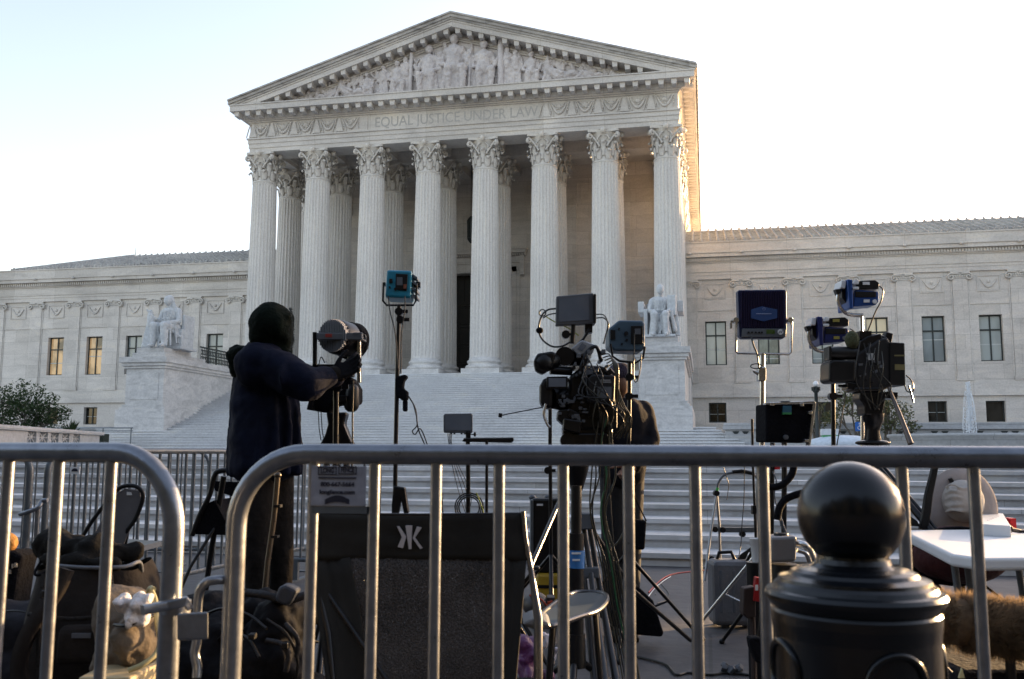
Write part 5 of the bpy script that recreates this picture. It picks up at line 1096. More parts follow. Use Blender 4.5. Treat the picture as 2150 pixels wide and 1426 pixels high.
R.ell(b, (606, 668, -.01), 12, 12, .07, 12); R.ell(b, (604, 712, -.01), 12, 16, .08, 12); R.part(b, 'hood', mHood, remesh=.011, smoothit=2, disp=(.014, .06))
b = MB(); rnd = random.Random(11)      # fur edge round the face opening
for k_ in range(900):
    a = rnd.uniform(-1.9, 1.9); p = R.L(608+5*math.cos(a), 692-44*math.sin(a*.8), rnd.uniform(-.09, .09)); v = Vector((rnd.gauss(1, .5), rnd.gauss(0, .6), rnd.gauss(0, .7))).normalized()*rnd.uniform(.008, .022)
    u_ = v.orthogonal().normalized()*.0012; b.add([p-u_, p+u_, p+v], [(0, 1, 2)])
R.part(b, 'fur_trim', mat('grey_green_fur', (.03, .035, .03), .9))
b = MB(); R.poly(b, [(468, 742), (492, 733), (528, 722), (540, 760), (515, 800), (500, 808), (492, 780), (478, 765)], -.09, .12); R.ell(b, (510, 748, .02), 34, 24, .13, 14); R.ell(b, (505, 770, .02), 22, 30, .12, 12)
R.part(b, 'hanging_hood', mHood, remesh=.013, smoothit=2, disp=(.04, .07))
b = MB(); hand(b, R.L(701, 786, -.045), (.75, .25, .35), (0, .3, 1), R, -.45); R.part(b, 'glove', mGlove, remesh=.006); b = MB(); hand(b, R.L(712, 790, .13), (.6, -.1, .5), (0, -.3, 1), R, .45); R.part(b, 'glove', mGlove, remesh=.006)
for (x_, y_, d_) in ((538, 1398, -.02), (588, 1384, .1)):
    b = MB(); p = R.L(x_, y_, d_); b.cap(Vector((p.x-.02, p.y-.05, .05)), Vector((p.x+.03, p.y+.17, .04)), .05, .038, 14); b.cap(Vector((p.x, p.y-.02, .05)), Vector((p.x, p.y-.01, .2)), .052, .055, 14); b.box(p.x-.05, p.x+.07, p.y-.1, p.y+.2, 0, .025); R.part(b, 'boot', mBoot, remesh=.012, smoothit=2)
# operator behind the central camera
R = Rig('person', 'person in black standing behind the central broadcast camera', 'person', 1315, 5.7)
b = MB(); R.ell(b, (1300, 803, 0), 24, 33, .1, 18); R.ell(b, (1279, 808, -.03), 5, 8, .02, 8); R.cap(b, (1303, 830, .02), (1305, 850, .02), 16, 18)
R.cap(b, (1290, 868, 0), (1335, 868, .05), 26, 26, 14); R.cap(b, (1312, 880, .02), (1305, 985, 0), 44, 42, 16)
R.cap(b, (1348, 866, .04), (1362, 925, -.02), 20, 17); R.cap(b, (1362, 925, -.02), (1325, 985, -.18), 16, 11); R.cap(b, (1283, 868, 0), (1268, 920, -.05), 20, 16); R.cap(b, (1268, 920, -.05), (1262, 880, -.25), 15, 10)
R.cap(b, (1290, 990, 0), (1288, 1150, -.02), 28, 20); R.cap(b, (1288, 1150, -.02), (1286, 1300, 0), 20, 13); R.cap(b, (1322, 990, .02), (1322, 1150, .0), 28, 20); R.cap(b, (1322, 1150, 0), (1322, 1300, .03), 20, 13)
R.part(b, 'body', mSkin, remesh=.014, smoothit=3)
b = MB(); mCoat = mat('charcoal_coat', (.011, .011, .015), .9, var=.3, bump=.4, bscale=12, spec=.12)
R.cap(b, (1288, 870, 0), (1338, 870, .05), 31, 31, 16); R.cap(b, (1312, 885, .02), (1306, 985, 0), 52, 50, 18); R.cap(b, (1349, 864, .04), (1364, 925, -.02), 25, 22); R.cap(b, (1364, 925, -.02), (1332, 978, -.15), 21, 16); R.cap(b, (1283, 868, 0), (1268, 920, -.05), 24, 20); R.cap(b, (1268, 920, -.05), (1263, 890, -.2), 19, 14)
R.part(b, 'coat', mCoat, remesh=.013, smoothit=3, disp=(.02, .12))
b = MB(); R.cap(b, (1290, 995, 0), (1288, 1150, -.02), 32, 25); R.cap(b, (1288, 1150, -.02), (1286, 1310, 0), 25, 19); R.cap(b, (1322, 995, .02), (1322, 1150, .0), 32, 25); R.cap(b, (1322, 1150, 0), (1322, 1310, .03), 25, 19); R.part(b, 'trousers', mat('black_trousers', (.009, .009, .011), .9, var=.3, bump=.4, bscale=15), remesh=.014, smoothit=2)
b = MB(); R.ell(b, (1302, 785, .01), 28, 24, .12, 18); R.tube(b, [(1276, 797, -.05), (1300, 793, -.09), (1325, 795, -.05)], 4, 8); R.part(b, 'knit_cap', mat('purple_grey_knit', (.05, .04, .07), .95, bump=.6, bscale=80), remesh=.012, smoothit=2)
b = MB(); hand(b, R.L(1326, 984, -.18), (-.5, -.4, -.4), (0, .3, 1), R, .5); R.part(b, 'hand', mSkin, remesh=.006); b = MB(); hand(b, R.L(1262, 882, -.25), (-.3, -.7, .3), (1, 0, .4), R, .5); R.part(b, 'hand', mSkin, remesh=.006)
for (x_, d_) in ((1286, 0), (1322, .03)):
    b = MB(); p = R.L(x_, 1310, d_); b.cap(Vector((p.x, p.y+.08, .05)), Vector((p.x, p.y-.1, .04)), .05, .038, 14); b.cap(Vector((p.x, p.y+.06, .05)), Vector((p.x, p.y+.06, .14)), .05, .05, 12); b.box(p.x-.045, p.x+.045, p.y-.13, p.y+.12, 0, .02); R.part(b, 'boot', mBoot, remesh=.012)
R = Rig('shoulder_bag', 'small black bag hanging from a strap beside the person behind the camera', 'bag', 1345, 5.5)
b = MB(); R.poly(b, [(1334, 1155), (1354, 1155), (1358, 1093), (1336, 1092)], -.05, .05); R.part(b, 'pouch', mBlkF, bevel=.012); b = MB(); R.tube(b, [(1357, 1094, 0), (1340, 1060, 0), (1332, 1040, -.02), (1325, 985, -.12)], 1.5, 6); R.part(b, 'strap', mBlkF)
# ------------------------------- camp chair with the emblem
mChairF = mat('charcoal_canvas', (.017, .0165, .0155), .92, var=.25, scale=5, bump=.4, bscale=9, spec=.15); mMesh = mat('brown_mesh_fabric', (.045, .04, .038), .9, var=.5, scale=4, bump=.5, bscale=180, spec=.2)
def alpha_mesh(m, scale=260):
    N = m.node_tree.nodes; L = m.node_tree.links; b = N['Principled BSDF']; ck = N.new('ShaderNodeTexVoronoi'); ck.inputs['Scale'].default_value = scale
    tc = [n for n in N if n.type == 'TEX_COORD'][0]; L.new(tc.outputs['Object'], ck.inputs['Vector'])
    mr = N.new('ShaderNodeMapRange'); mr.inputs['From Min'].default_value = .2; mr.inputs['From Max'].default_value = .45; mr.inputs['To Min'].default_value = .05; mr.inputs['To Max'].default_value = 1
    L.new(ck.outputs['Distance'], mr.inputs[0]); L.new(mr.outputs[0], b.inputs['Alpha'])
alpha_mesh(mMesh)
R = Rig('camp_chair', 'dark folding camp chair with a white K mark on its back', 'camping chair', 880, 2.55, 'folding chairs')
def cloth_panel(R, name, m, quad, nx=14, nz=8, sag=.03, parent=None, thick=.004):
    b = MB(); (a, b_, c_, d_) = [R.L(*q_) for q_ in quad]; vs = []
    for j in range(nz+1):
        for i in range(nx+1):
            u, v = i/nx, j/nz; p = a.lerp(b_, u).lerp(d_.lerp(c_, u), v); p.y += sag*math.sin(math.pi*u)*(.4+.6*v)+.006*noise.noise(Vector((u*5, v*4, sag*50))); p.z -= .0*u
            p.z -= .006*math.sin(math.pi*u)*(1-v); vs.append(p)
    b.add(vs, [(j*(nx+1)+i, j*(nx+1)+i+1, (j+1)*(nx+1)+i+1, (j+1)*(nx+1)+i) for j in range(nz) for i in range(nx)], True)
    return R.part(b, name, m, solid=thick, parent=parent)
cloth_panel(R, 'back_band', mChairF, [(655, 1079, 0), (1098, 1079, 0), (1108, 1176, -.02), (648, 1176, -.02)], sag=.02)
cloth_panel(R, 'back_side', mChairF, [(650, 1170, -.016), (735, 1170, -.013), (790, 1470, -.12), (690, 1470, -.14)], sag=.01); cloth_panel(R, 'back_side', mChairF, [(1052, 1170, -.013), (1106, 1170, -.016), (1080, 1470, -.14), (1040, 1470, -.12)], sag=.01)
cloth_panel(R, 'mesh_panel', mMesh, [(722, 1170, -.010), (1066, 1170, -.010), (1042, 1470, -.11), (788, 1470, -.11)], sag=.028, thick=.002)
b = MB(); R.tube(b, [(654, 1079, .005), (760, 1080, .018), (880, 1081, .025), (1000, 1080, .018), (1099, 1079, .005)], 3.2, 8); R.part(b, 'top_hem', mBlk)
b = MB()
zx = lambda u, v: (740+u*.214, 960+v*.214)
for pl_ in ([(437, 680), (457, 680), (527, 780), (495, 893), (443, 880), (485, 785)], [(520, 672), (584, 672), (577, 902), (553, 902)], [(632, 682), (678, 692), (612, 792), (686, 893), (664, 902), (590, 795)]):
    R.poly(b, [zx(*p) for p in pl_][::-1], -.006, .012)
R.part(b, 'k_emblem', mat('reflective_grey', (.36, .35, .38), .6, var=.05))
b = MB(); R.tube(b, [(1098, 1074, 0), (1103, 1130, -.01), (1117, 1210, -.02), (1130, 1300, -.08), (1130, 1440, -.1)], [5, 5, 6, 9, 9], 10); R.part(b, 'frame_tube', mat('dark_steel_tube', (.08, .08, .085), .3, .8)); b = MB(); R.tube(b, [(656, 1074, 0), (662, 1210, -.02), (690, 1330, -.08), (700, 1440, -.12)], [5, 5, 6, 6], 10); R.part(b, 'frame_tube', mBlkM)
b = MB(); R.tube(b, [(660, 1205, -.01), (820, 1440, -.14)], 5, 8); R.part(b, 'cross_tube', mBlkM); b = MB(); R.tube(b, [(1115, 1205, .0), (930, 1440, .05)], 4.5, 8); R.part(b, 'cross_tube', mBlkM)
b = MB(); R.tube(b, [(1112, 1195, .02), (1180, 1040, .35)], 5, 8); R.ell(b, (1117, 1195, 0), 8, 6); R.ell(b, (1127, 1193, 0), 7, 5); R.part(b, 'arm_strut', mBlkM)
b = MB(); R.poly(b, [(1095, 1312), (1125, 1325), (1160, 1318), (1150, 1305), (1120, 1298)], -.05, .1); R.part(b, 'armrest', mGry, bevel=.01)
b = MB(); p0 = R.L(700, 1440, -.12); p1 = R.L(1130, 1440, -.1)
for p in (p0, p1):
    for dy in (0, .5): b.tube([Vector((p.x, p.y, p.z)), Vector((p.x, p.y+dy, .02))], .012, 8)
b.box(p0.x, p1.x, p0.y+.02, p0.y+.5, .40, .42); R.part(b, 'seat_and_legs', mChairF)
# second camp chair with steel side table
R = Rig('side_table', 'small glossy oval camp side table with steel rim right of the camp chair', 'side table', 1190, 2.9)
ov = [(1128, 1300), (1150, 1278), (1200, 1246), (1245, 1243), (1270, 1248), (1274, 1262), (1255, 1282), (1215, 1296), (1160, 1314), (1138, 1310)]
P = [onz(x, y, .60)-R.o for x, y in ov]; P = [Vector((p.dot(Rh), p.dot(Fh), .60)) for p in P]
b = MB(); b.prism(P, 0, (0, 0, -.008)); R.part(b, 'table_top', mat('satin_dark_top', (.045, .06, .072), .38, .0), bevel=.002)
cr = curve([tuple(p) for p in P+[P[0]]], 5); b = MB(); b.tube(cr, .008, 8); R.part(b, 'rim', mat('dark_steel_tube', (.08, .08, .085), .3, .8))
b = MB(); c_ = sum((Vector(p) for p in P), Vector())/len(P)
for dx, dy in ((-.12, -.1), (.12, .1), (-.1, .12), (.1, -.12)): b.tube([c_+Vector((dx*.6, dy*.6, -.01)), Vector((c_.x+dx, c_.y+dy, 0.01))], .009, 8)
R.part(b, 'legs', mBlkM)
# ------------------------------- cases on the ground
def grounded(R, b, x0, x1, yb, yt, dep, name, m, bev):     # box standing on the ground: bottom pixel row yb, top row yt
    p = onz((x0+x1)/2, yb, 0)-R.o; dd = p.dot(Fh); a = R.L(x0, yb, dd); c = R.L(x1, yt, dd); b.box(a.x, c.x, dd, dd+dep, 0.02, c.z); return R.part(b, name, m, bevel=bev), a, c, dd
R = Rig('silver_case', 'grey hard shell equipment case standing upright near the bottom step', 'case', 1545, 5.8, 'equipment cases')
o, a, c, dd = grounded(R, MB(), 1500, 1592, 1322, 1178, .2, 'shell', mat('grey_case_shell', (.13, .135, .15), .5, .2, bump=.2), .03)
b = MB()
for x in (a.x+.04, a.x+.12, c.x-.06): b.box(x, x+.02, dd-.004, dd+.005, .1, c.z-.06)
for x in (a.x+.06, c.x-.09): b.box(x, x+.05, dd+.05, dd+.1, 0, .03)
R.part(b, 'ribs', mGry, bevel=.004)
b = MB(); b.tube([(a.x+.05, dd+.1, c.z), (a.x+.06, dd+.1, c.z+.04), (a.x+.14, dd+.1, c.z+.045), (a.x+.16, dd+.1, c.z)], .012, 8); R.part(b, 'handle', mBlk)
b = MB(); 
for j in range(6): R.tube(b, curve([(1548+j*3, 1176, dd+.1), (1560+j*3, 1162-j*2, dd+.1), (1585, 1158-j*2, dd+.1), (1600, 1168, dd+.1)]), 1.6, 5)
R.part(b, 'cable_on_top', mCable)
R = Rig('yellow_case', 'yellow hard case lying under the black case left of the tripod', 'case', 1160, 5.9, 'equipment cases')
o, a, c, dd = grounded(R, MB(), 1128, 1215, 1318, 1205, .35, 'shell', mat('yellow_case_shell', (.42, .27, .02), .5, var=.1), .02)
b = MB(); b.box(a.x, c.x, dd-.006, dd, c.z-.09, c.z-.07); R.part(b, 'lid_seam', mBlk)
topY = c.z; dY = dd
R = Rig('black_case', 'tall black case with aluminium edges standing on the yellow case', 'case', 1150, 5.9, 'equipment cases')
b = MB(); a = R.L(1114, 1200, dY); c = R.L(1192, 1047, dY); b.box(a.x+.01, c.x-.02, dY+.02, dY+.3, topY+.003, c.z); R.part(b, 'shell', mBlk, bevel=.015)
b = MB()
for x in (a.x, c.x-.03): b.box(x, x+.018, dY+.01, dY+.31, topY+.01, c.z-.01)
R.part(b, 'edge_trim', mGalvD, bevel=.004)
b = MB(); R.box(b, 1127, 1058, 1140, 1062, dY+.012, dY+.02); R.part(b, 'small_badge', mWht)
b = MB()
for x in (1118, 1150, 1185): p = R.L(x, 1045, dY+.1); b.ell(p, (.025, .02, .02), 8)
R.part(b, 'catches', mGry)
R = Rig('sandbag', 'black wedge shaped sandbag hanging at the foot of the stand near the centre', 'sandbag', 1350, 5.5)
b = MB(); R.poly(b, [(1298, 1322), (1340, 1334), (1390, 1338), (1394, 1330), (1372, 1262), (1340, 1232), (1310, 1236)], -.06, .08); R.part(b, 'bag', mBlkF, bevel=.025, seg=3); b = MB(); R.tube(b, [(1336, 1236, 0), (1320, 1210, 0), (1316, 1190, .05)], 3, 6); R.part(b, 'strap', mBlkF)
# small things heaped near the centre
R = Rig('work_light', 'orange and grey tool with a round white lens beside the yellow case', 'tool', 1135, 4.9)
b = MB(); R.ell(b, (1125, 1270, .05), 28, 26, .1, 16); R.box(b, 1150, 1255, 1165, 1290, 0, .1); R.part(b, 'body', mat('dark_grey_shell', (.04, .035, .035), .5)); b = MB(); R.poly(b, [(1148, 1295), (1158, 1296), (1160, 1262), (1150, 1264)], -.02, .02); R.tube(b, curve([(1112, 1250, 0), (1135, 1258, -.02), (1148, 1272, -.02)]), 2, 6); R.part(b, 'orange_trim', mat('orange_red', (.45, .06, .02), .5)); b = MB(); R.dcyl(b, 1134, 1280, 8, -.03, .02, 20); R.part(b, 'lens', mWht)
R = Rig('magenta_bag', 'crumpled magenta and white plastic bag on the ground behind the camp chair', 'bag', 1130, 3.6)
b = MB(); rnd = random.Random(4)
for j in range(14): R.ell(b, (1125+rnd.uniform(-34, 26), 1375+rnd.uniform(-30, 60), rnd.uniform(-.05, .1)), rnd.uniform(12, 24), rnd.uniform(12, 24), .05, 8)
R.part(b, 'bag', mat('magenta_plastic', (.10, .02, .09), .4, var=.6, scale=6, bump=.6), remesh=.012); b = MB()
for j in range(9): R.ell(b, (1150+rnd.uniform(-12, 20), 1350+rnd.uniform(-20, 35), rnd.uniform(-.08, -.02)), rnd.uniform(5, 11), rnd.uniform(5, 10), .02, 8)
R.part(b, 'tissue', mat('crumpled_white', (.5, .48, .55), .7, bump=.8, bscale=30), remesh=.008)
# luggage frame (folded hand truck)
R = Rig('hand_truck', 'folding aluminium hand truck leaning upright behind the grey case', 'hand truck', 1540, 6.2)
b = MB(); R.tube(b, [(1479, 1220, -.15), (1492, 1120, -.05), (1505, 1035, 0)], 2.6, 8); R.tube(b, [(1505, 1040, 0), (1510, 1100, 0), (1512, 1172, 0)], 2.6, 8); R.tube(b, [(1590, 1010, 0), (1588, 1100, 0), (1588, 1190, 0)], 3, 8); R.part(b, 'frame', mat('aluminium_tube', (.3, .31, .33), .35, .8))
b = MB(); R.tube(b, curve([(1505, 1038, 0), (1508, 1015, 0), (1522, 997, 0), (1545, 992, 0), (1575, 994, 0), (1590, 1004, 0), (1593, 1020, 0)]), 2.4, 8); R.part(b, 'handle_loop', mGry); b = MB(); R.tube(b, [(1538, 991, 0), (1558, 989, 0), (1580, 994, 0)], 4, 8); R.part(b, 'grip', mBlk)
for x_, y_ in ((1505, 1036), (1502, 1112), (1518, 1113), (1495, 1174), (1560, 1122)): b = MB(); R.dcyl(b, x_, y_, 6, -.02, .02, 12); R.part(b, 'joint', mBlk)
b = MB(); R.box(b, 1520, 1108, 1590, 1118, -.01, .01); R.part(b, 'cross_bar', mGalvD); b = MB(); R.tube(b, [(1505, 1030, 0), (1507, 1024, 0)], 3.2, 8); R.part(b, 'green_tape', mat('green_tape', (.05, .4, .08), .5))
R = Rig('tripod_pole', 'slim black pole standing just left of the bollard', 'stand', 1585, 6.0); stand(R, [(1579, 880, 0), (1581, 980, 0), (1584, 1060, 0), (1587, 1140, 0), (1588, 1230, 0)], 2.6, spread=.3); b = MB(); R.box(b, 1580, 1062, 1588, 1080, -.02, .02); R.part(b, 'collar', mBlk)
b = MB(); R.tube(b, curve([(1563, 975, .1), (1562, 1050, .1), (1558, 1100, .1), (1556, 1140, .1), (1551, 1172, 0)]), 1, 5); R.tube(b, curve([(1519, 982, .1), (1528, 1010, .1), (1530, 1020, .1), (1526, 1050, .1)]), .8, 5); R.part(b, 'thin_wires', mCable)
R = Rig('curled_hose', 'thick black curled cable cover hanging left of the bollard ball', 'cable', 1645, 3.2)
b = MB(); R.tube(b, curve([(1668, 960, 0), (1664, 992, 0), (1650, 1012, 0), (1632, 1022, 0), (1612, 1022, .02)]), 7.5, 10); R.tube(b, curve([(1690, 1034, 0), (1668, 1040, 0), (1648, 1050, 0), (1636, 1068, 0), (1631, 1092, 0)]), 7.5, 10); tag(R.part(b, 'cable_cover', mBlkF))
R = Rig('black_stand', 'pair of thin black stand poles with a red tag left of the bollard', 'stand', 1630, 4.8); 
b = MB(); R.tube(b, [(1622, 930, 0), (1621, 1010, 0), (1620, 1125, 0), (1620, 1420, 0)], 5, 8); R.tube(b, [(1648, 930, 0), (1648, 1010, 0), (1647, 1110, 0), (1646, 1420, 0)], 4.5, 8); R.part(b, 'poles', mBlkM); b = MB(); R.box(b, 1628, 978, 1638, 986, -.02, .0); R.part(b, 'red_tag', mat('red_plastic', (.5, .01, .015), .4)); b = MB(); R.tube(b, curve([(1622, 990, -.02), (1630, 1010, -.03), (1626, 1040, -.02), (1634, 1075, -.02), (1640, 1105, -.02)]), 1.3, 6); R.tube(b, [(1634, 1075, -.03), (1650, 1120, -.03)], 3, 6); R.part(b, 'clip_wires', mGry)
R = Rig('grey_adapter_box', 'grey metal box with a round port half hidden by the bollard', 'equipment box', 1650, 3.4)
b = MB(); R.poly(b, [(1620, 1182), (1672, 1180), (1674, 1126), (1620, 1128)], 0, .12); R.part(b, 'case', mat('grey_painted_metal', (.16, .16, .17), .45, .3), bevel=.01); b = MB(); p = R.L(1640, 1124, .06); b.lathe([(.022, -.01), (.026, 0), (.026, .008), (.016, .008), (.014, -.01)], 18, p); R.part(b, 'port', mBlk); b = MB(); R.tube(b, curve([(1674, 1140, .02), (1690, 1145, .0), (1702, 1160, .02), (1708, 1180, .05)]), 7, 8); R.tube(b, curve([(1674, 1155, .0), (1692, 1162, .0), (1700, 1180, .02)]), 5, 8); R.part(b, 'metal_hose', mChrome)
b = MB(); p = R.L(1646, 1184, .06); b.tube([Vector((p.x, p.y, p.z)), Vector((p.x, p.y, 0))], .05, 12); R.part(b, 'support', mBlk)
R = Rig('paper_cup', 'white paper cup on the grey case left of the bollard', 'cup', 1592, 4.6)
b = MB(); a = R.L(1592, 1180, 0); b.lathe([(.028, 0), (.038, .11), (.04, .112), (.036, .112), (.026, .005)], 20, a); R.part(b, 'cup', mWht); b = MB(); b.tube([Vector((a.x, a.y, a.z)), Vector((a.x, a.y, 0))], .06, 10); R.part(b, 'support_tube', mBlkM)
R = Rig('red_carton', 'small red and white drink carton left of the bollard', 'carton', 1590, 3.6)
b = MB(); R.poly(b, [(1582, 1262), (1597, 1264), (1598, 1214), (1587, 1212)], -.01, .02); o = R.part(b, 'carton', mat('red_label', (.35, .012, .015), .4, var=.3, scale=30), bevel=.002); b = MB(); R.box(b, 1586, 1228, 1592, 1240, -.012, -.01); R.part(b, 'white_print', mWht, parent=o)
b = MB(); R.poly(b, [(1562, 1236), (1586, 1232), (1588, 1296), (1570, 1300), (1560, 1290)], .0, .06); p = R.L(1580, 1290, .03); b.tube([p, Vector((p.x, p.y, 0))], .012, 8); R.part(b, 'pouch', mat('brown_leather', (.025, .012, .009), .7), bevel=.01)
R = Rig('hanging_pouch', 'small black pouch hanging low beside the bollard body', 'pouch', 1588, 3.0)
b = MB(); R.poly(b, [(1577, 1362), (1590, 1394), (1604, 1392), (1606, 1345), (1594, 1338), (1573, 1340)], -.02, .03); R.part(b, 'pouch', mBlkF, bevel=.008); b = MB(); R.tube(b, [(1590, 1340, 0), (1596, 1290, 0), (1612, 1180, 0)], 1.2, 5); R.part(b, 'cord', mCable)
# ------------------------------- folding table and what lies on it
tz = .74; pts = [(1908, 1113), (1910, 1122), (1995, 1163), (2060, 1172), (2420, 1168), (2420, 1108)]
p0 = onz(2000, 1140, 0*tz+tz); t = thing('folding_table', 'white plastic folding table with a chamfered corner at the right edge', 'table', (p0.x, p0.y, 0))
P = [onz(x, y, tz) for x, y in pts]; P = [Vector((p.x-p0.x, p.y-p0.y, tz)) for p in P]
b = MB(); b.prism([Vector((p.x, p.y, tz-.045)) for p in P], 0, (0, 0, .045)); b.build('table_top', mat('white_table_plastic', (.66, .68, .7), .45, var=.03), t, bevel=.012, seg=3)
cx = sum(p.x for p in P)/6; 
for (x, y) in ((2003, 1190), (2030, 1190), (2135, 1185), (2330, 1180)):
    p = at(x, y, 3.75 if x != 2135 else 4.1); MB().tube([(p.x-p0.x, p.y-p0.y, tz-.05), (p.x-p0.x+.05, p.y-p0.y-.02, .0)], .014, 8).build('leg', mGalvD, t)
R = Rig('white_box', 'white box of glasses lying on the folding table', 'box', 2090, 3.95)
b = MB(); z0 = tz; q4 = [onz(x, y, tz+.05)-R.o for x, y in ((2056, 1100), (2122, 1104), (2106, 1078), (2056, 1078))]; q4 = [Vector((p.dot(Rh), p.dot(Fh), tz)) for p in q4]; b.prism(q4, 0, (0, 0, .05)); R.part(b, 'carton', mWht, bevel=.003)
b = MB(); p = onz(2128, 1110, tz)-R.o; b.box(p.dot(Rh)-.018, p.dot(Rh)+.01, p.dot(Fh)-.01, p.dot(Fh)+.05, tz, tz+.05); R.part(b, 'red_end', mat('red_plastic', (.5, .01, .015), .4))
b = MB()
for k_ in range(5): p = q4[0].lerp(q4[2], .3+.1*k_); b.box(p.x, p.x+.012, p.y, p.y+.003, tz+.05, tz+.0508)
R.part(b, 'print', mInk)
R = Rig('sunglasses', 'dark blue sunglasses resting in front of the white box on the table', 'sunglasses', 2095, 3.75)
b = MB(); c0 = onz(2074, 1121, tz)-R.o; c1 = onz(2110, 1121, tz)-R.o
for c_ in (c0, c1): b.ell((c_.dot(Rh), c_.dot(Fh), tz+.022), (.034, .006, .021), 16)
R.part(b, 'lenses', mat('dark_lens', (.02, .035, .06), .1, coat=.6)); b = MB()
for c_ in (c0, c1): b.tube([(c_.dot(Rh)+.035*math.cos(k_*.52), c_.dot(Fh)-.003, tz+.022+.022*math.sin(k_*.52)) for k_ in range(13)], .0035, 6)
b.tube([(c0.dot(Rh)+.03, c0.dot(Fh), tz+.03), (c1.dot(Rh)-.03, c1.dot(Fh), tz+.03)], .003, 6); b.tube([(c1.dot(Rh)+.035, c1.dot(Fh), tz+.025), (c1.dot(Rh)+.1, c1.dot(Fh)+.05, tz+.012)], .004, 6); R.part(b, 'rim', mInk)
R = Rig('phone', 'black phone lying at the right edge of the white table', 'phone', 2142, 3.9)
b = MB(); p = onz(2146, 1118, tz)-R.o; b.box(p.dot(Rh)-.03, p.dot(Rh)+.12, p.dot(Fh)-.03, p.dot(Fh)+.06, tz, tz+.012); R.part(b, 'body', mBlk, bevel=.003)
# beige sun hat + black chair frame behind the table
R = Rig('sun_hat', 'beige wide brimmed cloth hat hung up behind the white table', 'hat', 2022, 4.9)
b = MB(); c_ = R.L(2022, 1064, 0); rings = []
for rr_, dy in ((.2, -.0), (.5, .0), (.8, .004), (1, .014), (1.0, .02), (.8, .012), (.5, .008), (.2, .008)): rings.append([c_+Vector((75*R.k*rr_*math.cos(a_*.1309), dy+.008*rr_*math.sin(a_*.1309*3), 80*R.k*rr_*math.sin(a_*.1309))) for a_ in range(48)])
b.loft(rings); mHat = mat('beige_hat_cloth', (.40, .35, .33), .9, var=.1, bump=.4, bscale=14, spec=.15); R.part(b, 'brim', mHat)
b = MB(); R.ell(b, (2022, 1052, -.02), 42, 44, .088, 20); rnd = random.Random(8)
for k_ in range(5): R.tube(b, curve([(1984, 1024+k_*13, -.04), (2000, 1019+k_*13+rnd.uniform(-3, 3), -.08), (2022, 1022+k_*13+rnd.uniform(-4, 4), -.095), (2044, 1018+k_*12, -.08), (2058, 1020+k_*12, -.04)]), 3, 8)
R.part(b, 'crown', mat('pale_hat_cloth', (.5, .46, .42), .9, var=.12, bump=.5, bscale=20, spec=.15), remesh=.007, smoothit=8)
b = MB(); R.poly(b, [(1999, 1016), (1994, 1006), (1999, 1004), (2004, 1012)], -.02, .0); R.part(b, 'chin_toggle', mBlk)
b = MB(); R.tube(b, [(2022, 1050, .04), (2022, 1200, .1), (2022, 1300, .2)], 5, 6); R.tube(b, [(1985, 1020, .04), (2022, 1000, .04), (2060, 1020, .04)], 4, 6); R.part(b, 'stand_hook', mBlkM)
R = Rig('chair_frame', 'curved black frame of a folded chair left of the beige reflector', 'chair frame', 1955, 4.7)
b = MB(); R.poly(b, [(1932, 1112), (1950, 1110), (1956, 1075), (1960, 1040), (1972, 980), (1968, 950), (1958, 985), (1944, 1040), (1938, 1080)], 0, .03); R.part(b, 'side_frame', mBlk, bevel=.006); b = MB(); R.tube(b, [(1941, 1105, .01), (1935, 1200, 0), (1930, 1340, -.1)], 5, 8); R.poly(b, [(1906, 1104), (1932, 1106), (1926, 1094), (1908, 1082)], 0, .1); R.part(b, 'leg_and_arm', mBlk)
R = Rig('moon_chair', 'dark red and black padded round chair seat under the white table', 'folding chair', 2010, 4.6, 'folding chairs')
b = MB(); R.ell(b, (2008, 1165, .1), 100, 60, .25, 24); R.part(b, 'padded_shell', mat('dark_red_fabric', (.05, .008, .009), .8, var=.6, scale=3, bump=.4), remesh=.02)
b = MB(); R.tube(b, [(1905+104+104*math.cos(a_*.25+3.3), 1168+58*math.sin(a_*.25+3.3)*-1, .02) for a_ in range(24)], 5, 8); R.part(b, 'rim', mBlkF)
b = MB(); R.tube(b, [(1950, 1210, .1), (2060, 1330, .3)], 5, 8); R.tube(b, [(2060, 1212, .1), (1960, 1330, .3)], 5, 8); R.tube(b, [(2068, 1230, 0), (2110, 1262, -.1)], 3, 6); R.part(b, 'legs', mBlkM)
# ------------------------------- furry microphone and bag at the lower right
R = Rig('furry_microphone', 'long brown furry microphone windshield behind the right hand bars', 'microphone', 2070, 2.3)
b = MB(); A = R.L(1992, 1302, 0); B_ = R.L(2290, 1345, 0); b.cap(A, B_, 46*R.k, 50*R.k, 20); mFur = mat('brown_fur', (.2, .145, .092), .85, var=.45, scale=25); translucent(mFur, .5); R.part(b, 'core', mFur)
b = MB(); rnd = random.Random(12); ax = (B_-A); L_ = ax.length; ax.normalize(); e1 = ax.orthogonal().normalized(); e2 = ax.cross(e1)
for k_ in range(26000):
    t_ = rnd.uniform(-.03, L_); a = rnd.uniform(0, 6.283); n_ = e1*math.cos(a)+e2*math.sin(a); rr = 46*R.k
    if t_ < .03: a2 = rnd.uniform(0, 1.57); p = A+(n_*math.cos(a2)-ax*math.sin(a2))*rr; n_ = (n_*math.cos(a2)-ax*math.sin(a2))
    else: p = A+ax*t_+n_*rr
    v = (n_+Vector((rnd.gauss(0, .5), rnd.gauss(0, .5), rnd.gauss(-.1, .5)))*.9).normalized()*rnd.uniform(.012, .034); u_ = v.cross(ax+Vector((.1, .2, .3))).normalized()*.0009
    b.add([p-u_, p+u_, p+v*.6+u_*.6, p+v], [(0, 1, 2, 3)])
R.part(b, 'fur', mFur)
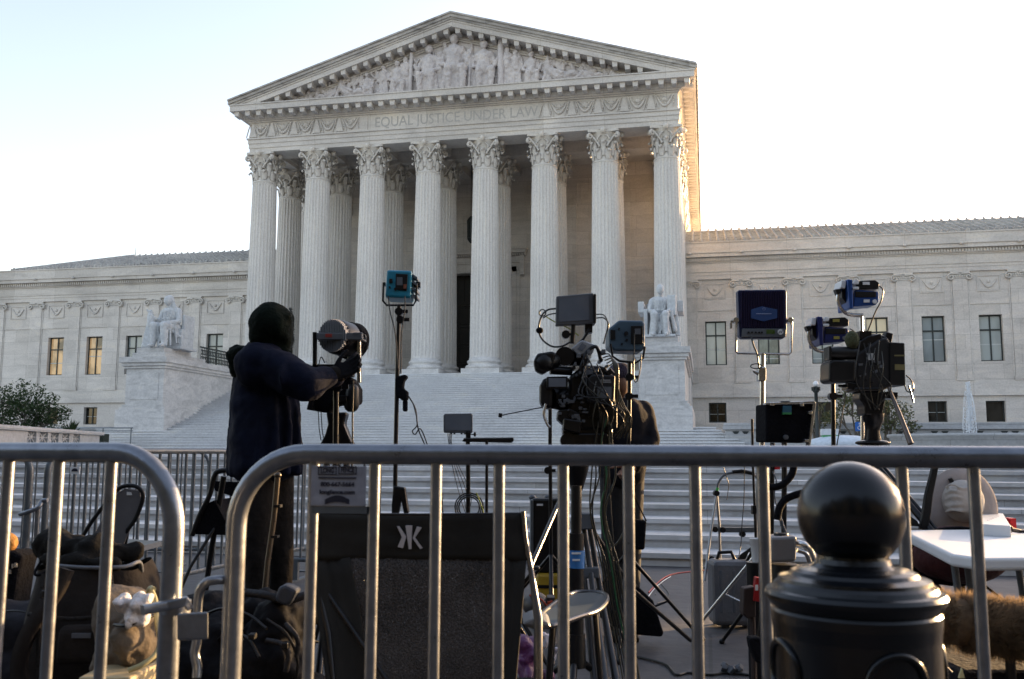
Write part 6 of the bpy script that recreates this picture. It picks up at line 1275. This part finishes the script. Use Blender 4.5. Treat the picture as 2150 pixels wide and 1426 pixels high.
b = MB(); p = R.L(2120, 1370, 0); b.tube([p+Vector((0, 0, .03)), p-Vector((0, 0, .1))], .012, 8); R.part(b, 'mount', mBlkM)
R = Rig('equipment_bag', 'black equipment bag with a pale yellow triangle mark at the lower right corner', 'bag', 2080, 2.35)
b = MB(); a = R.L(1990, 1400, 0); c = R.L(2330, 1400, 0); b.box(a.x, c.x, -.06, .3, 0, a.z); R.part(b, 'body', mBlkF, bevel=.03, seg=3); b = MB(); R.poly(b, [(2013, 1424), (2026, 1424), (2020, 1403)], -.065, -.06); R.part(b, 'triangle_mark', mat('pale_yellow', (.6, .55, .3), .5)); b = MB(); R.tube(b, [(1979, 1392, -.05), (2000, 1412, -.06)], 1.5, 5); R.part(b, 'zip', mChrome)
# ------------------------------- bags and chairs at the left
R = Rig('tote_bag', 'large open brown grey canvas tote with a rolled dark top behind the left bars', 'bag', 190, 2.75)
mTote = mat('brown_grey_canvas', (.022, .0185, .017), .9, var=.35, scale=5, bump=.7, bscale=14, spec=.15)
b = MB(); rings = []
for (y_, xl, xr, d_) in ((1190, 70, 282, .13), (1215, 66, 290, .14), (1260, 52, 300, .16), (1320, 46, 312, .18), (1390, 40, 322, .19), (1470, 44, 316, .18), (1500, 60, 300, .16)):
    a = R.L(xl, y_, 0); c = R.L(xr, y_, 0); cx_ = (a.x+c.x)/2; rx = (c.x-a.x)/2; ring_ = []
    for k_ in range(40):
        th = k_*math.pi/20; cs, sn = math.cos(th), math.sin(th); e = .62; w_ = 1+.05*noise.noise(Vector((cs*2, sn*2, y_*.02)))
        ring_.append(Vector((cx_+rx*w_*math.copysign(abs(cs)**e, cs), .08+d_*w_*math.copysign(abs(sn)**e, sn), a.z+.012*math.sin(th*3))))
    rings.append(ring_)
rings.reverse(); zb = rings[0][0].z
b.loft(rings, False); b.loft([[Vector((p.x, p.y, .0)) for p in rings[0]], rings[0]], True); R.part(b, 'body', mTote, subsurf=2, disp=(.04, .1))
b = MB(); 
R.cap(b, (110, 1150, .12), (200, 1152, .02), 36, 30, 14); R.cap(b, (190, 1160, 0), (282, 1158, .05), 26, 20, 12); R.cap(b, (95, 1178, -.02), (240, 1186, -.08), 16, 16, 10)
R.part(b, 'rolled_jacket', mat('dark_olive_cloth', (.011, .0105, .010), .92, var=.4, bump=.7, bscale=20, spec=.12), remesh=.012, smoothit=1, disp=(.05, .07))
b = MB(); R.tube(b, curve([(140, 1195, -.16), (120, 1240, -.17), (85, 1290, -.19), (55, 1340, -.2), (40, 1400, -.2), (50, 1470, -.2)]), 16, 4); R.part(b, 'strap', mTote)
b = MB(); R.tube(b, curve([(130, 1150, 0), (95, 1170, -.02), (74, 1200, -.04), (80, 1208, -.05), (100, 1200, -.05)]), 3, 6); R.part(b, 'carry_loop', mBlkF)
b = MB(); R.tube(b, curve([(100, 1186, -.1), (180, 1192, -.12), (260, 1190, -.1), (292, 1180, 0), (298, 1200, .05)]), 4, 6); R.part(b, 'rim_piping', mat('grey_piping', (.1, .11, .13), .7))
mWeb = mat('dark_webbing', (.02, .018, .017), .8, bump=.6, bscale=120, spec=.2)
for pts_ in ([(92, 1205, -.13), (84, 1300, -.175), (80, 1420, -.2)], [(232, 1205, -.13), (240, 1300, -.175), (246, 1420, -.2)], [(60, 1290, -.15), (150, 1300, -.19), (290, 1288, -.14)]):
    b = MB(); R.tube(b, curve(pts_), 5, 4); R.part(b, 'seam_webbing', mWeb)
b = MB(); R.box(b, 228, 1240, 242, 1256, -.2, -.17); R.box(b, 86, 1240, 98, 1254, -.2, -.17); R.part(b, 'buckles', mBlk, bevel=.003)
b = MB(); R.poly(b, [(110, 1400), (228, 1398), (222, 1312), (118, 1316)], -.215, -.17); R.part(b, 'front_pocket', mTote, bevel=.02, seg=3)
b = MB(); R.box(b, 150, 1330, 190, 1340, -.22, -.214); R.part(b, 'pocket_label', mat('grey_piping', (.1, .11, .13), .7))
R = Rig('canvas_backpack', 'tan and grey backpack with pale piping and white paper stuffed in its pocket', 'backpack', 285, 2.45)
b = MB(); R.cap(b, (262, 1300, .05), (268, 1395, .03), 58, 60, 18); R.ell(b, (292, 1340, .0), 44, 62, .12, 18); R.ell(b, (255, 1270, .08), 50, 40, .1, 14); R.cap(b, (262, 1395, .03), (262, 1470, .03), 62, 66, 14)
R.part(b, 'body', mat('tan_grey_canvas', (.11, .09, .07), .85, var=.6, scale=8, spec=.2, bump=.6, bscale=22), remesh=.01, smoothit=2, disp=(.045, .06))
b = MB(); R.tube(b, curve([(318, 1240, -.02), (326, 1262, -.02), (330, 1310, -.04), (336, 1345, -.06), (328, 1372, -.1), (300, 1395, -.13), (270, 1408, -.14)]), 5.5, 8); R.tube(b, curve([(322, 1238, 0), (316, 1236, .02), (312, 1250, .03), (316, 1300, .02)]), 6, 8); R.part(b, 'piping', mat('pale_olive_piping', (.33, .3, .16), .7))
b = MB(); R.tube(b, curve([(240, 1312, -.1), (262, 1314, -.13), (290, 1306, -.13), (322, 1292, -.09)]), 3.5, 6); R.part(b, 'zip', mBlk)
b = MB(); rnd = random.Random(31)
for k_ in range(16): R.ell(b, (278+rnd.uniform(-26, 30), 1280+rnd.uniform(-22, 22), -.1+rnd.uniform(-.03, .02)), rnd.uniform(8, 17), rnd.uniform(8, 18), .03, 7, (rnd.uniform(0, 1), rnd.uniform(0, 1), 0))
R.part(b, 'white_paper', mat('crumpled_paper', (.55, .52, .52), .7, bump=.8, bscale=40), remesh=.007)
b = MB(); p = R.L(262, 1470, .03); b.tube([p, Vector((p.x, p.y, 0))], .16, 16); R.part(b, 'base', mBlkF)
R = Rig('wooden_crate', 'pale sunlit box corner under the tan backpack', 'box', 240, 2.3)
b = MB(); a = R.L(170, 1422, 0); c = R.L(284, 1400, 0); b.box(a.x, c.x, -.02, .25, 0, c.z-.02); R.part(b, 'box', mat('pale_wood', (.42, .34, .2), .6), bevel=.008)
R = Rig('duffel_bag', 'low dark duffel bag lying at the far left bottom', 'bag', 40, 3.0)
b = MB(); R.cap(b, (-40, 1330, .1), (85, 1322, .1), 62, 60, 16); R.cap(b, (-40, 1420, .1), (100, 1420, .1), 80, 78, 16); R.part(b, 'body', mat('dark_grey_nylon', (.02, .02, .025), .8, var=.4, bump=.5, bscale=15, spec=.15), remesh=.013, smoothit=2, disp=(.05, .09))
b = MB(); R.tube(b, curve([(-10, 1285, -.05), (40, 1283, -.1), (75, 1296, -.12), (92, 1312, -.14)]), 2, 6); R.part(b, 'piping', mBlk)
b = MB(); p = R.L(30, 1440, .1); b.box(p.x-.2, p.x+.2, p.y-.12, p.y+.12, 0, p.z); R.part(b, 'lower_fold', mBlkF, bevel=.03)
R = Rig('tool_pouch', 'dark pouch with an orange top and silver buckles at the left edge', 'pouch', 15, 3.2)
b = MB(); R.poly(b, [(-30, 1290), (25, 1290), (38, 1200), (46, 1168), (28, 1158), (-30, 1160)], 0, .12); R.part(b, 'body', mBlkF, bevel=.012); b = MB(); R.cap(b, (-20, 1140, .06), (14, 1140, .06), 22, 22, 12); R.part(b, 'orange_top', mat('amber_cloth', (.35, .16, .03), .8, bump=.5)); b = MB()
for (x_, y_) in ((24, 1184), (30, 1182), (18, 1196)): R.box(b, x_, y_, x_+4, y_+9, -.01, .0)
R.part(b, 'buckles', mChrome); b = MB(); p = R.L(-5, 1290, .06); b.tube([p, Vector((p.x, p.y, 0))], .07, 12); R.part(b, 'lower_body', mBlkF)
R = Rig('folding_chair', 'grey folding chair back with a black rim and a handle slot behind the tote', 'folding chair', 240, 5.0, 'folding chairs')
b = MB(); R.poly(b, [(196, 1125), (256, 1150), (282, 1090), (296, 1050), (292, 1030), (262, 1026), (240, 1040)], 0, .015); R.part(b, 'back_panel', mat('grey_chair_plastic', (.12, .115, .12), .6), bevel=.004); b = MB(); R.tube(b, curve([(172, 1128, 0), (200, 1085, 0), (236, 1040, 0), (256, 1022, 0), (284, 1021, 0), (299, 1034, 0), (298, 1055, 0), (284, 1090, 0), (268, 1112, 0)]), 4.5, 8); R.part(b, 'rim', mBlk)
b = MB(); R.poly(b, [(266, 1040), (277, 1040), (275, 1034), (266, 1033)], -.006, -.002); R.part(b, 'handle_slot', mWht); b = MB(); R.tube(b, [(172, 1128, 0), (150, 1300, .1)], 4, 8); R.tube(b, [(268, 1112, 0), (262, 1150, .05), (285, 1300, .1)], 4, 8); R.poly(b, [(178, 1150), (290, 1160), (285, 1150), (180, 1142)], 0, .35); R.part(b, 'seat_and_legs', mBlkM)
R = Rig('director_chair', 'tall black folding chair with slanted frame left of the hooded person', 'folding chair', 450, 4.8, 'folding chairs')
b = MB(); R.tube(b, curve([(403, 1125, 0), (420, 1080, 0), (440, 1040, 0), (450, 1000, 0), (462, 989, 0), (500, 988, 0), (540, 992, 0)]), 5.5, 8); R.tube(b, [(470, 1000, .02), (456, 1080, .05), (440, 1180, .1), (420, 1330, .2)], 6, 8); R.tube(b, [(456, 1100, .02), (400, 1190, -.1), (340, 1330, -.2)], 3.5, 8); R.tube(b, [(540, 1130, .02), (560, 1330, .1)], 5, 8); R.part(b, 'frame', mBlk)
b = MB(); R.poly(b, [(404, 1122), (476, 1124), (474, 1095), (450, 1050), (430, 1060)], .0, .3); R.poly(b, [(447, 1010), (540, 1014), (540, 1060), (450, 1030)], .28, .3); R.part(b, 'seat_cloth', mBlkF, bevel=.005)
R = Rig('monopod', 'thin brass edged monopod leaning in front of the hooded person', 'monopod', 575, 3.9)
b = MB(); R.tube(b, [(583, 1000, 0), (575, 1090, 0), (562, 1180, -.02), (550, 1300, -.04), (540, 1460, -.06)], 6, 8); R.ell(b, (583, 998, 0), 8, 7); R.part(b, 'tube', mat('dark_brass_tube', (.09, .075, .06), .3, .75)); b = MB(); R.box(b, 574, 1060, 588, 1066, -.02, .02); R.box(b, 568, 1125, 582, 1130, -.02, .02); R.part(b, 'locks', mBlk)
R = Rig('equipment_backpack', 'heap of black rounded backpack with straps behind the nearest barricade', 'backpack', 560, 2.7)
b = MB(); mBp = mat('black_nylon', (.0045, .0045, .006), .75, var=.4, bump=.7, bscale=12, spec=.12)
for (x_, y_, rx, ry, d_) in ((585, 1320, 62, 70, .05), (540, 1400, 72, 60, .0), (470, 1350, 60, 70, .1), (600, 1400, 40, 60, .0), (440, 1290, 75, 50, .2), (540, 1280, 80, 42, .2), (620, 1290, 45, 34, .12)): R.ell(b, (x_, y_, d_), rx, ry, .11, 16)
for (x_, y_) in ((470, 1440), (570, 1440), (420, 1400)): R.ell(b, (x_, y_, .05), 70, 70, .15, 14)
R.part(b, 'body', mBp, remesh=.011, smoothit=2, disp=(.06, .07))
b = MB(); R.tube(b, curve([(560, 1345, -.1), (590, 1352, -.12), (606, 1375, -.13), (600, 1410, -.13)]), 6, 6); R.tube(b, curve([(600, 1310, -.08), (618, 1330, -.1), (626, 1350, -.1), (622, 1380, -.1)]), 5, 6); R.tube(b, curve([(520, 1245, .0), (560, 1250, -.02), (600, 1262, -.02), (640, 1250, 0)]), 9, 6); R.part(b, 'straps', mat('black_webbing', (.014, .014, .017), .6, bump=.5, spec=.3))
for pts_ in ([(430, 1290, .05), (470, 1278, -.0), (520, 1290, -.04), (560, 1320, -.09)], [(450, 1350, .0), (480, 1330, -.03), (520, 1340, -.09), (545, 1380, -.14)], [(560, 1300, -.06), (600, 1330, -.09), (624, 1380, -.1), (622, 1430, -.1)]):
    b = MB(); R.tube(b, curve(pts_), 3, 6); R.part(b, 'zip_piping', mBlk)
b = MB(); R.box(b, 590, 1350, 604, 1364, -.15, -.12); R.box(b, 520, 1332, 534, 1344, -.13, -.1); R.part(b, 'buckles', mBlk, bevel=.003)
b = MB(); R.poly(b, [(575, 1262), (600, 1275), (612, 1268), (625, 1240), (600, 1228), (585, 1232)], -.04, .02); R.part(b, 'flap', mat('dark_blue_nylon', (.02, .028, .045), .6), bevel=.01)
b = MB(); p = R.L(530, 1430, .05); b.box(p.x-.2, p.x+.2, p.y-.1, p.y+.15, 0, p.z); R.part(b, 'base', mBp, bevel=.04)
R = Rig('blue_bag', 'dark blue cloth bag behind the hook of the nearest barricade', 'bag', 455, 3.1)
b = MB(); R.ell(b, (455, 1320, 0), 42, 50, .1, 14); R.ell(b, (440, 1400, 0), 55, 60, .12, 14); R.part(b, 'body', mat('royal_blue_cloth', (.012, .015, .09), .7, bump=.4), remesh=.013); b = MB(); p = R.L(445, 1420, 0); b.tube([p, Vector((p.x, p.y, 0))], .12, 14); R.part(b, 'base', mBp)
R = Rig('light_stand_base', 'black tripod stand with a knob beside the camp chair left edge', 'stand', 675, 3.0)
b = MB(); R.tube(b, [(668, 1210, .1), (676, 1300, .05), (685, 1370, 0)], 8, 10); R.dcyl(b, 677, 1300, 16, -.03, .05, 14); R.part(b, 'pole', mBlkM)
for pts_ in (((680, 1310, 0), (668, 1430, -.1)), ((684, 1330, 0), (708, 1440, -.05)), ((672, 1230, 0), (720, 1350, .3))): b = MB(); p = R.L(*pts_[1]); q_ = R.L(*pts_[0]); dv = (p-q_); b.tube([q_, p, q_+dv*(q_.z/max(.05, q_.z-p.z))], .011, 8); R.part(b, 'leg', mBlkM)
# ------------------------------- cables on the ground
def gcable(label, pts, r, m): t = MB().tube([(p.x, p.y, r+.001) for p in [onz(x, y, 0) for x, y in [c[:2] for c in curve(pts, 8)]]], r, 6).build('cable', m); tag(t, label, 'cable', 'cables on the ground'); return t
gcable('red cable curving across the pavement towards the grey case', [(1362, 1246), (1385, 1222), (1410, 1208), (1450, 1202), (1500, 1198), (1560, 1199)], .006, mat('red_cable', (.4, .04, .03), .5))
gcable('thin pale cable beside the red cable on the pavement', [(1350, 1270), (1372, 1240), (1392, 1222), (1408, 1212)], .004, mWht)
gcable('thin black cable looping from the sandbag on the pavement', [(1376, 1250), (1382, 1225), (1395, 1235), (1405, 1250), (1398, 1262), (1380, 1268)], .003, mCable)
gcable('black cable snaking along the bottom edge of the picture', [(1335, 1382), (1370, 1390), (1400, 1400), (1420, 1420), (1445, 1416), (1490, 1420), (1530, 1416), (1600, 1424)], .007, mCable)
R = Rig('plug_bundle', 'small dark plug bundle on the pavement at the bottom edge', 'plug', 1535, 4.4)
b = MB(); p = onz(1535, 1414, 0)-R.o; x_, y_ = p.dot(Rh), p.dot(Fh)
for k_ in range(9): b.obox((x_+rnd.uniform(-.05, .05), y_+rnd.uniform(-.04, .04), .02+rnd.uniform(0, .02)), (.04, .025, .025), (rnd.uniform(0, 1), rnd.uniform(0, 1), rnd.uniform(0, 3)))
R.part(b, 'plugs', mGry, bevel=.004)
# ------------------------------- park trees behind the photographer and an added shade grove and hedge (all off frame)
def grove(label, spots, m, seed):
    t = MB(); rnd = random.Random(seed)
    for (x_, y_, h_) in spots:
        t.ell((x_, y_, h_*.52), (3.3, 3.3, h_*.5), 14)
        for j in range(110):
            v = Vector((rnd.gauss(0, 1), rnd.gauss(0, 1), rnd.gauss(0, 1))).normalized(); c_ = Vector((x_, y_, h_*.54))+Vector((v.x*3.35, v.y*3.35, v.z*h_*.5)); d_ = Vector((rnd.gauss(0, 1), rnd.gauss(0, 1), rnd.gauss(0, 1))).normalized()*.6; e_ = d_.orthogonal()
            t.add([c_-d_, c_+e_*.6, c_+d_, c_-e_*.6], [(0, 1, 2, 3)])
        t.cyl((x_, y_, 0), (x_, y_, h_*.3), .28, 6)
    o = t.build('woodland', m); tag(o, kind='stuff'); tag(o, label, 'trees')
rnd = random.Random(77); mWood = leafmat('woodland_leaf', (.012, .017, .014))
grove('dense wood of park trees behind the photographer', [(-75+k_*2.2+rnd.uniform(-1, 1), -16+rnd.uniform(-4, 2), rnd.uniform(13, 18)) for k_ in range(70)], mWood, 1)
sx, sy = math.sin(SUN_AZ), math.cos(SUN_AZ)
gs = [(-7.25-k_*2.3, 52, 16) for k_ in range(4)]+[(-14-k_*3.2, 102, 24) for k_ in range(6)]  # unseen trees lined up along the sun direction to shade people and steps
grove('grove of trees beside the plaza to the right of the picture', [(sx*t_+sy*s_, sy*t_-sx*s_, h_+rnd.uniform(0, 1.5)) for s_, t_, h_ in gs], mWood, 2)
h = MB(); rnd = random.Random(5)  # unseen hedge, added with its height set to shade ground and bags
for a0, a1, hh in ((-3.9, -2.45, 7.42), (-2.45, 16, 6.82)):
    c0 = [Vector((sx*t_+sy*s_, sy*t_-sx*s_, 0)) for s_, t_ in ((a0, 50.6), (a1, 50.6), (a1, 53), (a0, 53))]; h.prism(c0, 0, (0, 0, hh-.1))
    for k_ in range(int((a1-a0)*160)):
        s_ = rnd.uniform(a0, a1); t_ = rnd.uniform(50.4, 53.2); z_ = hh-.1+rnd.uniform(-.05, .1) if rnd.random() < .5 else rnd.uniform(0, hh); 
        if z_ < hh-.2: t_ = 50.5
        c_ = Vector((sx*t_+sy*s_, sy*t_-sx*s_, z_)); d_ = Vector((rnd.gauss(0, 1), rnd.gauss(0, 1), rnd.gauss(0, 1))).normalized()*.12; e_ = d_.orthogonal(); h.add([c_-d_, c_+e_*.6, c_+d_, c_-e_*.6], [(0, 1, 2, 3)])
tag(h.build('clipped_hedge', mWood), 'tall clipped hedge beside the plaza to the right of the picture', 'hedge')  # added shade hedge, shares only its name with the low clipped hedge
